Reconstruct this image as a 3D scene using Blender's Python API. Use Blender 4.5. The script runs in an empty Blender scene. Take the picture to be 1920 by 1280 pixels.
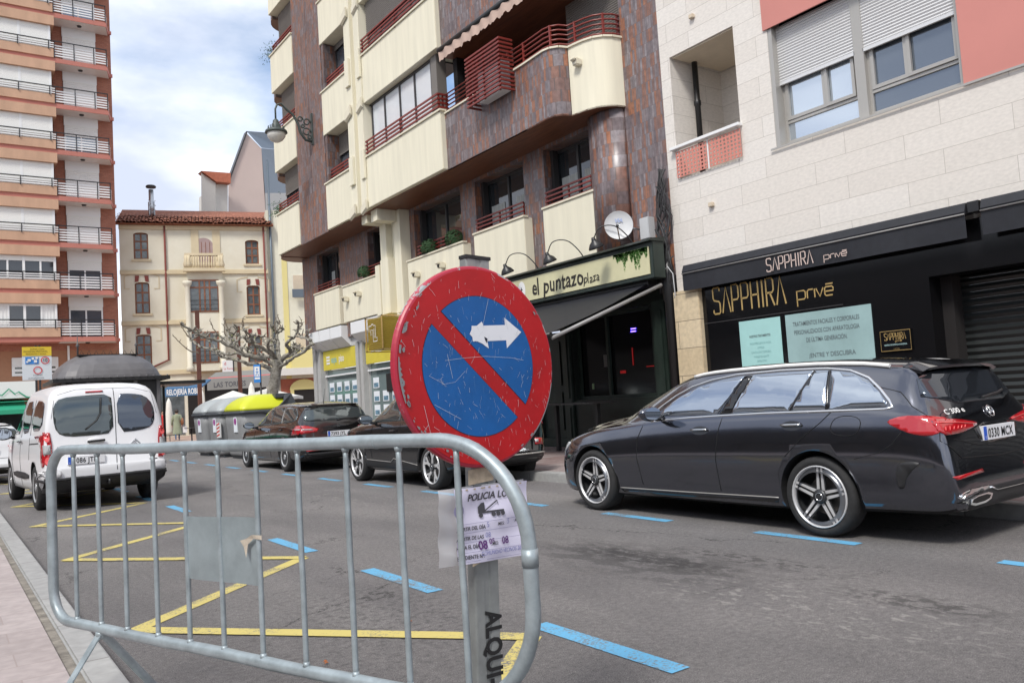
import bpy, bmesh, math, random
from mathutils import Vector, Matrix
from mathutils.bvhtree import BVHTree
R = math.radians
random.seed(7)
scene = bpy.context.scene
COL = scene.collection

# ------------------------------------------------------------------ camera, world, sun, exposure
F = 1530.0; EYE = Vector((0, 0, 1.33))
AX = Vector((0.8177, -0.5730, -0.0620))      # camera right in the world
UPV = None
_u = Vector((-.062, -.9958, .0665)).normalized()
_v = Vector((-1075, 168.6, 1530.0)); _v -= _u * _u.dot(_v); _v.normalize()
_r = _v.cross(_u)
if _r.x < 0: _r = -_r
cam_d = bpy.data.cameras.new("camera"); cam = bpy.data.objects.new("camera", cam_d); COL.objects.link(cam)
cam_d.sensor_width = 36.0; cam_d.lens = 36.0 * F / 1920.0; cam_d.clip_end = 2000; cam_d.clip_start = .05
right = Vector((_r.x, _v.x, _u.x)); down = Vector((_r.y, _v.y, _u.y)); fwd = Vector((_r.z, _v.z, _u.z))
m = Matrix((( right.x, -down.x, -fwd.x, 0), (right.y, -down.y, -fwd.y, 0), (right.z, -down.z, -fwd.z, 1.33), (0, 0, 0, 1)))
cam.matrix_world = m
scene.camera = cam
scene.view_settings.view_transform = 'Standard'; scene.view_settings.look = 'None'
scene.view_settings.exposure = 1.08; scene.view_settings.gamma = 1.0

SUN_AZ, SUN_EL = 238.0, 50.0      # compass azimuth from +Y clockwise; high on the near left
world = bpy.data.worlds.new("World"); scene.world = world; world.use_nodes = True
nt = world.node_tree; N = nt.nodes; L = nt.links; N.clear()
wo = N.new('ShaderNodeOutputWorld'); bg = N.new('ShaderNodeBackground'); sky = N.new('ShaderNodeTexSky')
sky.sky_type = 'NISHITA'; sky.sun_disc = False; sky.sun_elevation = R(SUN_EL); sky.sun_rotation = R(SUN_AZ)
sky.air_density = 1.0; sky.dust_density = 1.5
tc = N.new('ShaderNodeTexCoord'); mp = N.new('ShaderNodeMapping'); mp.inputs['Scale'].default_value = (1, 1, 2.2); mp.inputs['Location'].default_value = (.35, .1, 0)
L.new(tc.outputs['Generated'], mp.inputs['Vector'])
n1 = N.new('ShaderNodeTexNoise'); n1.inputs['Scale'].default_value = 1.9; n1.inputs['Detail'].default_value = 9; n1.inputs['Roughness'].default_value = .52
n2 = N.new('ShaderNodeTexNoise'); n2.inputs['Scale'].default_value = 2.6; n2.inputs['Detail'].default_value = 6
L.new(mp.outputs[0], n1.inputs['Vector']); L.new(mp.outputs[0], n2.inputs['Vector'])
r1 = N.new('ShaderNodeValToRGB'); r1.color_ramp.elements[0].position = .30; r1.color_ramp.elements[1].position = .47
r2 = N.new('ShaderNodeValToRGB'); r2.color_ramp.elements[0].position = .44; r2.color_ramp.elements[1].position = .64
r2.color_ramp.elements[0].color = (3.6, 3.95, 4.75, 1); r2.color_ramp.elements[1].color = (6.6, 6.75, 7.0, 1)
L.new(n1.outputs['Fac'], r1.inputs['Fac']); L.new(n2.outputs['Fac'], r2.inputs['Fac'])
mx = N.new('ShaderNodeMix'); mx.data_type = 'RGBA'
L.new(r1.outputs['Color'], mx.inputs['Factor']); L.new(sky.outputs['Color'], mx.inputs['A']); L.new(r2.outputs['Color'], mx.inputs['B'])
L.new(mx.outputs['Result'], bg.inputs['Color']); bg.inputs['Strength'].default_value = 0.10
L.new(bg.outputs[0], wo.inputs['Surface'])
sd = bpy.data.lights.new("sun", 'SUN'); sd.energy = 1.5; sd.angle = R(14); sd.color = (1, .96, .9)
sun = bpy.data.objects.new("sun", sd); COL.objects.link(sun)
_a = R(SUN_AZ); _e = R(SUN_EL)
sun.rotation_euler = Vector((math.sin(_a) * math.cos(_e), math.cos(_a) * math.cos(_e), math.sin(_e))).to_track_quat('Z', 'Y').to_euler()

# ------------------------------------------------------------------ survey: where a sight line meets a known plane of the street
def ray(x, y): return right * (x - 960) + down * (y - 640) + fwd * F
def onX(x, y, X): d = ray(x, y); t = X / d.x; return EYE + d * t
def onY(x, y, Y): d = ray(x, y); t = Y / d.y; return EYE + d * t
def onZ(x, y, z=0.): d = ray(x, y); t = (z - 1.33) / d.z; return EYE + d * t
def atD(x, y, D): return EYE + ray(x, y) * (D / F)

# ------------------------------------------------------------------ materials
MATS = {}
def _new(name):
    mt = bpy.data.materials.new(name); mt.use_nodes = True
    b = mt.node_tree.nodes['Principled BSDF']; MATS[name] = mt
    return mt, mt.node_tree.nodes, mt.node_tree.links, b
def mat(name, col, rough=.6, metal=0., var=0., scale=4., bump=0., bscale=None, spec=.5, coat=0., emit=0., trans=0., alpha=1., rvar=0., detail=6., stretch=(1, 1, 1), dark=None, tint=None):
    mt, N, L, b = _new(name)
    b.inputs['Base Color'].default_value = (*col, 1); b.inputs['Roughness'].default_value = rough; b.inputs['Metallic'].default_value = metal
    b.inputs['Specular IOR Level'].default_value = spec
    if coat: b.inputs['Coat Weight'].default_value = coat; b.inputs['Coat Roughness'].default_value = .02
    if emit: b.inputs['Emission Color'].default_value = (*col, 1); b.inputs['Emission Strength'].default_value = emit
    if trans: b.inputs['Transmission Weight'].default_value = trans
    if alpha < 1: b.inputs['Alpha'].default_value = alpha
    if var or bump or rvar:
        tc = N.new('ShaderNodeTexCoord'); mp = N.new('ShaderNodeMapping'); mp.inputs['Scale'].default_value = stretch
        L.new(tc.outputs['Object'], mp.inputs['Vector'])
        nz = N.new('ShaderNodeTexNoise'); nz.inputs['Scale'].default_value = scale; nz.inputs['Detail'].default_value = detail; nz.inputs['Roughness'].default_value = .6
        L.new(mp.outputs[0], nz.inputs['Vector'])
        if var:
            rp = N.new('ShaderNodeValToRGB'); rp.color_ramp.elements[0].position = .3; rp.color_ramp.elements[1].position = .72
            d = dark or tuple(c * (1 - var) for c in col); t = tint or tuple(min(1, c * (1 + var)) for c in col)
            rp.color_ramp.elements[0].color = (*d, 1); rp.color_ramp.elements[1].color = (*t, 1)
            L.new(nz.outputs['Fac'], rp.inputs['Fac']); L.new(rp.outputs['Color'], b.inputs['Base Color'])
        if rvar:
            mr = N.new('ShaderNodeMapRange'); mr.inputs['To Min'].default_value = max(0, rough - rvar); mr.inputs['To Max'].default_value = min(1, rough + rvar)
            L.new(nz.outputs['Fac'], mr.inputs['Value']); L.new(mr.outputs[0], b.inputs['Roughness'])
        if bump:
            nb = N.new('ShaderNodeTexNoise'); nb.inputs['Scale'].default_value = bscale or scale * 3; nb.inputs['Detail'].default_value = 5
            L.new(mp.outputs[0], nb.inputs['Vector'])
            bp = N.new('ShaderNodeBump'); bp.inputs['Strength'].default_value = bump; bp.inputs['Distance'].default_value = .01
            L.new(nb.outputs['Fac'], bp.inputs['Height']); L.new(bp.outputs[0], b.inputs['Normal'])
    return mt
def brickmat(name, ramp, mortar, bw, bh, ms=.006, rough=.6, offset=.5, u=(0, 1, 0), noise=(0, None), nscale=.8, bump=.3, ns=(1, 1, 1), fine=0., spec=.5, swap=False, zoff=0., world=True):
    """u: direction along the wall; ramp: list of (pos, colour) picked at random per brick; noise: (amount, colour) patches"""
    mt, N, L, b = _new(name)
    g = N.new('ShaderNodeNewGeometry') if world else None
    tcn = None if world else N.new('ShaderNodeTexCoord')
    src = g.outputs['Position'] if world else tcn.outputs['Object']
    dt = N.new('ShaderNodeVectorMath'); dt.operation = 'DOT_PRODUCT'; dt.inputs[1].default_value = u; L.new(src, dt.inputs[0])
    sp = N.new('ShaderNodeSeparateXYZ'); L.new(src, sp.inputs[0])
    cb = N.new('ShaderNodeCombineXYZ')
    if swap: L.new(sp.outputs['X'], cb.inputs['X']); L.new(sp.outputs['Y'], cb.inputs['Y'])
    else:
        L.new(dt.outputs['Value'], cb.inputs['X'])
        ad = N.new('ShaderNodeMath'); ad.inputs[1].default_value = zoff; L.new(sp.outputs['Z'], ad.inputs[0]); L.new(ad.outputs[0], cb.inputs['Y'])
    bt = N.new('ShaderNodeTexBrick'); bt.offset = offset; bt.inputs['Scale'].default_value = 1
    bt.inputs['Brick Width'].default_value = bw; bt.inputs['Row Height'].default_value = bh; bt.inputs['Mortar Size'].default_value = ms; bt.inputs['Mortar Smooth'].default_value = .1
    bt.inputs['Color1'].default_value = (0, 0, 0, 1); bt.inputs['Color2'].default_value = (1, 1, 1, 1); bt.inputs['Mortar'].default_value = (.5, .5, .5, 1); bt.inputs['Bias'].default_value = 0
    L.new(cb.outputs[0], bt.inputs['Vector'])
    nz = N.new('ShaderNodeTexNoise'); nz.inputs['Scale'].default_value = nscale; nz.inputs['Detail'].default_value = 5; mp = N.new('ShaderNodeMapping'); mp.inputs['Scale'].default_value = ns
    L.new(src, mp.inputs[0]); L.new(mp.outputs[0], nz.inputs['Vector'])
    fac = bt.outputs['Color']
    if noise[0]:
        ma = N.new('ShaderNodeMath'); ma.operation = 'MULTIPLY_ADD'; ma.inputs[1].default_value = noise[0]; ma.inputs[2].default_value = -noise[0] * .5
        L.new(nz.outputs['Fac'], ma.inputs[0]); ad2 = N.new('ShaderNodeMath'); ad2.use_clamp = True; L.new(ma.outputs[0], ad2.inputs[0])
        rgb = N.new('ShaderNodeRGBToBW'); L.new(bt.outputs['Color'], rgb.inputs[0]); L.new(rgb.outputs[0], ad2.inputs[1]); fac = ad2.outputs[0]
    rp = N.new('ShaderNodeValToRGB'); el = rp.color_ramp.elements
    while len(el) < len(ramp): el.new(.5)
    for e, (p, c) in zip(el, ramp): e.position = p; e.color = (*c, 1)
    L.new(fac, rp.inputs['Fac'])
    last = rp.outputs['Color']
    if fine:
        nf = N.new('ShaderNodeTexNoise'); nf.inputs['Scale'].default_value = 14; nf.inputs['Detail'].default_value = 6; L.new(mp.outputs[0], nf.inputs['Vector'])
        mr = N.new('ShaderNodeMapRange'); mr.inputs['From Min'].default_value = .3; mr.inputs['From Max'].default_value = .7; mr.inputs['To Min'].default_value = 1 - fine; mr.inputs['To Max'].default_value = 1 + fine; L.new(nf.outputs['Fac'], mr.inputs['Value'])
        vm = N.new('ShaderNodeVectorMath'); vm.operation = 'SCALE'; L.new(last, vm.inputs[0]); L.new(mr.outputs[0], vm.inputs['Scale']); last = vm.outputs[0]
    mm = N.new('ShaderNodeMix'); mm.data_type = 'RGBA'; mm.inputs['B'].default_value = (*mortar, 1)
    L.new(bt.outputs['Fac'], mm.inputs['Factor']); L.new(last, mm.inputs['A']); L.new(mm.outputs['Result'], b.inputs['Base Color'])
    b.inputs['Roughness'].default_value = rough; b.inputs['Specular IOR Level'].default_value = spec
    if bump:
        bp = N.new('ShaderNodeBump'); bp.inputs['Strength'].default_value = bump; bp.inputs['Distance'].default_value = .006; bp.invert = True
        L.new(bt.outputs['Fac'], bp.inputs['Height']); L.new(bp.outputs[0], b.inputs['Normal'])
    return mt

# ------------------------------------------------------------------ mesh helpers
ORG = {}
def thing(name, label, cat, loc=(0, 0, 0), rotz=0., group=None, rot=None):
    o = bpy.data.objects.new(name, None); COL.objects.link(o); o.empty_display_size = .2
    o.location = loc; o.rotation_euler = rot if rot else (0, 0, rotz)
    o['label'] = label; o['category'] = cat
    if group: o['group'] = group
    ORG[o.name] = Vector((0, 0, 0)) if (rotz or rot) else Vector(loc)
    return o
def local(o): ORG[o.name] = Vector((0, 0, 0)); return o     # parts given in the thing's own coordinates
class MB:
    def __init__(s): s.v = []; s.f = []; s.sm = []
    def add(s, vs, fs, smooth=False):
        b = len(s.v); s.v += [tuple(p) for p in vs]; s.f += [tuple(i + b for i in f) for f in fs]; s.sm += [smooth] * len(fs); return s
    def box(s, x0, x1, y0, y1, z0, z1):
        return s.add([(x0, y0, z0), (x1, y0, z0), (x1, y1, z0), (x0, y1, z0), (x0, y0, z1), (x1, y0, z1), (x1, y1, z1), (x0, y1, z1)],
                     [(0, 3, 2, 1), (4, 5, 6, 7), (0, 1, 5, 4), (1, 2, 6, 5), (2, 3, 7, 6), (3, 0, 4, 7)])
    def poly(s, pts): return s.add(pts, [tuple(range(len(pts)))])
    def prism(s, a, b, smooth=False):
        """a, b: two matching closed loops joined into a solid"""
        n = len(a); s.add(list(a) + list(b), [tuple(range(n))[::-1], tuple(range(n, 2 * n))]);
        base = len(s.v) - 2 * n
        for i in range(n):
            j = (i + 1) % n; s.f.append((base + i, base + j, base + n + j, base + n + i)); s.sm.append(smooth)
        return s
    def tube(s, path, r, n=8, closed=False, smooth=True, cap=True, flat=1.0):
        P = [Vector(p) for p in path]; m_ = len(P); rs = r if isinstance(r, (list, tuple)) else [r] * m_
        T = []
        for i in range(m_):
            a = P[i - 1] if (i > 0 or closed) else P[i]; b = P[(i + 1) % m_] if (i < m_ - 1 or closed) else P[i]
            t = (b - a); T.append(t.normalized() if t.length > 1e-9 else Vector((0, 0, 1)))
        ref = Vector((0, 0, 1)) if abs(T[0].z) < .9 else Vector((1, 0, 0)); nrm = (ref - T[0] * ref.dot(T[0])).normalized()
        vs = []
        for i in range(m_):
            nrm = (nrm - T[i] * nrm.dot(T[i]));
            if nrm.length < 1e-6: nrm = T[i].orthogonal()
            nrm.normalize(); bn = T[i].cross(nrm)
            for k in range(n):
                a = 2 * math.pi * k / n; vs.append(P[i] + (nrm * math.cos(a) + bn * math.sin(a) * flat) * rs[i])
        fs = []
        for i in range(m_ if closed else m_ - 1):
            j = (i + 1) % m_
            for k in range(n): q = (k + 1) % n; fs.append((i * n + k, i * n + q, j * n + q, j * n + k))
        b0 = len(s.v); s.add(vs, fs, smooth)
        if cap and not closed:
            s.f.append(tuple(b0 + k for k in range(n))[::-1]); s.f.append(tuple(b0 + (m_ - 1) * n + k for k in range(n))); s.sm += [False, False]
        return s
    def lathe(s, prof, c=(0, 0, 0), ax='z', n=24, smooth=True, M=None, cap=True):
        """prof: (radius, height along axis)"""
        vs = []
        for (r_, h) in prof:
            for k in range(n):
                a = 2 * math.pi * k / n; x, y = r_ * math.cos(a), r_ * math.sin(a)
                p = {'z': (x, y, h), 'y': (x, h, y), 'x': (h, x, y)}[ax]; p = Vector(p)
                if M: p = M @ p
                vs.append(p + Vector(c))
        fs = []
        for i in range(len(prof) - 1):
            for k in range(n): q = (k + 1) % n; fs.append((i * n + k, i * n + q, (i + 1) * n + q, (i + 1) * n + k))
        b0 = len(s.v); s.add(vs, fs, smooth)
        if cap and prof[0][0] > 1e-5: s.f.append(tuple(b0 + k for k in range(n))); s.sm.append(False)
        if cap and prof[-1][0] > 1e-5: e = b0 + (len(prof) - 1) * n; s.f.append(tuple(e + k for k in range(n))); s.sm.append(False)
        return s
    def sph(s, c, r, n=12, sc=(1, 1, 1)):
        pr = [(math.sin(math.pi * i / n) * 1.0, -math.cos(math.pi * i / n)) for i in range(n + 1)]
        b0 = len(s.v); s.lathe(pr, n=n * 2)
        for i in range(b0, len(s.v)): p = s.v[i]; s.v[i] = (c[0] + p[0] * r * sc[0], c[1] + p[1] * r * sc[1], c[2] + p[2] * r * sc[2])
        return s
    def xf(s, fn): s.v = [tuple(fn(Vector(p))) for p in s.v]; return s
    def mesh(s, name, mats, off=Vector((0, 0, 0)), bevel=0., weld=True):
        me = bpy.data.meshes.new(name)
        me.from_pydata([tuple(Vector(p) - off) for p in s.v], [], s.f)
        for p, f in zip(me.polygons, s.sm): p.use_smooth = f
        bm = bmesh.new(); bm.from_mesh(me)
        if weld: bmesh.ops.remove_doubles(bm, verts=bm.verts, dist=1e-5)
        bmesh.ops.dissolve_degenerate(bm, dist=1e-6, edges=bm.edges)
        bmesh.ops.recalc_face_normals(bm, faces=bm.faces)
        if bevel:
            es = [e for e in bm.edges if len(e.link_faces) == 2 and e.calc_face_angle(0) > .5]
            bmesh.ops.bevel(bm, geom=es, offset=bevel, segments=2, affect='EDGES', clamp_overlap=True)
        bm.to_mesh(me); bm.free()
        for mt in (mats if isinstance(mats, (list, tuple)) else [mats]): me.materials.append(mt)
        return me
    def build(s, name, mats, parent=None, bevel=0., label=None, weld=True):
        off = ORG.get(parent.name, Vector()) if parent else Vector()
        me = s.mesh(name, mats, off, bevel, weld); o = bpy.data.objects.new(name, me); COL.objects.link(o)
        if parent: o.parent = parent; ORG[o.name] = off
        if label: o['label'] = label
        return o
    def split(s, name, mats, parent=None, bevel=0.):
        """one object for each unconnected piece"""
        p = list(range(len(s.v)))
        def f(a):
            while p[a] != a: p[a] = p[p[a]]; a = p[a]
            return a
        for fc in s.f:
            for q in fc[1:]:
                a, b = f(fc[0]), f(q)
                if a != b: p[a] = b
        grp = {}
        for fc, sm in zip(s.f, s.sm): grp.setdefault(f(fc[0]), []).append((fc, sm))
        for fs in grp.values():
            ids = sorted({i for fc, _ in fs for i in fc}); mp = {i: k for k, i in enumerate(ids)}; m = MB(); m.v = [s.v[i] for i in ids]; m.f = [tuple(mp[i] for i in fc) for fc, _ in fs]; m.sm = [q for _, q in fs]; m.build(name, mats, parent, bevel)
    def single(s, name, mats, label, cat, group=None, origin=None, bevel=0., kind=None):
        org = Vector(origin) if origin is not None else Vector()
        me = s.mesh(name, mats, org, bevel); o = bpy.data.objects.new(name, me); COL.objects.link(o); o.location = org; ORG[o.name] = org
        if label: o['label'] = label; o['category'] = cat
        if group: o['group'] = group
        if kind: o['kind'] = kind
        return o
def struct(name, mb, mt): o = mb.build(name, mt); o['kind'] = 'structure'; return o
def copy_tree(o, parent=None, loc=None, rotz=None, label=None):
    c = o.copy(); COL.objects.link(c)
    if parent: c.parent = parent
    if loc is not None: c.location = loc
    if rotz is not None: c.rotation_euler = (0, 0, rotz)
    if label: c['label'] = label
    for ch in o.children: copy_tree(ch, c)
    return c
def arc(c, r, a0, a1, n, fn): return [fn(c[0] + r * math.cos(R(a0 + (a1 - a0) * i / n)), c[1] + r * math.sin(R(a0 + (a1 - a0) * i / n))) for i in range(n + 1)]
_txt = {}
def text2d(s, size=1., sx=1., bold=0., spacing=1., align='LEFT', shear=0.):
    """verts (u, v) and faces of a line of lettering"""
    cu = bpy.data.curves.new('t', 'FONT'); cu.body = s; cu.size = size; cu.align_x = align; cu.space_character = spacing; cu.offset = bold; cu.shear = shear; cu.resolution_u = 3
    o = bpy.data.objects.new('t', cu); COL.objects.link(o); bpy.context.view_layer.update()
    me = bpy.data.meshes.new_from_object(o.evaluated_get(bpy.context.evaluated_depsgraph_get()))
    vs = [(v.co.x * sx, v.co.y) for v in me.vertices]; fs = [tuple(p.vertices) for p in me.polygons]
    bpy.data.objects.remove(o); bpy.data.curves.remove(cu); bpy.data.meshes.remove(me)
    return vs, fs
def lettering(mb, s, fn, **k):
    vs, fs = text2d(s, **k); mb.add([fn(u, v) for u, v in vs], fs); return mb
def ribbon(mb, pts, w, fn, closed=False):
    """flat stroke of width w along 2-D pts"""
    P = [Vector(p) for p in pts]; n = len(P); Lf = []; Rt = []
    for i in range(n):
        a = P[i - 1] if (i > 0 or closed) else P[i]; b = P[(i + 1) % n] if (i < n - 1 or closed) else P[i]
        t = (b - a).normalized(); nn = Vector((-t.y, t.x)); Lf.append(P[i] + nn * w / 2); Rt.append(P[i] - nn * w / 2)
    b0 = len(mb.v); mb.add([fn(*p) for p in Lf] + [fn(*p) for p in Rt], [])
    for i in range(n if closed else n - 1):
        j = (i + 1) % n; mb.f.append((b0 + i, b0 + j, b0 + n + j, b0 + n + i)); mb.sm.append(False)
    return mb
# stroke alphabet for the thin shop lettering (unit height, width about .5)
STROKE = {'S': [[(.42, .86), (.42, .97), (.36, 1), (.08, 1), (.02, .94), (.02, .62), (.08, .52), (.36, .46), (.42, .38), (.42, .06), (.36, 0), (.08, 0), (.02, .06), (.02, .16)]],
          'A': [[(0, 0), (.24, 1), (.48, 0)]], 'P': [[(.03, 0), (.03, 1), (.34, 1), (.42, .92), (.42, .52), (.34, .44), (.03, .44)]],
          'H': [[(.03, 0), (.03, 1)], [(.42, 0), (.42, 1)], [(.03, .5), (.42, .5)]], 'I': [[(.1, 0), (.1, 1)]],
          'R': [[(.03, 0), (.03, 1), (.34, 1), (.42, .92), (.42, .56), (.34, .48), (.03, .48)], [(.22, .48), (.44, 0)]],
          'p': [[(.03, -.4), (.03, .5), (.5, .5), (.58, .42), (.58, .1), (.5, 0), (.03, 0)]], 'r': [[(.03, 0), (.03, .4), (.12, .5), (.4, .5)]],
          'i': [[(.06, 0), (.06, .5)]], 'v': [[(0, .5), (.22, 0), (.44, .5)]],
          'e': [[(.5, 0), (.1, 0), (.03, .08), (.03, .42), (.1, .5), (.48, .5), (.55, .42), (.55, .25), (.03, .25)], [(.1, .66), (.55, .66)]]}
ADV = {'I': .28, 'i': .16, 'r': .44, 'v': .5, 'p': .68, 'e': .62}
def strokes(mb, s, u0, v0, h, w, fn, sx=1., gap=0.):
    u = u0
    for ch in s:
        for st in STROKE[ch]: ribbon(mb, [(u + p[0] * h * sx, v0 + p[1] * h) for p in st], w, fn)
        u += (ADV.get(ch, .56) + gap) * h * sx
    return u
def wallgrid(mb, P, s0, s1, z0, z1, holes, depth):
    """wall face with rectangular openings and their reveals; P(s, d, z) places it"""
    S = sorted({s0, s1, *[h[0] for h in holes], *[h[1] for h in holes]}); Z = sorted({z0, z1, *[h[2] for h in holes], *[h[3] for h in holes]})
    S = [a for a in S if s0 <= a <= s1]; Z = [a for a in Z if z0 <= a <= z1]
    for i in range(len(S) - 1):
        for j in range(len(Z) - 1):
            cs, cz = (S[i] + S[i + 1]) / 2, (Z[j] + Z[j + 1]) / 2
            if any(h[0] < cs < h[1] and h[2] < cz < h[3] for h in holes): continue
            mb.poly([P(S[i], 0, Z[j]), P(S[i + 1], 0, Z[j]), P(S[i + 1], 0, Z[j + 1]), P(S[i], 0, Z[j + 1])])
    for a, b, c, d in holes:
        for q in ([(a, 0, c), (a, depth, c), (a, depth, d), (a, 0, d)], [(b, 0, c), (b, depth, c), (b, depth, d), (b, 0, d)], [(a, 0, c), (b, 0, c), (b, depth, c), (a, depth, c)], [(a, 0, d), (b, 0, d), (b, depth, d), (a, depth, d)]):
            mb.poly([P(*p) for p in q])
    return mb
def pbox(mb, P, s0, s1, d0, d1, z0, z1):
    vs = [P(s0, d0, z0), P(s1, d0, z0), P(s1, d1, z0), P(s0, d1, z0), P(s0, d0, z1), P(s1, d0, z1), P(s1, d1, z1), P(s0, d1, z1)]
    return mb.add(vs, [(0, 3, 2, 1), (4, 5, 6, 7), (0, 1, 5, 4), (1, 2, 6, 5), (2, 3, 7, 6), (3, 0, 4, 7)])
def frame(mb, P, s0, s1, z0, z1, d, w=.06, t=.05, mull=(), trans=()):
    """rectangular frame at depth d (front) with mullions and transoms"""
    pbox(mb, P, s0, s0 + w, d, d + t, z0, z1); pbox(mb, P, s1 - w, s1, d, d + t, z0, z1)
    pbox(mb, P, s0 + w, s1 - w, d, d + t, z0, z0 + w); pbox(mb, P, s0 + w, s1 - w, d, d + t, z1 - w, z1)
    for q in mull: pbox(mb, P, q - w / 2, q + w / 2, d - .004, d + t, z0 + w, z1 - w)
    for q in trans: pbox(mb, P, s0 + w, s1 - w, d - .002, d + t, q - w / 2, q + w / 2)
    return mb
def slats(mb, P, s0, s1, z0, z1, d, pitch=.05, t=.02):
    z = z0
    while z < z1 - 1e-4:
        e = min(z + pitch * .94, z1)
        mb.poly([P(s0, d, z), P(s1, d, z), P(s1, d - t * .6, (z + e) / 2), P(s0, d - t * .6, (z + e) / 2)]); mb.poly([P(s0, d - t * .6, (z + e) / 2), P(s1, d - t * .6, (z + e) / 2), P(s1, d, e), P(s0, d, e)])
        mb.poly([P(s0, d, e), P(s1, d, e), P(s1, d + .004, z + pitch), P(s0, d + .004, z + pitch)])
        z += pitch
    return mb
# ------------------------------------------------------------------ shared materials
def asphalt():
    mt, N, L, b = _new('asphalt'); g = N.new('ShaderNodeNewGeometry')
    def nz(sc, de, st=(1, 1, 1), ro=.6):
        mp = N.new('ShaderNodeMapping'); mp.inputs['Scale'].default_value = st; L.new(g.outputs['Position'], mp.inputs[0])
        n = N.new('ShaderNodeTexNoise'); n.inputs['Scale'].default_value = sc; n.inputs['Detail'].default_value = de; n.inputs['Roughness'].default_value = ro; L.new(mp.outputs[0], n.inputs['Vector']); return n.outputs['Fac']
    def ramp(f, stops):
        r_ = N.new('ShaderNodeValToRGB'); el = r_.color_ramp.elements
        while len(el) < len(stops): el.new(.5)
        for e, (p, c) in zip(el, stops): e.position = p; e.color = (*c, 1)
        L.new(f, r_.inputs[0]); return r_.outputs[0]
    def mixc(a, c2, f, mode='MIX'):
        m_ = N.new('ShaderNodeMix'); m_.data_type = 'RGBA'; m_.blend_type = mode
        if isinstance(f, float): m_.inputs['Factor'].default_value = f
        else: L.new(f, m_.inputs['Factor'])
        L.new(a, m_.inputs['A'])
        if isinstance(c2, tuple): m_.inputs['B'].default_value = (*c2, 1)
        else: L.new(c2, m_.inputs['B'])
        return m_.outputs['Result']
    base = ramp(nz(.5, 8), [(.3, (.172, .165, .165)), (.7, (.225, .214, .213))])
    c = mixc(base, ramp(nz(170, 3, ro=.8), [(.30, (.30, .30, .30)), (.5, (.97, .97, .97)), (.70, (2.0, 1.96, 1.9))]), 1.0, 'MULTIPLY')
    c = mixc(c, ramp(nz(28, 5), [(.3, (.76, .76, .76)), (.7, (1.2, 1.2, 1.19))]), 1.0, 'MULTIPLY')
    c = mixc(c, ramp(nz(70, 2, ro=.8), [(.28, (.55, .55, .55)), (.42, (1, 1, 1)), (.66, (1, 1, 1)), (.74, (1.7, 1.68, 1.62))]), 1.0, 'MULTIPLY')
    c = mixc(c, ramp(nz(1.1, 6, (1, .25, 1)), [(.38, (.86, .86, .87)), (.62, (1.08, 1.08, 1.07))]), 1.0, 'MULTIPLY')
    vo = N.new('ShaderNodeTexVoronoi'); vo.feature = 'DISTANCE_TO_EDGE'; vo.inputs['Scale'].default_value = .42; wv = N.new('ShaderNodeVectorMath'); wv.operation = 'MULTIPLY_ADD'
    wn = N.new('ShaderNodeTexNoise'); wn.inputs['Scale'].default_value = 1.6; wn.inputs['Detail'].default_value = 8; wn.inputs['Roughness'].default_value = .7; L.new(g.outputs['Position'], wn.inputs['Vector'])
    L.new(wn.outputs['Color'], wv.inputs[0]); wv.inputs[1].default_value = (1.1, 1.1, 0); L.new(g.outputs['Position'], wv.inputs[2]); L.new(wv.outputs[0], vo.inputs['Vector'])
    ck = N.new('ShaderNodeMapRange'); ck.inputs['From Min'].default_value = .0035; ck.inputs['From Max'].default_value = .0008; L.new(vo.outputs['Distance'], ck.inputs['Value'])
    cg = N.new('ShaderNodeMapRange'); cg.inputs['From Min'].default_value = .50; cg.inputs['From Max'].default_value = .56; L.new(nz(.7, 3), cg.inputs['Value']); cm = N.new('ShaderNodeMath'); cm.operation = 'MULTIPLY'; L.new(ck.outputs[0], cm.inputs[0]); L.new(cg.outputs[0], cm.inputs[1]); c = mixc(c, (.04, .038, .037), cm.outputs[0])
    # worn patch: dark torn strip along the lane and pale scuffs beside it
    def worn(x0, wx, y0, y1, thr, col, nsc, st, soft):
        nonlocal c
        sp = N.new('ShaderNodeSeparateXYZ'); L.new(g.outputs['Position'], sp.inputs[0])
        def bell(o, cen, half):
            a = N.new('ShaderNodeMath'); a.operation = 'SUBTRACT'; a.inputs[1].default_value = cen; L.new(sp.outputs[o], a.inputs[0])
            q = N.new('ShaderNodeMath'); q.operation = 'ABSOLUTE'; L.new(a.outputs[0], q.inputs[0])
            w = N.new('ShaderNodeMapRange'); w.inputs['From Min'].default_value = half; w.inputs['From Max'].default_value = half * .35; L.new(q.outputs[0], w.inputs['Value']); return w.outputs[0]
        m1 = N.new('ShaderNodeMath'); m1.operation = 'MULTIPLY'; L.new(bell('X', x0, wx), m1.inputs[0]); L.new(bell('Y', (y0 + y1) / 2, (y1 - y0) / 2), m1.inputs[1])
        r_ = N.new('ShaderNodeMapRange'); r_.inputs['From Min'].default_value = thr; r_.inputs['From Max'].default_value = thr + soft; L.new(nz(nsc, 8, st, .7), r_.inputs['Value'])
        m2 = N.new('ShaderNodeMath'); m2.operation = 'MULTIPLY'; L.new(m1.outputs[0], m2.inputs[0]); L.new(r_.outputs[0], m2.inputs[1])
        m3 = N.new('ShaderNodeMath'); m3.operation = 'MULTIPLY'; m3.use_clamp = True; m3.inputs[1].default_value = .62; L.new(m2.outputs[0], m3.inputs[0]); c = mixc(c, col, m3.outputs[0])
    worn(4.42, .62, 3.3, 6.3, .47, (.075, .072, .072), 6.0, (1, .45, 1), .05)
    worn(4.52, .26, 3.6, 5.9, .44, (.030, .029, .030), 14.0, (1, .5, 1), .05)
    worn(4.95, .22, 3.0, 5.2, .50, (.045, .043, .043), 16.0, (1, .5, 1), .05)
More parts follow.
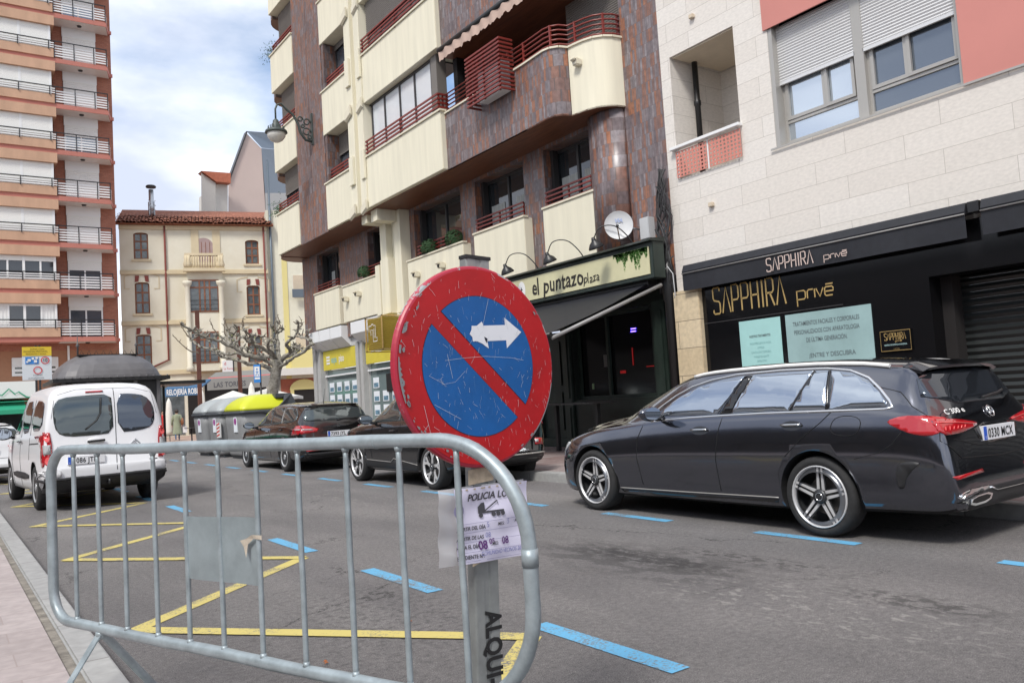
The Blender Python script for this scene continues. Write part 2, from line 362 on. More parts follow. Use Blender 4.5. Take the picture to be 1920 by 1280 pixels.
    worn(4.15, .55, 1.6, 4.4, .55, (.40, .385, .36), 16.0, (1, .5, 1), .04)
    worn(4.6, .22, 2.0, 3.3, .48, (.040, .039, .039), 15.0, (1, .5, 1), .05)
    worn(2.35, .75, 3.4, 6.2, .50, (.085, .081, .081), 18.0, (1, 1, 1), .08)
    worn(1.6, .7, 2.0, 5.5, .54, (.10, .096, .095), 18.0, (1, 1, 1), .08)
    worn(4.9, .7, 8.0, 15.0, .58, (.34, .325, .30), 12.0, (1, .3, 1), .05)
    L.new(c, b.inputs['Base Color']); b.inputs['Roughness'].default_value = .85; b.inputs['Specular IOR Level'].default_value = .3
    bp = N.new('ShaderNodeBump'); bp.inputs['Strength'].default_value = .9; bp.inputs['Distance'].default_value = .012; L.new(nz(150, 4, ro=.8), bp.inputs['Height']); L.new(bp.outputs[0], b.inputs['Normal'])
asphalt()
def paint(name, col):
    mt, N, L, b = _new(name); g = N.new('ShaderNodeNewGeometry')
    n = N.new('ShaderNodeTexNoise'); n.inputs['Scale'].default_value = 60; n.inputs['Detail'].default_value = 8; n.inputs['Roughness'].default_value = .75; L.new(g.outputs['Position'], n.inputs['Vector'])
    n3 = N.new('ShaderNodeTexNoise'); n3.inputs['Scale'].default_value = 3; n3.inputs['Detail'].default_value = 6; L.new(g.outputs['Position'], n3.inputs['Vector'])
    ad = N.new('ShaderNodeMath'); ad.operation = 'MULTIPLY_ADD'; ad.inputs[1].default_value = .55; L.new(n3.outputs['Fac'], ad.inputs[0]); L.new(n.outputs['Fac'], ad.inputs[2])
    r_ = N.new('ShaderNodeValToRGB'); e = r_.color_ramp.elements; e[0].position = .66; e[0].color = (.17, .16, .15, 1); e[1].position = .76; e[1].color = (*col, 1)
    L.new(ad.outputs[0], r_.inputs[0]); L.new(r_.outputs[0], b.inputs['Base Color']); b.inputs['Roughness'].default_value = .75
    bp = N.new('ShaderNodeBump'); bp.inputs['Strength'].default_value = .5; bp.inputs['Distance'].default_value = .006; n2 = N.new('ShaderNodeTexNoise'); n2.inputs['Scale'].default_value = 150; L.new(g.outputs['Position'], n2.inputs['Vector']); L.new(n2.outputs['Fac'], bp.inputs['Height']); L.new(bp.outputs[0], b.inputs['Normal'])
paint('road_yellow', (.56, .47, .15)); paint('road_blue', (.12, .38, .60))
mat('cream', (.74, .695, .55), .75, var=.075, scale=4.5, bump=.12, bscale=60, stretch=(1, 1, .10))
mat('cream_edge', (.68, .63, .50), .7, var=.08, scale=3)
mat('wood_soffit', (.16, .06, .03), .45, var=.35, scale=3, stretch=(6, .6, 1))
mat('red_rail', (.20, .030, .022), .35, spec=.5)
mat('dark_frame', (.035, .033, .034), .4)
mat('grey_shutter', (.17, .155, .14), .5)
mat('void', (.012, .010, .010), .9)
mat('glass', (.02, .024, .028), .04, spec=1.0, coat=.6)
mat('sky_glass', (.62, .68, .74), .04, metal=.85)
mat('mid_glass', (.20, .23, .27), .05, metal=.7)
mat('white_paint', (.78, .78, .77), .45)
mat('white_render', (.74, .74, .73), .6, var=.05)
mat('black_metal', (.015, .015, .016), .4)
mat('black_fabric', (.016, .017, .022), .55, var=.2, scale=8, bump=.1)
mat('black_panel', (.006, .006, .007), .12, spec=.5)
mat('steel', (.55, .56, .57), .3, metal=1.)
mat('gold', (.72, .50, .20), .35, metal=.7)
mat('grey_cable', (.03, .03, .032), .6)
mat('bush', (.035, .085, .03), .8, var=.5, scale=40)
TILE = [(0, (.115, .088, .092)), (.16, (.18, .155, .163)), (.34, (.145, .105, .105)), (.52, (.23, .205, .215)), (.64, (.17, .105, .092)), (.86, (.225, .11, .078)), (1, (.29, .125, .070))]
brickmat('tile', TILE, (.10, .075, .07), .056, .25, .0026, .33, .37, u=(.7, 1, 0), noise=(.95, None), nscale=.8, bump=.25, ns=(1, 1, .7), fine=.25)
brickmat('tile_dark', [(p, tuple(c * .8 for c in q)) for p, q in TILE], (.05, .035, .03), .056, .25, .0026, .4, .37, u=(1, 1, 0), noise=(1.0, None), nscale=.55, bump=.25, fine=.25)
brickmat('stone', [(0, (.67, .625, .57)), (.5, (.70, .655, .60)), (1, (.725, .685, .635))], (.42, .38, .335), 1.45, .345, .0035, .6, .37, u=(1, 1, 0), noise=(.5, None), nscale=1.3, bump=.3, ns=(1, 1, 2.2), fine=.07, zoff=.14)
brickmat('sandstone', [(0, (.56, .45, .29)), (1, (.66, .55, .38))], (.16, .13, .1), 3., .50, .006, .7, .5, u=(0, 1, 0), noise=(.8, None), nscale=3, bump=.5, fine=.12)
brickmat('paver_pink', [(0, (.34, .295, .285)), (.5, (.38, .33, .32)), (1, (.42, .37, .36))], (.32, .27, .255), .62, .275, .004, .8, .5, swap=True, noise=(.6, None), nscale=1.5, bump=.4, fine=.12)
brickmat('paver_right', [(0, (.22, .15, .14)), (.5, (.27, .21, .20)), (1, (.30, .25, .24))], (.12, .10, .10), .4, .4, .008, .8, 0, swap=True, noise=(.6, None), nscale=2, bump=.4, fine=.15)
brickmat('granite', [(0, (.30, .30, .295)), (1, (.36, .36, .35))], (.18, .17, .16), 9., .95, .006, .75, 0, swap=True, noise=(.6, None), nscale=6, bump=.3, fine=.12)
mat('gutter', (.22, .20, .17), .95, var=.45, scale=9, bump=.9, bscale=30)
mat('ground', (.13, .12, .115), .9, var=.15)
mat('plaza', (.42, .30, .24), .85, var=.12, scale=2)

# ------------------------------------------------------------------ ground, road, pavements
struct('ground', MB().poly([(-400, -300, -.30), (400, -300, -.30), (400, 500, -.30), (-400, 500, -.30)]), MATS['ground'])
rd = MB()
rd.poly([(.70, -8, 0), (7.56, -8, 0), (7.56, 34, 0), (.70, 34, 0)]); struct('road', rd, MATS['asphalt'])
sw = MB(); sw.poly([(-9, -8, .122), (.50, -8, .122), (.50, 34, .122), (-9, 34, .122)]); struct('pavement_left', sw, MATS['paver_pink'])
MB().box(.50, .556, -8, 34, -.1, .108).build('gutter_strip', MATS['gutter'])['kind'] = 'structure'
MB().box(.556, .712, -8, 34, -.1, .125).build('kerb_left', MATS['granite'], bevel=.012)['kind'] = 'structure'
MB().box(7.56, 7.80, -8, 34, -.1, .13).build('kerb_right', MATS['granite'], bevel=.012)['kind'] = 'structure'
struct('pavement_right', MB().poly([(7.80, -8, .127), (12.6, -8, .127), (12.6, 34, .127), (7.80, 34, .127)]), MATS['paver_right'])
pz = MB(); pz.poly([(-60, 34, .0), (60, 34, .0), (60, 75, .0), (-60, 75, .0)]); struct('plaza', pz, MATS['plaza'])
# yellow zigzag and blue bay marks: flat paint 4 mm up
def stripe(mb, a, b, w, z=.004):
    A, B = Vector((*a, 0)), Vector((*b, 0)); t = (B - A).normalized(); n = Vector((-t.y, t.x, 0)) * w / 2
    mb.poly([(A - n + Vector((0, 0, z))), (B - n + Vector((0, 0, z))), (B + n + Vector((0, 0, z))), (A + n + Vector((0, 0, z)))])
zz = MB(); Ls = [2.28 + 3.46 * i for i in range(8)]; Rs = [3.74 + 3.46 * i for i in range(8)]
for i in range(7):
    stripe(zz, (1.0, Ls[i]), (2.66, Rs[i] + .02), .125, .004); stripe(zz, (2.66, Rs[i]), (1.0, Ls[i + 1]), .125, .008)
o = zz.build('zigzag_marking', MATS['road_yellow']); o['kind'] = 'structure'
bl = MB()
for k in range(11):
    y = 2.80 + 2.32 * k
    if k != 3: stripe(bl, (2.83, y), (2.83, y + 1.12), .125)
for k in range(14):
    y = 1.78 + 2.03 * k
    stripe(bl, (5.90, y), (5.90, y + .98), .12)
o = bl.build('parking_bay_marking', MATS['road_blue']); o['kind'] = 'structure'
mat('litter_leaf', (.35, .12, .04), .8)
lf = MB()
for (x, y) in ((770, 1165), (610, 1240), (612, 1243)):
    p = onZ(x, y, .006); lf.poly([p + Vector((-.012, 0, 0)), p + Vector((0, -.01, .008)), p + Vector((.016, .004, .002)), p + Vector((.002, .012, .010))])
lf.single('dry_leaf', MATS['litter_leaf'], 'small orange dry leaves lying on the asphalt inside the yellow zigzag', 'leaf', origin=onZ(770, 1165, 0), kind='stuff')

# ------------------------------------------------------------------ windows and railings for the facades
def window(parent, P, s0, s1, z0, z1, d=0., mull=None, trans=None, shutter=0., fm='dark_frame', gm='glass', sm='grey_shutter', w=.06, name='window', spitch=.05, curtain=False):
    mb = MB(); frame(mb, P, s0, s1, z0, z1, d, w=w, mull=mull or [], trans=trans or [])
    o = mb.build(name, MATS[fm], parent)
    g = MB(); g.poly([P(s0 + w * .5, d + .03, z0 + w * .5), P(s1 - w * .5, d + .03, z0 + w * .5), P(s1 - w * .5, d + .03, z1 - w * .5), P(s0 + w * .5, d + .03, z1 - w * .5)])
    g.build('pane', MATS[gm], o)
    if shutter:
        sb = MB(); zz_ = z1 - (z1 - z0) * shutter; slats(sb, P, s0 + .02, s1 - .02, zz_ + .04, z1, d - .03, spitch); pbox(sb, P, s0 + .02, s1 - .02, d - .045, d - .02, zz_, zz_ + .04); sb.build('roller_shutter', MATS[sm], o)
    return o
def rails(parent, P, s0, s1, zs, d, r=.022, posts=None, mt='red_rail', ends=True, name='railing', rd=.035):
    mb = MB()
    for z in zs: pbox(mb, P, s0, s1, d - rd, d, z - r, z + r)
    for s in (posts or [s0 + .03, (s0 + s1) / 2, s1 - .03]): pbox(mb, P, s - .02, s + .02, d + .003, d + .03, zs[0] - .12, zs[-1])
    return mb.build(name, MATS[mt], parent)
def PXf(X0): return lambda s, d, z: (X0 + d, s, z)
# ------------------------------------------------------------------ tiled apartment building over the bar
TB = thing('apartment_building', 'apartment building clad in purple and orange tiles with cream balcony boxes and red rails', 'building', (11.35, 20, 0))
XF, XB, XP = 10.3, 11.35, 11.1; SO = 6.95; ZT = 22.0
P = PXf(XB)
# first floor wall with the five window openings
holes = [(12.72, 14.38, 5.40, 6.86), (15.18, 17.30, 5.40, 6.86), (18.02, 20.60, 5.36, 6.86), (22.45, 23.75, 5.30, 6.86), (26.05, 28.05, 5.25, 6.86)]
mb = MB(); wallgrid(mb, P, 11.62, 29.5, 3.66, SO - .002, holes, .38)
mb.build('tile_wall', MATS['tile'], TB)
mb = MB(); mb.poly([(XB, 10.6, 3.4), (XB, 11.62, 3.4), (XB, 11.62, ZT), (XB, 10.6, ZT)]); mb.poly([(XB, 29.5, 3.66), (16, 29.5, 3.66), (16, 29.5, ZT), (XB, 29.5, ZT)]); mb.split('tile_wall', MATS['tile'], TB)
for i, (a, b, c, d) in enumerate(holes):
    window(TB, P, a, b, c - .1, d, .34, mull=[a + (b - a) * .52], w=.07, gm='glass')
    m2 = MB(); pbox(m2, P, a, a + .10, .20, .33, c, d); pbox(m2, P, b - .10, b, .20, .33, c, d); m2.split('window_jamb', MATS['dark_frame'], TB)
# pleated curtains at the first floor panes
mat('curtain', (.42, .44, .42), .8, var=.25, scale=3, stretch=(8, 8, 1))
for a, b in ((13.6, 14.2), (13.0, 13.4), (16.5, 17.1), (15.4, 16.0), (26.3, 26.6), (27.3, 27.6), (22.7, 22.85)):
    m2 = MB(); n = 6
    for k in range(n):
        s = a + (b - a) * k / n; e = a + (b - a) * (k + 1) / n
        m2.poly([(XB + .36 - .01 * (k % 2), s, 5.5), (XB + .36 - .01 * ((k + 1) % 2), e, 5.5), (XB + .36 - .01 * ((k + 1) % 2), e, 6.2), (XB + .36 - .01 * (k % 2), s, 6.2)])
    m2.build('curtain', MATS['curtain'], TB)
# dark tiled recess between the two left windows, rounded tile pier on the right
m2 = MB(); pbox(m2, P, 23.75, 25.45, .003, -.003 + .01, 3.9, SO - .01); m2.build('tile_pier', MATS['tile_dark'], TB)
m2 = MB(); c = (11.35, 12.16)
pts = [(c[0] - .34 * math.sin(R(a)), c[1] + .50 * math.cos(R(a))) for a in range(0, 181, 12)]
m2.prism([(x, y, 3.9) for x, y in pts], [(x, y, SO - .004) for x, y in pts], smooth=True); m2.build('tile_pier', MATS['tile'], TB)
# wall lights and low parapet boxes of the first floor
def box1(y0, y1, zt, rnd=False, z0=4.10):
    m_ = MB()
    if rnd:
        pts = [(XP, y1), (XP, y0 + .25), (XP + .03, y0 + .12), (XP + .10, y0 + .03), (XP + .24, y0)]; pts += [(XB, y0), (XB, y1)]
        m_.prism([(x, y, z0) for x, y in pts], [(x, y, zt) for x, y in pts])
    else: m_.box(XP, XB - .002, y0, y1, z0, zt)
    o = m_.build('parapet_box', MATS['cream'], TB, bevel=.01)
    m_ = MB(); m_.box(XP - .03, XP + .12, y0 - .02, y1 + .02, zt, zt + .05); m_.build('coping', MATS['cream_edge'], o, bevel=.006); return o
box1(12.36, 14.21, 5.42); box1(14.93, 17.10, 5.42); box1(17.62, 20.68, 5.34); box1(22.62, 25.33, 5.28, True); box1(25.62, 27.82, 5.36)
for (a, b, z) in ((12.75, 14.35, 5.55), (15.2, 17.28, 5.55), (18.1, 20.4, 5.45), (22.7, 23.7, 5.42), (26.1, 28.0, 5.42)):
    rails(TB, P, a, b, [z, z + .10, z + .20, z + .30], -.10 + .08, r=.018)
# the stepped cream column under the pilasters
for (y0, y1, x0, z0, z1) in ((20.88, 21.30, 11.02, 3.95, SO), (21.30, 21.72, 11.18, 3.95, SO), (21.72, 22.12, 10.98, 3.95, 6.9), (22.12, 22.30, 11.16, 3.95, 6.9), (22.30, 22.60, 11.0, 4.0, 5.55), (21.50, 22.02, 10.9, 3.98, 5.62)):
    MB().box(x0, XB, y0, y1, z0, z1).build('column', MATS['cream'], TB, bevel=.008)
MB().box(XF + .1, 11.0, 21.05, 21.45, 6.62, SO - .003).build('beam', MATS['cream'], TB); MB().box(XF + .15, 11.0, 21.85, 22.2, 6.70, SO - .003).build('beam', MATS['cream'], TB)
# soffit of the overhang, with its curved corner
CUR = [(XF + .05, 13.6), (XF + .03, 13.1), (XF + .02, 12.85), (XF + .06, 12.68), (XF + .18, 12.54), (XF + .37, 12.49)]
CUR2 = [(10.68, 12.485), (10.705, 12.30), (10.75, 12.08), (10.83, 11.88), (10.97, 11.73), (11.14, 11.645), (11.36, 11.61)]
sp_ = [(XF + .05, 29.0)] + CUR + CUR2 + [(XB + .3, 11.61), (XB + .3, 29.0)]
MB().prism([(x, y, SO) for x, y in sp_], [(x, y, SO + .03) for x, y in sp_]).build('soffit', MATS['wood_soffit'], TB)
# lower corner round balconies at the far end
def far_round(z0, z1):
    pts = [(XF + .25, 28.95)] + [(XF + .95 - .85 * math.cos(R(a)), 28.95 + .95 * math.sin(R(a))) for a in range(0, 100, 15)] + [(XB + .4, 29.9), (XB + .4, 28.95)]
    o = MB().prism([(x, y, z0) for x, y in pts], [(x, y, z1) for x, y in pts]).build('round_balcony', MATS['tile'], TB)
    MB().prism([(x, y, z0 - .02) for x, y in pts], [(x, y, z0 - .001) for x, y in pts]).build('soffit', MATS['wood_soffit'], o)
def sheet(mb, pts, z0, z1):
    for i in range(len(pts) - 1):
        a, b = pts[i], pts[i + 1]; mb.add([(a[0], a[1], z0), (b[0], b[1], z0), (b[0], b[1], z1), (a[0], a[1], z1)], [(0, 1, 2, 3)], smooth=True)
    return mb
mat('reflection_white', (.66, .69, .72), .25, var=.06, scale=.8, coat=.8); mat('awning_beige', (.55, .40, .33), .8, var=.1)  # lowest bay A panes: bright sky reflection put into a white colour
for k in range(5):
    z0 = SO + 3.0 * k; zb = z0 + .035 if k == 0 else z0 + .10
    zp = z0 + 1.50; zw = z0 + 3.08
    # bay A: wide cream box with the four-pane window behind the rails
    ya, yb = 16.92, 21.20
    o = MB().box(XF - .08, XB, ya, yb, zb, zp).build('parapet_box', MATS['cream'], TB, bevel=.012)
    MB().box(XF - .12, XF + .1, ya - .04, yb + .02, zp, zp + .045).build('coping', MATS['cream_edge'], o)
    PW = PXf(XF + .10)
    sh = [0, .62, 1., .35, .6][k]
    w_ = window(TB, PW, ya + .62, yb - .12, zp + .02, zw, 0, mull=[ya + .62 + 3.54 * q for q in (.26, .5, .76)], shutter=sh, gm=('reflection_white' if k == 0 else 'mid_glass'), w=.06, spitch=.055)
    MB().box(XF + .06, XF + .34, ya + .30, ya + .58, zp, zw).build('pier', MATS['grey_shutter'], TB)
    rails(TB, PW, ya + .02, yb - .10, [zp + .10, zp + .21, zp + .32, zp + .43], -.20, r=.022)
    rails(TB, (lambda s, d, z: (XF - .10 + s, ya + d, z)), 0, .28, [zp + .10, zp + .21, zp + .32, zp + .43], .04, r=.022)
    MB().box(XF + .11, XB, ya + .62, yb, zw - .02, zb + 3.10).build('lintel', MATS['dark_frame'], TB) if k < 4 else None
    # bay B: small cream box with one window
    ya, yb = 22.30, 24.30
    o = MB().box(XF - .03, XB, ya, yb + .06, zb, zp).build('parapet_box', MATS['cream'], TB, bevel=.012)
    MB().box(XF - .07, XF + .1, ya, yb + .10, zp, zp + .045).build('coping', MATS['cream_edge'], o)
    window(TB, PXf(XF + .42), ya + .12, yb - .18, zp, zw, 0, mull=[ya + .95], shutter=[.42, .12, .5, 1, .3][k], gm='mid_glass', w=.06, spitch=.055)
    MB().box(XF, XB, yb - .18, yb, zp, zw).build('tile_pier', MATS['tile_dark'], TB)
    rails(TB, PXf(XF + .10), ya, yb - .05, [zp + .10, zp + .21, zp + .32, zp + .42], 0, r=.022)
    # bay C: far cream box
    ya, yb = 26.80, 29.0
    o = MB().box(XF - .03, XB, ya, yb, z0 + (.035 if k == 0 else .1), zp).build('parapet_box', MATS['cream'], TB, bevel=.012)
    MB().box(XF - .07, XF + .1, ya - .03, yb + .03, zp, zp + .045).build('coping', MATS['cream_edge'], o)
    window(TB, PXf(XF + .30), ya + .02, yb - .2, zp, zw, 0, mull=[ya + 1.1], shutter=[.55, 1, 1, .8, 1][k], gm='mid_glass', w=.06)
    rails(TB, PXf(XF + .10), ya, yb, [zp + .10, zp + .21, zp + .32, zp + .42], 0, r=.022)
    far_round(z0 + .0, z0 + 1.55)
    # loggia: tiled parapet that turns the corner, dark recess, upper fascia
    o = sheet(MB(), [(XF + .05, 16.92)] + CUR, z0 if k == 0 else z0 - .0, z0 + 1.42).build('tile_parapet', MATS['tile'], TB)
    sheet(MB(), CUR2, z0, z0 + 1.42).build('round_balcony', MATS['cream'], TB)
    cp = MB()
    for a, b in zip(([(XF + .05, 16.92)] + CUR + CUR2)[:-1], ([(XF + .05, 16.92)] + CUR + CUR2)[1:]):
        t = Vector((b[0] - a[0], b[1] - a[1], 0)).normalized(); nn = Vector((-t.y, t.x, 0)) * .0 + Vector((t.y, -t.x, 0)) * .07
        for sgn in (1,): cp.prism([Vector((*a, z0 + 1.42)) + nn * .5, Vector((*b, z0 + 1.42)) + nn * .5, Vector((*b, z0 + 1.42)) - nn, Vector((*a, z0 + 1.42)) - nn], [Vector((*a, z0 + 1.46)) + nn * .5, Vector((*b, z0 + 1.46)) + nn * .5, Vector((*b, z0 + 1.46)) - nn, Vector((*a, z0 + 1.46)) - nn])
    cp.build('coping', MATS['cream_edge'], o)
    rr = MB(); path = [(XF + .09, 16.9)] + [(x + .05, y + .02) for x, y in CUR] + [(x + .06, y + .03) for x, y in CUR2[1:]] + [(11.36, 11.7)]
    for q in range(5):
        pp = path if q < 4 else path
        rr.tube([(x, y, z0 + 1.52 + .10 * q) for x, y in pp], .020, n=6)
    for (x, y) in path[1::3]: rr.box(x - .02, x + .02, y - .02, y + .02, z0 + 1.4, z0 + 1.94)
    rr.build('railing', MATS['red_rail'], TB)
    # the floor, back wall and windows of the loggia
    MB().box(XF + .2, 12.9, 12.6, 16.9, z0 + .06, z0 + .16).build('loggia_floor', MATS['wood_soffit'], TB)
    MB().prism([(x + .02, y + (.0), z0 + 2.86) for x, y in [(XF + .08, 16.9)] + CUR + CUR2[1:] + [(12.9, 11.6), (12.9, 16.9)]], [(x + .02, y, z0 + 2.96) for x, y in [(XF + .08, 16.9)] + CUR + CUR2[1:] + [(12.9, 11.6), (12.9, 16.9)]]).build('loggia_ceiling', MATS['wood_soffit'], TB)
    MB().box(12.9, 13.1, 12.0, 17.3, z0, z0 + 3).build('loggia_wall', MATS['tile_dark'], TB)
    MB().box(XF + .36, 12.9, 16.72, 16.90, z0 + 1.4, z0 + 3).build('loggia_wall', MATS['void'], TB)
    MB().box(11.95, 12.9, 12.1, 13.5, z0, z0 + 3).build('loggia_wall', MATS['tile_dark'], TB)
    window(TB, PXf(XB + .10), 11.66, 13.35, z0 + 1.0, z0 + 2.86, 0, mull=[12.45], shutter=.8, gm='glass', w=.07)
# pilasters with slanted blocks at each floor, tile shaft with its joint
pm = MB()
for (y0, y1, dx) in ((21.20, 21.58, .12), (21.58, 21.86, -.06), (21.86, 22.30, .10)):
    pm.box(XF - dx, XB - .01, y0, y1, SO + .02, ZT)
pm.build('pilaster', MATS['cream'], TB, bevel=.006)
for k in range(5):
    z = SO + 3.0 * k
    for (y0, y1, dz) in ((21.16, 21.50, -.02), (21.92, 22.32, .0)):
        m_ = MB(); m_.prism([(XF - .13, y0, z + dz), (XF - .13, y1, z + dz - .12), (XF - .13, y1, z + dz + .12), (XF - .13, y0, z + dz + .30)], [(XF - .19, y0, z + dz + .05), (XF - .19, y1, z + dz - .07), (XF - .19, y1, z + dz + .12), (XF - .19, y0, z + dz + .30)]); m_.build('pilaster_block', MATS['cream_edge'], TB)
        MB().box(XF - .17, XF - .10, y0 + .02, y1 - .1, z + .9, z + 1.75).build('pilaster_block', MATS['cream'], TB, bevel=.01)
MB().box(XF, XB, 24.36, 25.54, SO + .001, ZT).build('tile_shaft', MATS['tile'], TB); MB().box(XF, XB, 25.56, 26.79, SO + .001, ZT).build('tile_shaft', MATS['tile'], TB)
# red slatted air-conditioner cage standing proud of the parapet
cg = MB(); ya, yb = 13.92, 15.32
for q in range(13):
    z = 7.93 + .092 * q; cg.box(XF - .33, XF - .29, ya, yb, z, z + .04); cg.box(XF - .29, XF + .04, ya, ya + .04, z, z + .04); cg.box(XF - .29, XF + .04, yb - .04, yb, z, z + .04)
for y in (ya + .1, (ya + yb) / 2, yb - .14): cg.box(XF - .285, XF - .255, y, y + .04, 7.93, 9.08)
cg.build('slatted_cage', MATS['red_rail'], TB)
MB().box(XF - .22, XF + .02, ya + .12, yb - .35, 7.96, 8.62).build('air_conditioner', MATS['white_render'], TB, bevel=.01)
# security camera on the curved box, small wall lights on the low boxes
def hood(parent, x, y, z, s=1.):
    m_ = MB(); m_.box(x - .20 * s, x, y - .09 * s, y + .09 * s, z - .07 * s, z + .10 * s); m_.box(x - .28 * s, x - .20 * s, y - .09 * s, y + .09 * s, z + .04 * s, z + .10 * s); return m_.build('wall_light', MATS['cream_edge'], parent, bevel=.02)
hood(TB, 10.74, 12.2, 7.95, .8)
for (px, py) in ((653, 562), (676, 552), (786, 516), (833, 499)):
    p = onX(px, py, XP); h = hood(TB, XP, p.y, p.z, .9); MB().lathe([(.045, 0), (.045, .05)], (XP - .20, p.y, p.z + .0), 'x', 10).build('lens', MATS['black_metal'], h)
# loose awning edge under the upper tiled fascia
aw = thing('awning', 'rolled beige awning with scalloped hem under the upper tiled balcony', 'awning', (XF - .1, 15, 9.9))
MB().tube([(XF - .12, 13.2, 9.88), (XF - .12, 16.75, 9.88)], .075, n=10).build('roller', MATS['black_metal'], aw)
vb = MB(); n = 60; top = []; bot = []
for i in range(n + 1):
    y = 13.2 + 3.5 * i / n; x = XF - .16 + .02 * math.sin(i * .9); top.append((x, y, 9.84)); bot.append((x + .02, y, 9.84 - .20 - .05 * abs(math.sin(i * .55)) - .02 * math.sin(i * 2.1)))
for i in range(n): vb.add([top[i], top[i + 1], bot[i + 1], bot[i]], [(0, 1, 2, 3)], smooth=True)
vb.build('valance', MATS['awning_beige'], aw)
# clipped box balls on the sills
def ball(px, py, Xp, r, label):
    p = onX(px, py, Xp); mb = MB(); mb.sph((p.x, p.y, p.z), r, 9); rng = random.Random(int(px))
    lf_ = MB()
    for q in range(900):
        a, b = rng.uniform(0, 6.283), math.acos(rng.uniform(-.5, 1)); d = Vector((math.sin(b) * math.cos(a), math.sin(b) * math.sin(a), math.cos(b))); c = p + d * r * rng.uniform(.92, 1.12)
        u = d.orthogonal().normalized() * r * .1; w = d.cross(u).normalized() * r * .08; u = u + d * r * rng.uniform(-.08, .08)
        lf_.poly([c - u, c - w, c + u, c + w])
    lf_.single('box_plant', MATS['bush'], label, 'plant', 'clipped plants on the cream sills', origin=(p.x, p.y, p.z - r))
ball(806, 466, XP + .12, .24, 'clipped green ball plant, left one of the two on the sill above the no-parking disc')
ball(852, 449, XP + .12, .24, 'clipped green ball plant, right one of the two on the sill above the no-parking disc')
ball(684, 512, XP + .12, .22, 'clipped green ball plant on the sill above the gold mesh box sign')
for z in (14.6, 8.55):
    fb = MB(); rng = random.Random(int(z * 10))
    for q in range(420):
        c = Vector((XF + .25 + rng.gauss(0, .16), 29.4 + rng.gauss(0, .3), z + .05 + abs(rng.gauss(0, .22)))); d = Vector((rng.uniform(-1, 1), rng.uniform(-1, 1), rng.uniform(-.3, 1))).normalized() * .09; e = d.orthogonal().normalized() * .02; fb.poly([c, c + d * .5 + e, c + d, c + d * .5 - e])
    fb.single('trailing_ivy', MATS['bush'], 'leafy plant spilling over the ' + ('upper' if z > 10 else 'lowest') + ' round tiled balcony at the far corner', 'plant', origin=(XF + .25, 29.4, z))
# ornate street lantern on its bracket on the tile shaft
mat('lantern_green', (.06, .075, .07), .5, var=.3, scale=20); mat('milk_glass', (.62, .60, .55), .2, spec=.6)
lt = thing('street_lantern', 'ornate cast iron wall lantern with a milky bowl on a scrolled bracket', 'street lamp', (XF, 25.3, 10.1))
G = onY(518, 250, 25.3); gx, gz = G.x, G.z
bm_ = MB(); bm_.box(XF - .05, XF, 25.24, 25.36, 10.05, 11.1)
main = [(XF, 25.3, 10.9)] + [(XF - .55 * math.sin(R(a)) * 1.0 - .1, 25.3, 10.55 + .35 * math.cos(R(a))) for a in range(20, 80, 15)]
arm = [(XF - .02, 25.3, 10.15), (XF - .25, 25.3, 10.18), (XF - .42, 25.3, 10.4), (XF - .5, 25.3, 10.7), (XF - .66, 25.3, 10.98), (XF - .85, 25.3, 11.10), (gx + .2, 25.3, gz + 1.02), (gx + .06, 25.3, gz + .95), (gx, 25.3, gz + .80), (gx, 25.3, gz + .45)]
bm_.tube(arm, [.05, .05, .05, .045, .04, .04, .035, .035, .03, .03], n=7)
for (cx, cz, r_) in ((XF - .22, 10.45, .15), (XF - .20, 10.78, .13), (XF - .42, 10.85, .10), (XF - .12, 10.28, .08), (XF - .34, 10.62, .07)):
    bm_.tube([(cx + r_ * math.cos(R(a)) * (1 - a / 700), 25.3, cz + r_ * math.sin(R(a)) * (1 - a / 700)) for a in range(0, 420, 30)], .028, n=5)
bm_.build('bracket', MATS['lantern_green'], lt)
hd = MB(); hd.lathe([(.03, .48), (.09, .42), (.10, .34), (.14, .28), (.15, .18), (.34, .08), (.36, .02), (.34, 0)], (gx, 25.3, gz), 'z', 20)
for k in range(14): a = 2 * math.pi * k / 14; hd.box(gx + .25 * math.cos(a) - .012, gx + .25 * math.cos(a) + .012, 25.3 + .25 * math.sin(a) - .012, 25.3 + .25 * math.sin(a) + .012, gz + .10, gz + .22)
hd.build('hood', MATS['lantern_green'], lt)
MB().lathe([(.30, 0), (.28, -.12), (.20, -.23), (.10, -.29), (0, -.31)], (gx, 25.3, gz), 'z', 20).build('bowl', MATS['milk_glass'], lt)
# ------------------------------------------------------------------ ground floor of the tiled building: the bar
mat('bar_green', (.018, .030, .024), .45, var=.35, scale=6, stretch=(1, 1, .3)); mat('bar_wood', (.010, .016, .013), .4, var=.4, scale=5)
mat('sign_cream', (.60, .57, .36), .45, var=.08, scale=2); mat('sign_ink', (.02, .018, .015), .5); mat('ivy_print', (.10, .26, .05), .7, var=.6, scale=30)
mat('neon_blue', (.10, .06, 1.), emit=6.0); mat('neon_red', (.5, .02, .02), emit=.12); mat('grey_arm', (.26, .255, .25), .4, var=.1, scale=10)
BAR = thing('shopfront', 'dark green bar shopfront with a glazed opening under the black awning', 'shopfront', (11.45, 14, .12))
P = PXf(11.45)
mb = MB(); wallgrid(mb, P, 10.95, 19.6, .12, 3.66, [(11.45, 13.9, 1.15, 2.95), (14.3, 15.2, .30, 2.75), (15.5, 18.8, 1.0, 2.9)], .25)
mb.build('front_panel', MATS['bar_wood'], BAR)
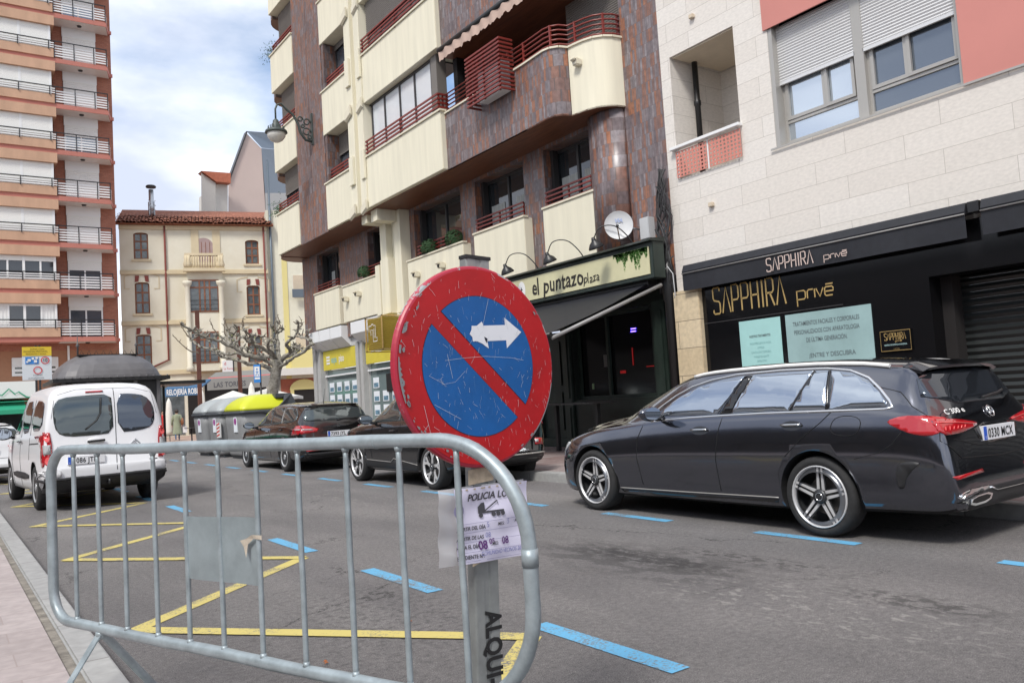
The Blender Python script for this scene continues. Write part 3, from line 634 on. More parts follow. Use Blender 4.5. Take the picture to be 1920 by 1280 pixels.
for y0, y1 in ((11.02, 11.36), (13.96, 14.24), (15.24, 15.46)):
    m_ = MB(); pbox(m_, P, y0, y1, -.06, -.003, .13, 3.0); pbox(m_, P, y0 + .07, y1 - .07, -.085, -.062, .3, 1.0); pbox(m_, P, y0 + .07, y1 - .07, -.085, -.062, 1.2, 2.8); m_.build('pilaster', MATS['bar_green'], BAR, bevel=.008)
m_ = MB()
for y in (14.36,): 
    pbox(m_, P, 14.32, 15.18, .08, .14, .3, 2.7)
    for z0, z1 in ((.5, 1.35), (1.5, 2.5)): pbox(m_, P, 14.44, 15.06, .05, .078, z0, z1)
m_.build('door', MATS['bar_green'], BAR, bevel=.01)
g = MB(); g.poly([P(11.45, .2, 1.15), P(13.9, .2, 1.15), P(13.9, .2, 2.95), P(11.45, .2, 2.95)]); g.poly([P(15.5, .2, 1.0), P(18.8, .2, 1.0), P(18.8, .2, 2.9), P(15.5, .2, 2.9)]); g.split('pane', MATS['black_panel'], BAR)
m_ = MB(); frame(m_, P, 11.45, 13.9, 1.15, 2.95, .12, w=.07, t=.06, mull=[12.9]); m_.build('window_frame', MATS['bar_green'], BAR)
m_ = MB(); pbox(m_, P, 10.95, 15.6, -.09, -.01, .13, .32); m_.build('plinth', MATS['bar_green'], BAR, bevel=.01)
def neon(x, y, w, h, mt, X=11.63): p = onX(x, y, X); q = MB(); q.box(X, X + .01, p.y - w / 2, p.y + w / 2, p.z - h / 2, p.z + h / 2); q.build('neon_tube', MATS[mt], BAR)
neon(1187, 616, .14, .018, 'neon_blue'); neon(1187, 621, .14, .018, 'neon_blue'); neon(1186, 668, .02, .36, 'neon_red'); neon(1222, 686, .30, .015, 'neon_red'); neon(1168, 697, .16, .06, 'neon_red')
mat('poster_dim', (.20, .20, .19), .6); neon(1135, 676, .10, .26, 'poster_dim'); mat('sticker_green', (.2, .3, .16), .6); neon(1112, 724, .06, .12, 'sticker_green', 11.36)
# high table with stools before the bar window
tb = thing('high_table', 'dark high table with two glasses in front of the bar window', 'table', (10.6, 12.9, .127))
MB().box(10.3, 10.9, 12.0, 13.7, 1.08, 1.12).build('table_top', MATS['dark_frame'], tb, bevel=.006)
for y in (12.2, 13.5): MB().box(10.56, 10.64, y, y + .08, .127, 1.08).build('leg', MATS['black_metal'], tb)
# the sign board
SB = thing('shop_sign', 'long cream bar sign reading el puntazo plaza with printed ivy and a dark green frame', 'sign', (10.8, 13, 3.35))
y0, y1, z0, z1 = 10.62, 15.35, 3.34, 4.02
MB().box(10.80, 11.1, y0, y1, z0, z1).build('board', MATS['bar_green'], SB, bevel=.01)
MB().box(10.78, 10.797, y0 + .09, y1 - .08, z0 + .08, z1 - .09).build('face', MATS['sign_cream'], SB)
MB().prism([(10.7, y0 - .03, z1), (11.1, y0 - .03, z1), (11.1, y0 - .03, z1 + .09), (10.75, y0 - .03, z1 + .05)], [(10.7, y1, z1), (11.1, y1, z1), (11.1, y1, z1 + .09), (10.75, y1, z1 + .05)]).build('cap', MATS['bar_wood'], SB)
def flatX(X, ya, za): return lambda u, v: (X, ya - u, za + v)        # lettering read from the street: u runs towards -Y
def gothic(mb, s, ya, za, h, sx, X, sp=1.06, bold=.006):
    f_ = flatX(X, ya, za); vs, fs = text2d(s, size=h, sx=sx, bold=bold, spacing=sp)
    out = []
    for u, v in vs:
        v2 = v * (1.15 if v > h * .5 else 1.0) - (.0 if v > 0 else .0); out.append(f_(u + .02 * math.sin(v / h * 5), v2 + .012 * math.sin(u * 21)))
    mb.add(out, fs)
tx = MB(); gothic(tx, 'el puntazo', onX(997, 548, 10.775).y, 3.515, .46, .86, 10.775, bold=.009); gothic(tx, 'plaza', onX(1094, 527, 10.775).y, 3.51, .26, .88, 10.775, bold=.003)
tx.build('lettering', MATS['sign_ink'], SB)
iv = MB(); rng = random.Random(5)
for k in range(1500):
    u = rng.random(); dens = max(.25 + .2 * math.sin(u * 31), .95 * math.exp(-((u - .30) / .13) ** 2), .75 * math.exp(-((u - .68) / .10) ** 2)) * (.8 + .2 * math.sin(u * 57)); dz = rng.random() ** 1.5 * dens * .48
    y = 10.74 + u * .92; z = 3.92 - dz; r_ = rng.uniform(.008, .02); a = rng.uniform(0, 6)
    iv.poly([(10.774, y + r_ * math.cos(a + q * 2.09), z + r_ * math.sin(a + q * 2.09)) for q in range(3)])
iv.build('ivy_print', MATS['ivy_print'], SB)
q = MB(); c = onX(978, 540, 10.775); q.poly([(10.7755, c.y + .14 * math.cos(R(a)), 3.68 + .2 * math.sin(R(a))) for a in range(0, 360, 15)]); q.build('emblem', MATS['white_paint'], SB)
q = MB(); q.box(10.768, 10.772, c.y - .008, c.y + .008, 3.64, 3.74); q.box(10.7685, 10.7715, c.y - .04, c.y + .04, 3.685, 3.70); q.build('emblem_mark', MATS['sign_ink'], SB)
# swan-neck lamps over the sign
lab = ['leftmost of the three black swan-neck lamps above the cream bar sign', 'middle of the three black swan-neck lamps above the cream bar sign', 'black swan-neck lamp nearest the satellite dish above the bar sign']
for k, (px, py) in enumerate(((949, 508), (1028, 487), (1115, 460))):
    H_ = onX(px, py, 10.35); lm = thing('wall_lamp', lab[k], 'lamp', (10.8, H_.y - .35, 4.05), group='swan-neck lamps above the bar sign')
    by = H_.y - .52
    pa = [(10.88, by, 4.05), (10.80, by + .06, 4.22), (10.68, by + .2, 4.42), (10.55, by + .34, 4.48), (10.42, by + .46, 4.43), (10.35, H_.y, H_.z + .15)]
    pa = [Vector(p) for p in pa]; sm = []
    for i in range(len(pa) - 1):
        for t in (0, .33, .66):
            a, b = pa[max(i - 1, 0)], pa[min(i + 2, len(pa) - 1)]; p0, p1 = pa[i], pa[i + 1]
            sm.append(.5 * ((2 * p0) + (-a + p1) * t + (2 * a - 5 * p0 + 4 * p1 - b) * t * t + (-a + 3 * p0 - 3 * p1 + b) * t ** 3))
    sm.append(pa[-1]); MB().tube(sm, .012, n=6).build('arm', MATS['black_metal'], lm)
    M = Matrix.Rotation(R(-22), 4, 'Y'); MB().lathe([(.03, .10), (.045, .05), (.05, .03), (.11, -.02), (.155, -.10), (.15, -.12), (.0, -.08)], (10.35, H_.y, H_.z + .06), 'z', 18, M=M).build('shade', MATS['black_metal'], lm)
# big folding awning with its grey arm
AW = thing('awning', 'large black fabric awning opened over the bar front on a grey folding arm', 'awning', (11.0, 13.2, 3.2))
fa = MB(); xo, xi, zo, zi, ya, yb = 8.55, 11.0, 2.36, 3.30, 10.98, 16.2
for i in range(8):
    for j in range(14):
        def q(u, v): return (xi + (xo - xi) * u, ya + (yb - ya) * v, zi + (zo - zi) * u - .05 * math.sin(math.pi * u) + .012 * math.sin(v * 40) * u)
        fa.add([q(i / 8, j / 14), q((i + 1) / 8, j / 14), q((i + 1) / 8, (j + 1) / 14), q(i / 8, (j + 1) / 14)], [(0, 1, 2, 3)], smooth=True)
fa.build('fabric', MATS['black_fabric'], AW)
MB().tube([onX(1240, 534, 10.95), (8.55, 10.92, 2.27)], .034, n=8).build('folding_arm', MATS['grey_arm'], AW)
MB().tube([(8.52, 10.9, 2.33), (8.52, 16.2, 2.33)], .04, n=8).build('front_bar', MATS['black_metal'], AW); MB().box(10.95, 11.2, 10.95, 16.2, 3.24, 3.34).build('cassette', MATS['black_metal'], AW)
# satellite dish, junction box, cables, downpipe
mat('dish_grey', (.60, .61, .62), .45, var=.05); mat('box_grey', (.52, .53, .54), .5); mat('logo_blue', (.35, .42, .62), .6); mat('rust', (.30, .16, .07), .8)
c = onX(1160, 422, 10.75); ds = thing('satellite_dish', 'pale grey satellite dish with the letters VIA on the tiled wall', 'satellite dish', (11.1, c.y, c.z - .3))
nrm = (Vector((0, 0, 1.33)) - c).normalized() + Vector((-.10, -.12, .22)); M = nrm.normalized().to_track_quat('Z', 'Y').to_matrix().to_4x4()
MB().lathe([(0, -.045), (.1, -.042), (.2, -.022), (.27, 0), (.275, .004), (.27, -.008), (.2, -.032), (0, -.055)], c, 'z', 36, M=M).build('reflector', MATS['dish_grey'], ds)
f_ = lambda u, v: c + M @ Vector((u, v, -.018)); t = MB(); lettering(t, 'VIA', lambda u, v: f_(u - .075, v + .06), size=.10, bold=.004, shear=.2); t.build('lettering', MATS['logo_blue'], ds)
MB().tube([c + M @ Vector((.0, -.27, -.02)), c + M @ Vector((-.02, -.17, .20)), c + M @ Vector((-.03, -.07, .28))], .012, n=6).build('arm', MATS['rust'], ds); MB().lathe([(.025, 0), (.03, .09), (.02, .12)], c + M @ Vector((-.03, -.09, .25)), 'z', 10, M=M).build('receiver', MATS['black_metal'], ds)
MB().tube([c + M @ Vector((0, 0, -.05)), Vector((11.34, c.y, c.z - .05)), Vector((11.34, c.y, c.z - .25))], .022, n=6).build('wall_bracket', MATS['steel'], ds)
c = onX(1217, 428, 11.3); jb = MB(); jb.box(11.16, 11.35, c.y - .12, c.y + .12, c.z - .22, c.z + .20); jb.single('junction_box', MATS['box_grey'], 'small pale grey electrical box on the tiles to the right of the satellite dish', 'electrical box', origin=(11.3, c.y, c.z - .2), bevel=.012)
cbm = MB(); rng = random.Random(3)
for k in range(11):
    pts = []
    for j in range(9):
        t = j / 8; px = 1241 + 11 * t + rng.uniform(-6, 6) + (8 * math.sin(t * 9 + k)); py = 318 + 232 * t; p = onX(px, py, 11.26 + .05 * math.sin(k)); pts.append((11.22 + rng.uniform(-.05, .06), p.y, p.z))
    cbm.tube(pts, rng.choice([.010, .014, .02]), n=5)
for (x0, y0_, x1, y1_) in ((1228, 430, 1246, 470), (1226, 452, 1150, 462), (1236, 326, 1246, 360), (1253, 470, 1262, 512), (1228, 500, 1262, 480), (1243, 384, 1250, 392), (1230, 350, 1244, 364)):
    a, b = onX(x0, y0_, 11.2), onX(x1, y1_, 11.24); mid = (a + b) / 2 + Vector((0, 0, -.06)); cbm.tube([a, mid, b], .014, n=5)
cbm.single('cable_bundle', MATS['grey_cable'], 'tangled black cables running down the tiles beside the white stone wall', 'cables', origin=(11.3, 10.75, 3.4))
MB().lathe([(.10, .13), (.10, 2.9), (.12, 2.95), (.14, 3.4), (.05, 3.9)], (11.28, 10.74, 0), 'z', 14).single('downpipe', MATS['black_metal'], 'black downpipe between the bar front and the sandstone pillar', 'pipe')
MB().box(11.40, 11.55, 10.60, 10.95, .12, 3.9).build('corner_panel', MATS['black_metal'], BAR)
cc = onX(1246, 506, 11.1); MB().tube([cc, cc + Vector((0, -.08, .05)), cc + Vector((0, -.2, -.1)), cc + Vector((0, -.22, -.5)), cc + Vector((0, -.19, -.56))], .009, n=5).single('loose_cable', MATS['box_grey'], 'loose pale cable end hanging by the bar sign corner', 'cable')

# ------------------------------------------------------------------ estate agent under the white coffered cornice
mat('agent_yellow', (.62, .52, .06), .5, var=.05); mat('marble_grey', (.42, .42, .41), .5, var=.10, scale=4); mat('coffer_white', (.76, .77, .78), .5); mat('coffer_grey', (.50, .50, .50), .6)
mat('gold_mesh', (.46, .34, .06), .35, metal=.5); mat('agent_glass', (.25, .32, .32), .06, metal=.35); mat('paper', (.72, .76, .80), .7); mat('photo_blue', (.12, .22, .30), .6, var=.6, scale=12); mat('agent_teal', (.30, .50, .40), .5)
ES = thing('shopfront', 'estate agent shopfront with yellow fascia, fluted grey piers and rows of listing sheets', 'shopfront', (11.5, 25, .12))
P = PXf(11.55)
mb = MB(); wallgrid(mb, P, 19.6, 29.2, .12, 3.66, [(20.2, 24.55, .5, 3.3), (25.35, 28.15, .5, 3.3)], .2); mb.build('front_panel', MATS['marble_grey'], ES)
for y0, y1 in ((24.58, 25.25), (28.2, 29.05), (19.72, 20.15)):
    for q in range(4): w = (y1 - y0) / 4; MB().box(11.36 + .05 * (q % 2), 11.55, y0 + q * w + .01, y0 + (q + 1) * w - .01, .12, 3.45).build('fluted_pier', MATS['marble_grey'], ES)
for y0, y1 in ((25.3, 28.15), (20.2, 24.55)):
    MB().box(11.46, 11.54, y0, y1, 2.66, 3.34).build('fascia', MATS['agent_yellow'], ES)
    g = MB(); g.poly([P(y0 + .02, .05, .5), P(y1 - .02, .05, .5), P(y1 - .02, .05, 2.65), P(y0 + .02, .05, 2.65)]); g.build('pane', MATS['agent_glass'], ES)
    MB().box(11.5, 11.56, y0, y1, 2.42, 2.47).build('transom', MATS['coffer_white'], ES)
t = MB(); lettering(t, 'piso', flatX(11.455, 26.75, 2.90), size=.36, sx=.75, bold=.006); lettering(t, 'INMOBILIARIA', flatX(11.455, 24.15, 3.0), size=.26, sx=.7, bold=.004); t.build('lettering', MATS['white_paint'], ES)
t = MB(); lettering(t, 'espa', flatX(11.455, 27.42, 2.90), size=.34, sx=.78, bold=.01); t.build('lettering', MATS['agent_teal'], ES)
t = MB()
for q in range(3): t.box(11.452, 11.458, 27.55, 27.85, 2.86 + .11 * q, 2.93 + .11 * q)
t.build('emblem', MATS['coffer_white'], ES)
rng = random.Random(11)
for y0, cols in ((25.45, 4), (20.5, 6)):
    for cidx in range(cols):
        for r_ in range(4):
            if (cidx * 3 + r_) % 7 == 5: continue
            ya = y0 + .12 + cidx * .66; za = 2.2 - r_ * .44
            MB().box(11.582, 11.588, ya, ya + .42, za - .34, za).build('listing_sheet', MATS['paper'], ES); MB().box(11.577, 11.581, ya + .05, ya + .37, za - .31, za - .17).build('listing_photo', MATS['photo_blue'], ES)
MB().box(11.56, 11.59, 22.9, 23.35, 1.72, 2.28).build('screen', MATS['void'], ES)
# cornice: white cassettes whose underside slopes back
for (a, b, dx) in ((25.62, 28.62, 0), (22.45, 24.9, -.0), (17.0, 22.3, 0)):
    n = max(2, round((b - a) / 1.0))
    for q in range(n):
        y0 = a + (b - a) * q / n + .02; y1 = a + (b - a) * (q + 1) / n - .02
        m_ = MB(); m_.prism([(11.12, y0, 4.06), (11.12, y0, 3.68), (11.46, y0, 3.36), (11.52, y0, 4.06)], [(11.12, y1, 4.06), (11.12, y1, 3.68), (11.46, y1, 3.36), (11.52, y1, 4.06)]); m_.build('cornice_cassette', MATS['coffer_white'], ES)
MB().box(11.47, 11.6, 17.0, 29.2, 3.36, 4.08).build('cornice_back', MATS['coffer_grey'], ES)
# gold mesh box sign
GB = thing('box_sign', 'gold perforated metal box sign with a white outlined letter emblem hanging over the estate agent', 'sign', (10.3, 21.5, 2.85))
x0, x1, ya, yb, z0, z1 = 10.30, 11.10, 20.92, 22.02, 2.86, 3.86
MB().box(x0 + .06, x1, ya + .06, yb - .06, z0 + .05, z1 - .05).build('box', MATS['gold_mesh'], GB)
g = MB(); n = 16
for i in range(n):
    for j in range(n):
        for face in range(2):
            off = (j % 2) * .5
            if face == 0: c0 = (ya + .02 + (yb - ya - .05) * (i + off) / n, z0 + .02 + (z1 - z0 - .04) * (j + .5) / n); hw, hh = .030, .012; g.add([(x0 + .01, c0[0] - hw, c0[1]), (x0 - .004, c0[0], c0[1] - hh), (x0 + .01, c0[0] + hw, c0[1]), (x0 - .004, c0[0], c0[1] + hh * 1.8)], [(0, 1, 2, 3)])
            else: c0 = (x0 + .02 + (x1 - x0 - .05) * (i + off) / n, z0 + .02 + (z1 - z0 - .04) * (j + .5) / n); hw, hh = .022, .012; g.add([(c0[0] - hw, ya + .01, c0[1]), (c0[0], ya - .004, c0[1] - hh), (c0[0] + hw, ya + .01, c0[1]), (c0[0], ya - .004, c0[1] + hh * 1.8)], [(0, 1, 2, 3)])
g.build('mesh_panel', MATS['gold_mesh'], GB)
fr = MB()
for y in (ya, yb - .03):
    for z in (z0, z1 - .03): fr.box(x0, x1, y, y + .03, z, z + .03)
    fr.box(x0, x0 + .03, y, y + .03, z0, z1)
fr.build('frame', MATS['gold'], GB)
t = MB(); f_ = flatX(x0 - .012, yb - .28, z0 + .28)
ribbon(t, [(.0, .30), (.0, .46), (.17, .46), (.17, .50), (.30, .50), (.30, .46), (.42, .46), (.42, .10), (.52, .10), (.52, 0), (.26, 0), (.26, .34), (.12, .34), (.12, .18)], .022, f_); ribbon(t, [(.33, .38), (.33, .10)], .02, f_); t.build('emblem', MATS['white_paint'], GB)

# ------------------------------------------------------------------ white stone building with the black shop below
mat('salmon', (.57, .225, .19), .55, var=.04, scale=1); mat('salmon_light', (.60, .23, .18), .5); mat('alu', (.40, .385, .36), .35, metal=.25); mat('alu_shutter', (.66, .66, .66), .35, metal=.2); mat('beige_render', (.60, .51, .39), .7, var=.06)
WB = thing('apartment_building', 'modern building clad in pale stone slabs with salmon panels above the black beauty shop', 'building', (11.35, 4, 0))
XW = 11.35; P = PXf(XW); ZB = 3.05
NI = (8.86, 10.36, 5.15, 7.49); WI = (5.16, 8.18, 5.13, 9.9)
mb = MB(); wallgrid(mb, P, -8, 10.60, ZB, 16.0, [NI, WI], .42); mb.build('stone_wall', MATS['stone'], WB)
# niche with a back wall, side wall, soffit, drainpipe and small window
nb = MB(); a, b, c, d = NI; D = 1.42
nb.poly([P(a, D, c), P(b, D, c), P(b, D, d), P(a, D, d)]); nb.poly([P(b, .42, c), P(b, D, c), P(b, D, d), P(b, .42, d)]); nb.poly([P(a, .42, c), P(a, D, c), P(a, D, d), P(a, .42, d)]); nb.poly([P(a, .42, c), P(b, .42, c), P(b, D, c), P(a, D, c)]); nb.poly([P(a, .42, d), P(b, .42, d), P(b, D, d), P(a, D, d)])
nb.build('balcony_recess', MATS['stone'], WB)
MB().box(XW + .04, XW + D - .02, a + .05, b - .05, d - .03, d - .004).build('recess_ceiling', MATS['beige_render'], WB)
MB().lathe([(.055, c), (.055, 6.6), (.07, 6.62), (.07, 6.7), (.055, 6.72), (.055, d - .03)], (XW + .55, b - .12, 0), 'z', 12).build('drainpipe', MATS['black_metal'], WB)
window(WB, PXf(XW + D - .06), a + .02, a + .55, 5.6, 7.0, 0, shutter=.95, fm='alu', sm='alu_shutter', gm='glass', spitch=.05)
# salmon perforated railing under a white handrail
rl = MB(); pz0, pz1 = 5.17, 5.66
def perf(mb, y0, y1, z0, z1, X, nx, nz):
    for i in range(nx):
        for j in range(nz):
            ya, yb = y0 + (y1 - y0) * i / nx, y0 + (y1 - y0) * (i + 1) / nx; za, zb = z0 + (z1 - z0) * j / nz, z0 + (z1 - z0) * (j + 1) / nz; h = .25
            A = [(ya, za), (yb, za), (yb, zb), (ya, zb)]; B = [(ya + (yb - ya) * h, za + (zb - za) * h), (yb - (yb - ya) * h, za + (zb - za) * h), (yb - (yb - ya) * h, zb - (zb - za) * h), (ya + (yb - ya) * h, zb - (zb - za) * h)]
            mb.add([(X, *p) for p in A] + [(X, *p) for p in B], [(0, 1, 5, 4), (1, 2, 6, 5), (2, 3, 7, 6), (3, 0, 4, 7)])
for y0, y1 in ((8.84, 9.55), (9.60, 10.34)): perf(rl, y0, y1, pz0, pz1, XW - .05, 9, 7); perf(rl, y0, y1, pz0, pz1, XW - .044, 9, 7)
rl.build('perforated_panel', MATS['salmon_light'], WB)
MB().box(XW - .11, XW + .02, 8.82, 10.44, 5.70, 5.76).build('handrail', MATS['white_paint'], WB, bevel=.008)
m_ = MB()
for y in (8.92, 9.57, 10.28): m_.box(XW - .04, XW - .02, y, y + .03, 5.15, 5.70)
m_.split('railing_post', MATS['white_paint'], WB)
# salmon panels around the big window
s_ = MB(); s_.box(XW - .035, XW - .002, 8.18 - 3.02, 8.24, 7.11, 9.95)
pa = MB(); pa.box(XW - .03, XW - .003, -8, 5.15, 5.13, 9.9); pa.build('salmon_panel', MATS['salmon'], WB)
pa = MB(); pa.box(XW - .03, XW - .003, 5.15, 8.24, 7.13, 9.9); pa.build('salmon_panel', MATS['salmon'], WB)
MB().box(XW - .045, XW - .032, -8, 8.26, 5.095, 5.125).build('sill_strip', MATS['alu'], WB)
# the double window: frames, transoms, shutters, panes
PW = PXf(XW + .17); zt = 7.13
fm = MB(); pbox(fm, PW, 8.10, 8.18, -.16, .10, 5.13, zt); pbox(fm, PW, 5.16, 5.22, -.12, .10, 5.13, zt); pbox(fm, PW, 6.60, 6.76, -.05, .10, 5.13, zt); pbox(fm, PW, 5.16, 8.18, .04, .12, 5.13, 5.19)
pbox(fm, PW, 5.16, 8.18, .10, .30, zt - .02, zt + .02); fm.build('window_frame', MATS['alu'], WB)
for (y0, y1, m0) in ((6.76, 8.10, 7.32), (5.22, 6.60, 5.98)):
    o = MB(); frame(o, PW, y0, y1, 5.19, zt, .03, w=.045, t=.05, trans=[5.54]); frame(o, PW, y0 + .05, m0, 5.57, zt, .0, w=.05, t=.05); frame(o, PW, m0, y1 - .05, 5.57, zt, .015, w=.055, t=.04); o = o.build('window', MATS['alu'], WB)
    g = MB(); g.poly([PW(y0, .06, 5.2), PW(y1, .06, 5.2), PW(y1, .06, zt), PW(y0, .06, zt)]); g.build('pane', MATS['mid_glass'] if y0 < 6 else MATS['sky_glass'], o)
    sl = MB(); slats(sl, PW, y0 - .01, y1 + .01, 6.22, zt, -.03, .047, .018); pbox(sl, PW, y0 - .01, y1 + .01, -.05, -.01, 6.17, 6.22); sl.build('roller_shutter', MATS['alu_shutter'], o)
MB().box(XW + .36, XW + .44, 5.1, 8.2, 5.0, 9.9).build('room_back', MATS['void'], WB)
for (px, py) in ((1299, 33), (1336, 385)): p = onX(px, py, XW); MB().box(XW - .07, XW, p.y - .05, p.y + .05, p.z - .03, p.z + .05).build('wall_light', MATS['beige_render'], WB, bevel=.01)
# --- shop below
SH = thing('shopfront', 'black glazed beauty shop front with gold letters, two pale posters and a black roller door', 'shopfront', (11.35, 6, .12))
MB().box(11.2, 11.6, 9.97, 10.58, .12, 3.06).build('stone_pillar', MATS['sandstone'], SH, bevel=.01)
MB().box(11.30, 11.6, 5.86, 9.97, .127, 3.3).build('black_wall', MATS['black_panel'], SH)
MB().box(11.292, 11.299, 7.2, 9.96, 2.40, 2.415).build('panel_joint', MATS['dark_frame'], SH)
t = MB(); f_ = flatX(11.292, 9.72, 2.55); u = strokes(t, 'SAPPHIRA', 0, 0, .46, .030, f_, sx=.80); t.build('lettering', MATS['gold'], SH)
t = MB(); strokes(t, 'prive', 1.72, .03, .27, .022, f_, sx=1.05); t.build('lettering', MATS['gold'], SH)
mat('poster_mint', (.36, .62, .60), .5, var=.04); mat('poster_grey', (.30, .44, .44), .4, var=.12, scale=2); mat('poster_text', (.10, .13, .14), .7); mat('poster_pale', (.22, .42, .42), .7)
def yz(x, y, X=11.29): p = onX(x, y, X); return p.y, p.z
MB().box(11.28, 11.287, 8.34, 9.18, .95, 2.355).build('poster', MATS['poster_mint'], SH); MB().box(11.28, 11.287, 6.74, 8.24, .95, 2.36).build('poster', MATS['poster_grey'], SH)
t = MB(); lettering(t, 'NUESTROS TRATAMIENTOS', flatX(11.277, 8.98, 2.06), size=.055, sx=.62, bold=.001); t.build('poster_text', MATS['poster_text'], SH)
t = MB()
for k, w in enumerate(('RADIOFRECUENCIA FACIAL', 'LIMPIEZA', 'CAVITACION CORPORAL', 'MASAJE RELAJANTE', 'DEPILACION', 'TRATAMIENTOS FACIALES', 'PRESOTERAPIA')): lettering(t, w, lambda u, v, k=k: (11.277, 8.76 - u, 1.94 - .075 * k + v), size=.05, sx=.7, align='CENTER')
t.build('poster_text', MATS['poster_pale'], SH)
t = MB()
for k, w in enumerate(('TRATAMIENTOS FACIALES Y CORPORALES', 'PERSONALIZADOS CON APARATOLOGIA', 'DE ÚLTIMA GENERACIÓN.')): lettering(t, w, lambda u, v, k=k: (11.277, 7.52 - u, 2.16 - .135 * k + v), size=.098, sx=.62, bold=.001, align='CENTER')
lettering(t, '¡ENTRE Y DESCUBRA', lambda u, v: (11.277, 7.45 - u, 1.64 + v), size=.10, sx=.86, bold=.001, align='CENTER'); t.build('poster_text', MATS['poster_text'], SH)
pl = MB(); pl.box(11.27, 11.299, 6.17, 6.64, 1.63, 1.935); o = pl.build('plaque', MATS['black_panel'], SH)
t = MB(); ribbon(t, [(0, 0), (.45, 0), (.45, .285), (0, .285)], .009, flatX(11.267, 6.63, 1.64), closed=True); strokes(t, 'SAPPHIRA', .06, .155, .10, .009, flatX(11.267, 6.63, 1.64), sx=.78); strokes(t, 'prive', .22, .125, .035, .005, flatX(11.267, 6.63, 1.64), sx=1.2); lettering(t, 'LEÓN', flatX(11.267, 6.44, 1.655), size=.025, spacing=1.5); t.build('plaque_lettering', MATS['gold'], o)
t = MB(); lettering(t, 'CENTRO DE ESTÉTICA AVANZADA', flatX(11.266, 6.58, 1.715), size=.03, sx=.72, bold=.001); t.build('plaque_lettering', MATS['poster_grey'], o)
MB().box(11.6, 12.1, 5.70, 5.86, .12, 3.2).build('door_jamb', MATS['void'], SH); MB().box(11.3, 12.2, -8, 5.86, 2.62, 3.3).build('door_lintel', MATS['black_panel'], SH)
mat('door_black', (.018, .021, .021), .35, spec=.5)
sl = MB(); slats(sl, PXf(11.86), -8, 5.70, .13, 2.62, 0, .098, .05); sl.build('roller_door', MATS['door_black'], SH)
# awnings
def awn(name, label, y0, y1):
    a = thing('awning', label, 'awning', (11.2, (y0 + y1) / 2, 3.3), group=None)
    pr = [(11.34, 3.53), (11.14, 3.50), (11.09, 3.38), (11.10, 3.35), (11.34, 3.36)]
    MB().prism([(x, y0, z) for x, z in pr], [(x, y1, z) for x, z in pr]).build('cassette', MATS['black_fabric'], a)
    MB().tube([(11.085, y0, 3.345), (11.085, y1, 3.345)], .012, n=6).build('front_bar', MATS['grey_arm'], a)
    v = MB(); n = 24; zb = 3.03
    for i in range(n):
        def q(i, z): y = y0 + (y1 - y0) * i / n; return (11.10 + .012 * math.sin(i * .9) * (1 if z < 3.2 else 0), y, z)
        v.add([q(i, 3.34), q(i + 1, 3.34), q(i + 1, zb), q(i, zb)], [(0, 1, 2, 3)], smooth=True)
    v.build('valance', MATS['black_fabric'], a); return a
mat('pink_letter', (.66, .52, .46), .6)
a = awn('awning', 'long closed black awning with thin pink lettering above the gold shop sign', 5.20, 10.22)
t = MB(); f_ = flatX(11.07, 8.36, 3.085); strokes(t, 'SAPPHIRA', 0, 0, .21, .017, f_, sx=1.0); strokes(t, 'prive', 1.05, .02, .125, .012, f_, sx=1.35); t.build('lettering', MATS['pink_letter'], a)
awn('awning', 'plain black awning over the roller door at the right edge of the photo', -2.0, 5.0)
m_ = MB(); m_.box(11.12, 11.34, 5.03, 5.17, 3.36, 3.50); m_.single('awning_bracket', MATS['black_metal'], 'small black bracket between the two black awnings', 'bracket')
# ------------------------------------------------------------------ buildings across the plaza
mat('peach', (.52, .325, .215), .8, var=.14, scale=1.2, stretch=(1, 1, .3)); mat('coral', (.46, .17, .13), .7, var=.08, scale=1); mat('balc_white', (.72, .72, .70), .6); mat('shutter_white', (.78, .77, .73), .6); mat('door_brown', (.16, .06, .04), .5, var=.2)
brickmat('brick_red', [(0, (.29, .095, .055)), (1, (.39, .145, .085))], (.30, .16, .12), .25, .075, .01, .8, .5, u=(1, 1, 0), noise=(.8, None), nscale=.8, bump=.2, fine=.15)
LB = thing('apartment_building', 'tall red brick block with peach balcony boxes and white rails at the left edge', 'building', (2, 59, 0))
Y0, YF = 59.0, 57.7
def fx(x, y, Y=YF): return onY(x, y, Y)
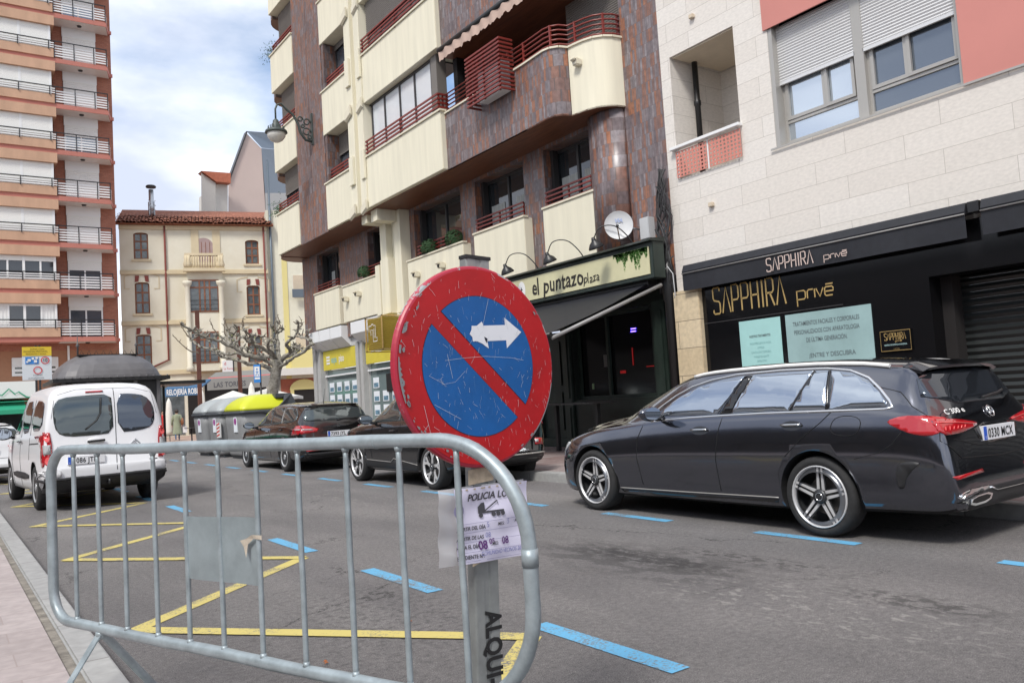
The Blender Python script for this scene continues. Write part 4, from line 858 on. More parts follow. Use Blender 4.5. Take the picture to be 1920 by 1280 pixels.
# brick body with pale brown lower wall
mb = MB(); mb.box(-14, 9.86, Y0, 72, 6.0, 40); mb.build('brick_wall', MATS['brick_red'], LB)
mat('brown_render', (.33, .16, .09), .8, var=.08); MB().box(-14, 9.86, Y0 - .01, 71.9, 0, 6.0).build('lower_wall', MATS['brown_render'], LB)
xs = 6.30; xr = 9.42; zf = [6.46 + 2.985 * k for k in range(11)]
for k, z in enumerate(zf):
    # floor slab with its coral edge
    m_ = MB(); m_.prism([(-14, YF - .02, z), (xr, YF - .02, z), (xr + .35, Y0, z), (-14, Y0, z)], [(-14, YF - .02, z + .30), (xr, YF - .02, z + .30), (xr + .35, Y0, z + .30), (-14, Y0, z + .30)]); m_.build('balcony_edge', MATS['coral'], LB)
    MB().poly([(xs, YF, z - .006), (xr - .02, YF, z - .006), (xr + .3, Y0, z - .006), (xs, Y0, z - .006)]).build('balcony_soffit', MATS['balc_white'], LB)
    MB().box(9.0, 9.92, Y0 - .12, Y0, z + .08, z + .30).build('string_course', MATS['coral'], LB)
    MB().lathe([(0, -.08), (.12, -.07), (.15, 0)], (xs + 1.6, YF + .6, z - .01), 'z', 12).build('ceiling_lamp', MATS['dark_frame'], LB)
    # enclosed bay to the left: parapet, fascia above, glazing between
    MB().box(-14, xs, YF - .10, Y0, z + .30, z + .86).build('parapet', MATS['peach'], LB)
    if k > 0: MB().box(-14, xs + .05, YF - .22, Y0, z - .62, z - .002).build('fascia', MATS['peach'], LB)
    zt = zf[k] + 2.36; kinds = ['curt', 'open', 'shut', 'shut', 'shut', 'shut', 'shut', 'half', 'shut', 'shut', 'shut'][k]
    x = xs - .15
    fm_ = MB(); PY = lambda s, d, z_: (s, YF - .02 + d, z_)
    frame(fm_, PY, x - 3.55, x, z + .86, zt, .0, w=.14, mull=[x - 1.75], t=.1); pbox(fm_, PY, x - 1.82, x - 1.68, -.03, .0, z + .86, zt); pbox(fm_, PY, x - .14, x, -.03, .0, z + .86, zt); o = fm_.build('bay_window', MATS['white_paint'], LB)
    g = MB(); g.poly([PY(x - 3.5, .06, z + .9), PY(x, .06, z + .9), PY(x, .06, zt), PY(x - 3.5, .06, zt)]); g.build('pane', MATS['mid_glass' if kinds in ('shut', 'half') else 'glass'], o)
    sh = {'curt': 0, 'open': .22, 'shut': .98, 'half': .68}[kinds]
    if sh:
        sb = MB()
        for a, b in ((x - 3.41, x - 1.82), (x - 1.68, x - .14)): slats(sb, PY, a, b, zt - sh * (zt - z - .86), zt - .1, -.01, .09, .005)
        sb.build('roller_shutter', MATS['shutter_white'], o)
    if kinds in ('curt', 'open'):
        m_ = MB()
        for a in (x - 2.6, x - .85): pbox(m_, PY, a - .05, a + .05, -.01, .05, z + .9, zt - .1)
        m_.split('casement', MATS['white_paint'], o)
    if kinds == 'curt':
        m_ = MB()
        for a, b in ((x - 3.4, x - 2.65), (x - .8, x - .15)):
            n = 8
            for q in range(n): s0 = a + (b - a) * q / n; s1 = a + (b - a) * (q + 1) / n; m_.poly([PY(s0, .04 - .02 * (q % 2), z + .9), PY(s1, .04 - .02 * ((q + 1) % 2), z + .9), PY(s1, .04 - .02 * ((q + 1) % 2), zt - .1), PY(s0, .04 - .02 * (q % 2), zt - .1)])
        m_.build('curtain', MATS['balc_white'], o)
    # open balcony: brown pier, white door, rails
    MB().box(xs + .05, 6.92, Y0 - .03, Y0, z + .3, z + 2.98).build('door_panel', MATS['brick_red'], LB)
    px0, px1 = 6.95, 8.92; PZ = lambda s, d, z_: (s, Y0 - .10 + d, z_)
    shut = [.12, .3, .95, .95, .35, .95, .95, .4, .95, .5, .9][k]
    MB().box(px0 - .02, px1 + .02, Y0 - .12, Y0, z + 2.36, z + 2.98).build('shutter_box', MATS['white_paint'], LB)
    window(LB, PZ, px0, px1, z + .3, z + 2.36, 0, mull=[(px0 + px1) / 2], shutter=shut, fm='white_paint', sm='shutter_white', gm='mid_glass', w=.09, name='balcony_door', spitch=.12)
    rr = MB(); top = z + 1.30
    for q in range(5): rr.box(xs + .02, xr - .05, YF - .01, YF + .02, z + .42 + .165 * q, z + .50 + .165 * q); rr.add([(xr - .05, YF, z + .42 + .165 * q), (xr + .24, Y0 - .05, z + .42 + .165 * q), (xr + .24, Y0 - .05, z + .50 + .165 * q), (xr - .05, YF, z + .50 + .165 * q)], [(0, 1, 2, 3)])
    for q in range(3): rr.box(-14, xs + .02, YF - .14, YF - .11, z + .92 + .14 * q, z + .98 + .14 * q)
    rr.build('railing', MATS['white_paint'], LB)
    r2 = MB(); r2.box(-14, xr - .03, YF - .15, YF - .11, top + .03, top + .09)
    for xx in (xs + .02, xs + 1.15, xs + 2.3, xr - .07): r2.box(xx, xx + .05, YF - .05, YF - .01, z + .3, top + .06)
    for xx in (xs - .3, xs - 2.0, xs - 3.7): r2.box(xx, xx + .05, YF - .17, YF - .12, z + .8, top + .06)
    r2.build('handrail', MATS['black_metal'], LB)
# lower wall: barred window, down pipe, green cross shop awning
PZ = lambda s, d, z_: (s, Y0 - .06 + d, z_)
a, b = fx(22, 690, Y0), fx(110, 710, Y0); window(LB, PZ, a.x, b.x, b.z + .25, a.z + .6, 0, mull=[(a.x + b.x) / 2], fm='balc_white', gm='glass', shutter=.5, sm='balc_white', w=.16, trans=[b.z + .6, b.z + .95], name='ground_window')
MB().box(fx(127, 690, Y0).x, fx(131, 690, Y0).x, Y0 - .1, Y0, 3.0, 6.3).build('downpipe', MATS['balc_white'], LB)
mat('pharm_green', (.02, .30, .17), .6); mat('fascia_white', (.70, .74, .72), .6)
a, b = onY(0, 733, 56), onY(52, 762, 56)
SA = thing('shopfront', 'white shop fascia with green mountains and a green awning behind the white van', 'shopfront', (a.x, 57, 0))
MB().box(-12, b.x + .6, 57.2, 58.95, 3.05, 4.05).build('fascia', MATS['fascia_white'], SA); MB().prism([(-12, 58.9, 3.0), (-12, 56.4, 2.35), (-12, 56.4, 2.1), (-12, 58.9, 2.9)], [(b.x, 58.9, 3.0), (b.x, 56.4, 2.35), (b.x, 56.4, 2.1), (b.x, 58.9, 2.9)]).build('awning', MATS['pharm_green'], SA)
m_ = MB(); c = onY(17, 742, 57.1); ribbon(m_, [(-1.3, 0), (-.9, .1), (-.6, .35), (-.35, .25), (0, .62), (.3, .30), (.5, .42), (.9, .1), (1.3, .02)], .07, lambda u, v: (c.x + u, 57.15, c.z - .2 + v)); ribbon(m_, [(-3, -.15), (3, -.15)], .05, lambda u, v: (c.x + u, 57.15, c.z - .2 + v)); m_.build('emblem', MATS['pharm_green'], SA)
MB().box(-12, b.x + .6, 57.4, 58.9, 0, 2.2).build('window', MATS['glass'], SA)

# ------------------------------------------------------------------ old yellow building: facade along a slanting plane
mat('ochre_wall', (.66, .62, .50), .85, var=.09, scale=.5, bump=.1, dark=(.60, .55, .43), tint=(.71, .68, .57)); mat('ochre_trim', (.58, .49, .33), .8, var=.1, scale=1); mat('wood_brown', (.20, .075, .035), .6, var=.3, scale=3); mat('old_glass', (.10, .115, .12), .15, spec=.8, var=.5, scale=2)
mat('brick_trim', (.19, .045, .035), .8); mat('roof_tile_a', (.28, .105, .06), .85, var=.45, scale=5); mat('lilac_board', (.36, .26, .25), .7, var=.1); mat('moss', (.10, .09, .06), .9, var=.5, scale=20)
A0 = Vector((10.25, 60.2, 0)); DV = Vector((math.sin(R(105)), math.cos(R(105)), 0)); NV = Vector((-DV.y, DV.x, 0))
if NV.y < 0: NV = -NV
YB = thing('old_building', 'old three-storey ochre building with brown casements and a mossy tiled roof', 'building', tuple(A0), rot=None)
def PV(s, d, z): p = A0 + DV * s + NV * d; return (p.x, p.y, z)
def sv(x, y): d = ray(x, y); t = (A0 - EYE).dot(NV) / d.dot(NV); q = EYE + d * t; return ((q - A0).dot(DV), q.z)
SR = sv(506, 600)[0]; ZE = (sv(230, 414)[1] + sv(480, 430)[1]) / 2; c1 = (sv(230, 506)[1] + sv(500, 516)[1]) / 2; c2 = (sv(232, 603)[1] + sv(480, 606)[1]) / 2; zb = sv(300, 700)[1]
def rect(x0, y0, x1, y1): a, b = sv(x0, y0), sv(x1, y1); c, d = sv(x0, y1), sv(x1, y0); return ((a[0] + c[0]) / 2, (b[0] + d[0]) / 2, (b[1] + c[1]) / 2, (a[1] + d[1]) / 2)
W = [rect(250, 436, 278, 486), rect(460, 450, 485, 495), rect(253, 529, 281, 588), rect(463, 535, 488, 590), rect(255, 627, 285, 686), rect(465, 628, 492, 680)]
wl = MB(); wallgrid(wl, PV, 0, SR, 0, ZE, W, .25); wl.poly([PV(0, 0, 0), PV(0, 9, 0), PV(0, 9, ZE), PV(0, 0, ZE)]); wl.poly([PV(SR, 0, 0), PV(SR, 9, 0), PV(SR, 9, ZE), PV(SR, 0, ZE)]); wl.build('wall', MATS['ochre_wall'], YB)
for k, (a, b, c, d) in enumerate(W):
    o = window(YB, PV, a, b, c, d, .14, mull=[(a + b) / 2], trans=[c + (d - c) * .36, c + (d - c) * .68], fm='wood_brown', gm='old_glass', w=.10)
    h = (b - a) * .5; ar = MB(); pts = [PV(a - .01, -.012, d + .10)] + [PV((a + b) / 2 + h * math.cos(R(180 - q)), -.012, d - .16 + .16 * math.sin(R(q))) for q in range(0, 181, 20)] + [PV(b + .01, -.012, d + .10)]
    ar.poly(pts); ar.build('arch_head', MATS['ochre_wall'], YB)
    m_ = MB(); pbox(m_, PV, a - .15, b + .15, -.10, -.003, c - .14, c); m_.build('sill', MATS['ochre_trim'], YB)
    if k >= 2:
        t = MB(); mid = (a + b) / 2
        for s in (-1, 1): t.add([PV(mid + s * .16, -.06, d + .45), PV(mid + s * .42, -.06, d + .45), PV(mid + s * .44, -.06, d + .0), PV(mid + s * .22, -.06, d + .04)], [(0, 1, 2, 3)])
        t.split('brick_voussoir', MATS['brick_trim'], YB)
        t = MB(); ribbon(t, [(a - .3, d - .45), (a - .62, d - .45), (a - .62, d + .40), (a - .35, d + .52), (mid - .35, d + .60), (mid - .35, d + .75), (mid + .35, d + .75), (mid + .35, d + .60), (b + .35, d + .52), (b + .62, d + .40), (b + .62, d - .45), (b + .3, d - .45)], .08, lambda u, v: PV(u, -.03, v)); t.build('window_moulding', MATS['ochre_trim'], YB)
for z in (c1, c2, zb):
    m_ = MB(); pbox(m_, PV, -.02, SR + .02, -.14, -.002, z - .10, z + .10); pbox(m_, PV, -.02, SR + .02, -.08, -.003, z + .104, z + .2); m_.build('string_course', MATS['ochre_trim'], YB)
m_ = MB(); pbox(m_, PV, -.02, SR + .02, -.10, -.002, ZE - .34, ZE - .06); m_.build('cornice', MATS['ochre_trim'], YB)
# central projecting bay with columns, balustrade and arched door
bx0, bx1 = sv(352, 560)[0], sv(418, 560)[0]; zp = sv(380, 502)[1]
m_ = MB(); pbox(m_, PV, bx0, bx1, -.9, -.01, zb, c1); m_.build('bay', MATS['ochre_wall'], YB)
for (yt, yb_) in ((528, 588), (624, 682)):
    a, b = sv(357, yt)[0], sv(409, yt)[0]; c, d = sv(380, yb_)[1] + .0, sv(380, yt)[1]
    PB = lambda s, dd, z: PV(s, -.92 + dd, z)
    f_ = MB(); frame(f_, PB, a - .12, b + .02, c, d, -.03, w=.10, t=.05, mull=[a + (b - a) * q for q in (.32, .5, .68)], trans=[d - .55]); o = f_.build('bay_window', MATS['wood_brown'], YB)
    g = MB(); g.poly([PB(a - .12, 0, c), PB(b + .02, 0, c), PB(b + .02, 0, d), PB(a - .12, 0, d)]); g.build('pane', MATS['old_glass'], o)
    r_ = MB()
    for q in range(3): pbox(r_, PB, a - .12, b + .02, -.12, -.10, c + .2 + .3 * q, c + .23 + .3 * q)
    r_.build('window_rail', MATS['black_metal'], YB)
for s in (bx0 + .02, bx1 - .12):
    m_ = MB(); p = PV(s, -1.0, 0); m_.lathe([(.24, zb), (.24, zb + .3), (.18, zb + .35), (.17, c1 - 1.2), (.20, c1 - 1.1), (.30, c1 - .95), (.32, c1 - .75)], (p[0], p[1], 0), 'z', 14); m_.build('column', MATS['ochre_wall'], YB)
m_ = MB(); pbox(m_, PV, bx0 - .2, bx1 + .2, -1.35, -.9, c1 - .1, c1 + .12); pbox(m_, PV, bx0 - .1, bx1 + .1, -1.25, -1.08, c1 + 1.0, c1 + 1.16); m_.build('balcony_slab', MATS['ochre_trim'], YB)
m_ = MB()
for q in range(15): s = bx0 + (bx1 - bx0) * q / 14; p = PV(s, -1.16, 0); r0 = .13 if q in (0, 1, 13, 14) else .055; m_.lathe([(r0, c1 + .12), (r0 * 1.5, c1 + .4), (r0 * .8, c1 + .7), (r0, c1 + 1.0)], (p[0], p[1], 0), 'z', 8)
m_.build('baluster', MATS['ochre_trim'], YB)
for s in (bx0 + .35, bx1 - .55): m_ = MB(); pbox(m_, PV, s, s + .5, -.06, -.004, c1 + .2, ZE - .35); m_.build('pilaster', MATS['ochre_trim'], YB)
mid = (bx0 + bx1) / 2; zt = sv(371, 446)[1]; w_ = .68
pts = [(mid - w_, c1 + .3), (mid + w_, c1 + .3)] + [(mid + w_ * math.cos(R(q)), zt - w_ + w_ * math.sin(R(q))) for q in range(0, 181, 15)]
MB().prism([PV(u, -.02, v) for u, v in pts], [PV(u, -.03, v) for u, v in pts]).build('arched_shutter', MATS['lilac_board'], YB)
m_ = MB()
for q in range(1, 5): s = mid - w_ + 2 * w_ * q / 5; pbox(m_, PV, s - .02, s + .02, -.045, -.031, c1 + .3, zt - .3)
m_.build('shutter_batten', MATS['wood_brown'], YB)
# downpipes
m_ = MB(); s0 = (sv(307, 425)[0] + sv(315, 600)[0]) / 2; m_.tube([PV(s0, -.1, ZE - .1), PV(s0, -.1, c1), PV(s0, -.18, c1 - .1), PV(s0, -.1, c2), PV(s0, -.1, zb + .9), PV(s0 - 1.6, -.1, zb + .2)], .065, n=6); m_.tube([PV(SR - .2, -.12, ZE - .1), PV(SR - .2, -.12, zb)], .065, n=6); m_.split('downpipe', MATS['brick_trim'], YB)
# tiled roof: rows of half-round tiles over a slope
rf = MB(); rng = random.Random(2)
rf.poly([PV(-.2, -.5, ZE - .02), PV(SR + .5, -.5, ZE - .02), PV(SR + .3, 5, ZE + 2.2), PV(-.2, 5, ZE + 2.2)]); rf.poly([PV(-.2, -.5, ZE - .02), PV(SR + .5, -.5, ZE - .02), PV(SR + .5, 0, ZE - .04), PV(-.2, 0, ZE - .04)])
s = -.15
while s < SR + .45:
    for q in range(6):
        d0 = -.58 + q * .5; z0_ = ZE + .02 + q * .20 + rng.uniform(-.03, .05); rr_ = .12 + rng.uniform(-.01, .015); ds_ = rng.uniform(-.03, .03)
        rf.add([PV(s + ds_ + rr_ * math.cos(R(a)), d0, z0_ + rr_ * math.sin(R(a))) for a in (0, 45, 90, 135, 180)] + [PV(s + ds_ + rr_ * .85 * math.cos(R(a)), d0 + .55, z0_ + .19 + rr_ * .85 * math.sin(R(a))) for a in (0, 45, 90, 135, 180)], [(i, i + 1, i + 6, i + 5) for i in range(4)])
    s += .235
rf.build('roof', MATS['roof_tile_a'], YB)
# shop level: dark openings and beams
zs0 = zb - .25
for (x0, x1, mt) in ((300, 345, 'old_glass'), (352, 378, 'void'), (384, 500, 'void')):
    a, b = sv(x0, 740)[0], sv(x1, 740)[0]; m_ = MB(); pbox(m_, PV, a, b, -.04, -.005, .1, zs0 - .5); m_.build('shop_opening', MATS[mt], YB)
# flue on the roof
mat('galv', (.50, .52, .54), .35, metal=.8, var=.1)
p = Vector(PV(sv(281, 400)[0], 2.0, 0)); ft = thing('flue', 'shiny metal flue with a round cap standing on the tiled roof', 'chimney', (p.x, p.y, ZE + .6))
sc_ = 1.03
def hz(y): return onY(281, y, p.y).z
MB().lathe([(.20, hz(404)), (.20, hz(380)), (.17, hz(378)), (.17, hz(356))], (p.x, p.y, 0), 'z', 14).build('pipe', MATS['galv'], ft); MB().lathe([(.33, hz(352)), (.36, hz(350)), (.30, hz(348)), (0, hz(347))], (p.x, p.y, 0), 'z', 16).build('cap', MATS['dark_frame'], ft)
m_ = MB(); zA, zB_ = hz(404), hz(378)
for a in (45, 135, 225, 315): q = (p.x + .24 * math.cos(R(a)), p.y + .24 * math.sin(R(a))); m_.box(q[0] - .02, q[0] + .02, q[1] - .02, q[1] + .02, zA, zB_)
for k in range(3): z = zA + (zB_ - zA) * k / 3; m_.tube([(p.x - .24, p.y - .18, z), (p.x + .24, p.y - .18, z + .4)], .02, n=4); m_.tube([(p.x + .24, p.y - .18, z), (p.x - .24, p.y - .18, z + .4)], .02, n=4)
m_.build('guard', MATS['galv'], ft)

# ------------------------------------------------------------------ pale gable houses behind
mat('pink_render', (.56, .46, .42), .85, var=.05, scale=.3); mat('pale_render', (.60, .58, .54), .85, var=.04); mat('metal_roof', (.13, .16, .19), .4, metal=.3); mat('tile_orange', (.50, .16, .09), .8, var=.2, scale=3)
GH = thing('gable_house', 'tall pinkish gable house with a blue-grey metal roof behind the ochre building', 'building', (30, 80, 0))
def q80(x, y, d=0): p = onY(x, y, 80); p.y += d; return tuple(p)
out = [(428, 420), (428, 340), (462, 250), (490, 278.5), (500, 430)]
a = [q80(*p) for p in out]; MB().prism(a, [(p[0] + .25, p[1] + .4, p[2]) for p in a]).build('gable_wall', MATS['pink_render'], GH)
r0, r1 = q80(460, 247), q80(512, 280)
m_ = MB(); 0 and m_.prism([q80(461, 247), q80(489, 284), q80(489, 287), q80(461, 250)], [(p[0] + 6.4, p[1] + 14, p[2]) for p in [q80(461, 247), q80(489, 284), q80(489, 287), q80(461, 250)]])
m_ = MB(); m_.prism([q80(427, 340, -.2), q80(461, 247, -.2), q80(463, 249, -.2), q80(429, 343, -.2)], [q80(427, 340, .6), q80(461, 247, .6), q80(463, 249, .6), q80(429, 343, .6)]); m_.build('verge', MATS['dark_frame'], GH)
def far_(x, y, Y): p = onY(x, y, Y); return tuple(p)
m_ = MB(); m_.poly([q80(461.5, 246.5, -.1), q80(490, 278, -.1), far_(548, 283, 92), far_(548, 252, 92)]); m_.build('roof_slope', MATS['metal_roof'], GH)
m_ = MB(); m_.poly([q80(490, 278), far_(548, 283, 92), far_(548, 362, 92), q80(497, 362)]); m_.build('clad_side', MATS['metal_roof'], GH)
m_ = MB(); m_.poly([q80(497, 362), far_(548, 362, 92), far_(548, 440, 92), q80(500, 440)]); m_.build('side_wall', MATS['pale_render'], GH)
0 and m_.box(q80(500, 300)[0], q80(524, 300)[0], 78.5, 80, q80(510, 362)[2], q80(510, 300)[2]); pass
S2 = thing('house', 'small whitish house with an orange tiled roof left of the pinkish gable', 'building', (24, 78, 0))
def q78(x, y, d=0): p = onY(x, y, 78); p.y += d; return tuple(p)
a = [q78(378, 430), q78(377, 324), q78(404, 343), q78(404, 430)]; MB().prism(a, [(p[0] + 2.4, p[1] + 6, p[2]) for p in a]).build('wall', MATS['pale_render'], S2)
a = [q78(404, 430), q78(404, 343), q78(430, 343), q78(430, 430)]; MB().prism([(p[0], p[1] + .5, p[2]) for p in a], [(p[0], p[1] + 6, p[2]) for p in a]).build('wall', MATS['pale_render'], S2)
a = [q78(376, 322), q78(431, 326), q78(431, 345), q78(404, 342)]; MB().prism([(p[0], p[1] - .3, p[2]) for p in a], [(p[0], p[1] + 1, p[2] + .05) for p in a]).build('roof', MATS['tile_orange'], S2)
# cream building between the ochre one and the tiled one
PB_ = thing('cream_building', 'narrow cream building with a brick and yellow stone doorway behind the plane tree', 'building', (19, 58, 0))
mat('cream_pale', (.66, .64, .52), .8, var=.05); mat('stripe_yellow', (.66, .58, .25), .8); mat('brick_deep', (.33, .10, .06), .85, var=.2, scale=6)
a0 = SR + .02; a1 = sv(640, 600)[0]; zt_ = sv(530, 320)[1]
m_ = MB(); pbox(m_, PV, a0, a1, .25, 8, 0, sv(540, 482)[1] + 3.5); m_.build('wall', MATS['cream_pale'], PB_)
sa, sb_ = sv(533, 600)[0], sv(543, 600)[0]; m_ = MB(); pbox(m_, PV, sa, sb_, .20, .249, sv(540, 745)[1], sv(540, 470)[1] + 3); m_.build('corner_strip', MATS['stripe_yellow'], PB_)
m_ = MB(); pbox(m_, PV, sb_, a1, -.55, .249, sv(560, 690)[1] - .2, sv(560, 678)[1] + .9); m_.build('fascia', MATS['stripe_yellow'], PB_)
m_ = MB(); pbox(m_, PV, a0, a1, -.6, .24, sv(560, 703)[1], sv(560, 690)[1]); m_.build('ledge', MATS['pale_render'], PB_)
for y in (530, 640): c = sv(560, y); window(PB_, PV, sb_ + .35, sb_ + 2.2, c[1] - 1.0, c[1] + .6, .2, shutter=.9, fm='balc_white', sm='beige_render', gm='mid_glass', w=.1); m_ = MB(); pbox(m_, PV, sb_ + .25, sb_ + 2.5, -.25, -.2, c[1] - 1.1, c[1] - .5); m_.build('balcony_rail', MATS['metal_roof'], PB_)
da, db = sv(552, 740)[0], sv(590, 740)[0]; zt2 = sv(570, 718)[1]
m_ = MB(); pbox(m_, PV, da - .9, db + .8, .16, .245, 0, sv(570, 706)[1] - .1); m_.build('brick_front', MATS['brick_deep'], PB_)
m_ = MB(); pbox(m_, PV, da - .25, da, .08, .155, 0, zt2 - .2); pbox(m_, PV, db, db + .25, .08, .155, 0, zt2 - .2); m_.poly([PV(da - .3 + (db - da + .6) * (1 - math.cos(R(q))) / 2, .075, zt2 - .45 + .75 * math.sin(R(q))) for q in range(0, 181, 15)]); m_.build('door_surround', MATS['stripe_yellow'], PB_)
m_ = MB(); pbox(m_, PV, da, db, .12, .15, 0, zt2 - .35); m_.build('door', MATS['void'], PB_)
m_ = MB(); p0 = PV(sv(514, 600)[0], .1, 0); m_.tube([(p0[0], p0[1], 1), (p0[0], p0[1], sv(514, 300)[1])], .09, n=8); m_.single('drainpipe', MATS['metal_roof'], 'long grey drainpipe between the ochre building and the cream building', 'pipe', origin=(p0[0], p0[1], 1))
# ------------------------------------------------------------------ vehicles
def paintmat(name, col, flake=.4, rough=.28, coat=1.0):
    mt, N, L, b = _new(name); b.inputs['Base Color'].default_value = (*col, 1); b.inputs['Metallic'].default_value = flake; b.inputs['Roughness'].default_value = rough; b.inputs['Coat Weight'].default_value = coat; b.inputs['Coat Roughness'].default_value = .03
    tc = N.new('ShaderNodeTexCoord'); nz = N.new('ShaderNodeTexNoise'); nz.inputs['Scale'].default_value = 2.2; nz.inputs['Detail'].default_value = 3; L.new(tc.outputs['Object'], nz.inputs['Vector'])
    mr = N.new('ShaderNodeMapRange'); mr.inputs['To Min'].default_value = .015; mr.inputs['To Max'].default_value = .09; L.new(nz.outputs['Fac'], mr.inputs['Value']); L.new(mr.outputs[0], b.inputs['Coat Roughness'])
    bp = N.new('ShaderNodeBump'); bp.inputs['Strength'].default_value = .05; bp.inputs['Distance'].default_value = .02; L.new(nz.outputs['Fac'], bp.inputs['Height']); L.new(bp.outputs[0], b.inputs['Coat Normal'])
paintmat('paint_graphite', (.115, .121, .146), .96, .13); paintmat('paint_black', (.045, .046, .050), .9, .14); paintmat('paint_white', (.74, .75, .77), .0, .4, .5)
mat('car_glass', (.40, .45, .52), .015, metal=.9); mat('car_glass_dark', (.10, .115, .14), .02, metal=.85); mat('car_glass_clear', (.10, .12, .125), .02, metal=.6, spec=1.); mat('wheel_well', (.010, .010, .011), .9); mat('tyre', (.022, .022, .023), .8, var=.25, scale=20, bump=.2)
mat('chrome', (.78, .79, .80), .12, metal=1.); mat('rim_bright', (.70, .70, .71), .3, metal=.45); mat('rim_grey', (.30, .31, .33), .3, metal=.9); mat('rim_dark', (.06, .062, .066), .4, metal=.6); mat('hubcap', (.50, .51, .52), .35, metal=.6); mat('plastic_black', (.020, .020, .022), .55, var=.1); mat('plastic_gloss', (.008, .008, .009), .12, coat=.5)
mat('lamp_red', (.42, .006, .012), .12, coat=1., spec=.7); mat('lamp_bright', (.85, .10, .10), .15, coat=1.); mat('lamp_clear', (.50, .52, .53), .12, coat=1.); mat('plate_white', (.76, .77, .80), .4); mat('plate_blue', (.02, .10, .55), .4); mat('ink', (.015, .015, .018), .6); mat('brake_disc', (.20, .19, .18), .4, metal=.7); mat('gap_black', (.004, .004, .005), .7)
def pchip(P):
    xs = [p[0] for p in P]; ys = [p[1] for p in P]; n = len(P); h = [xs[i + 1] - xs[i] for i in range(n - 1)]; d = [(ys[i + 1] - ys[i]) / h[i] for i in range(n - 1)]; m_ = [d[0]] + [0] * (n - 2) + [d[-1]]
    for i in range(1, n - 1):
        if d[i - 1] * d[i] > 0: w1 = 2 * h[i] + h[i - 1]; w2 = h[i] + 2 * h[i - 1]; m_[i] = (w1 + w2) / (w1 / d[i - 1] + w2 / d[i])
    def f(x):
        x = min(max(x, xs[0]), xs[-1]); i = 0
        while i < n - 2 and x > xs[i + 1]: i += 1
        t = (x - xs[i]) / h[i]; a = 1 + 2 * t; u = 1 - t
        return ys[i] * a * u * u + m_[i] * h[i] * t * u * u + ys[i + 1] * t * t * (3 - 2 * t) + m_[i + 1] * h[i] * t * t * (t - 1)
    return f
def chaikin(p, n=2, closed=True):
    for _ in range(n):
        q = []
        for i in range(len(p) if closed else len(p) - 1):
            a, b = Vector(p[i]), Vector(p[(i + 1) % len(p)]); q += [tuple(a * .75 + b * .25), tuple(a * .25 + b * .75)]
        p = q if closed else [p[0]] + q + [p[-1]]
    return p
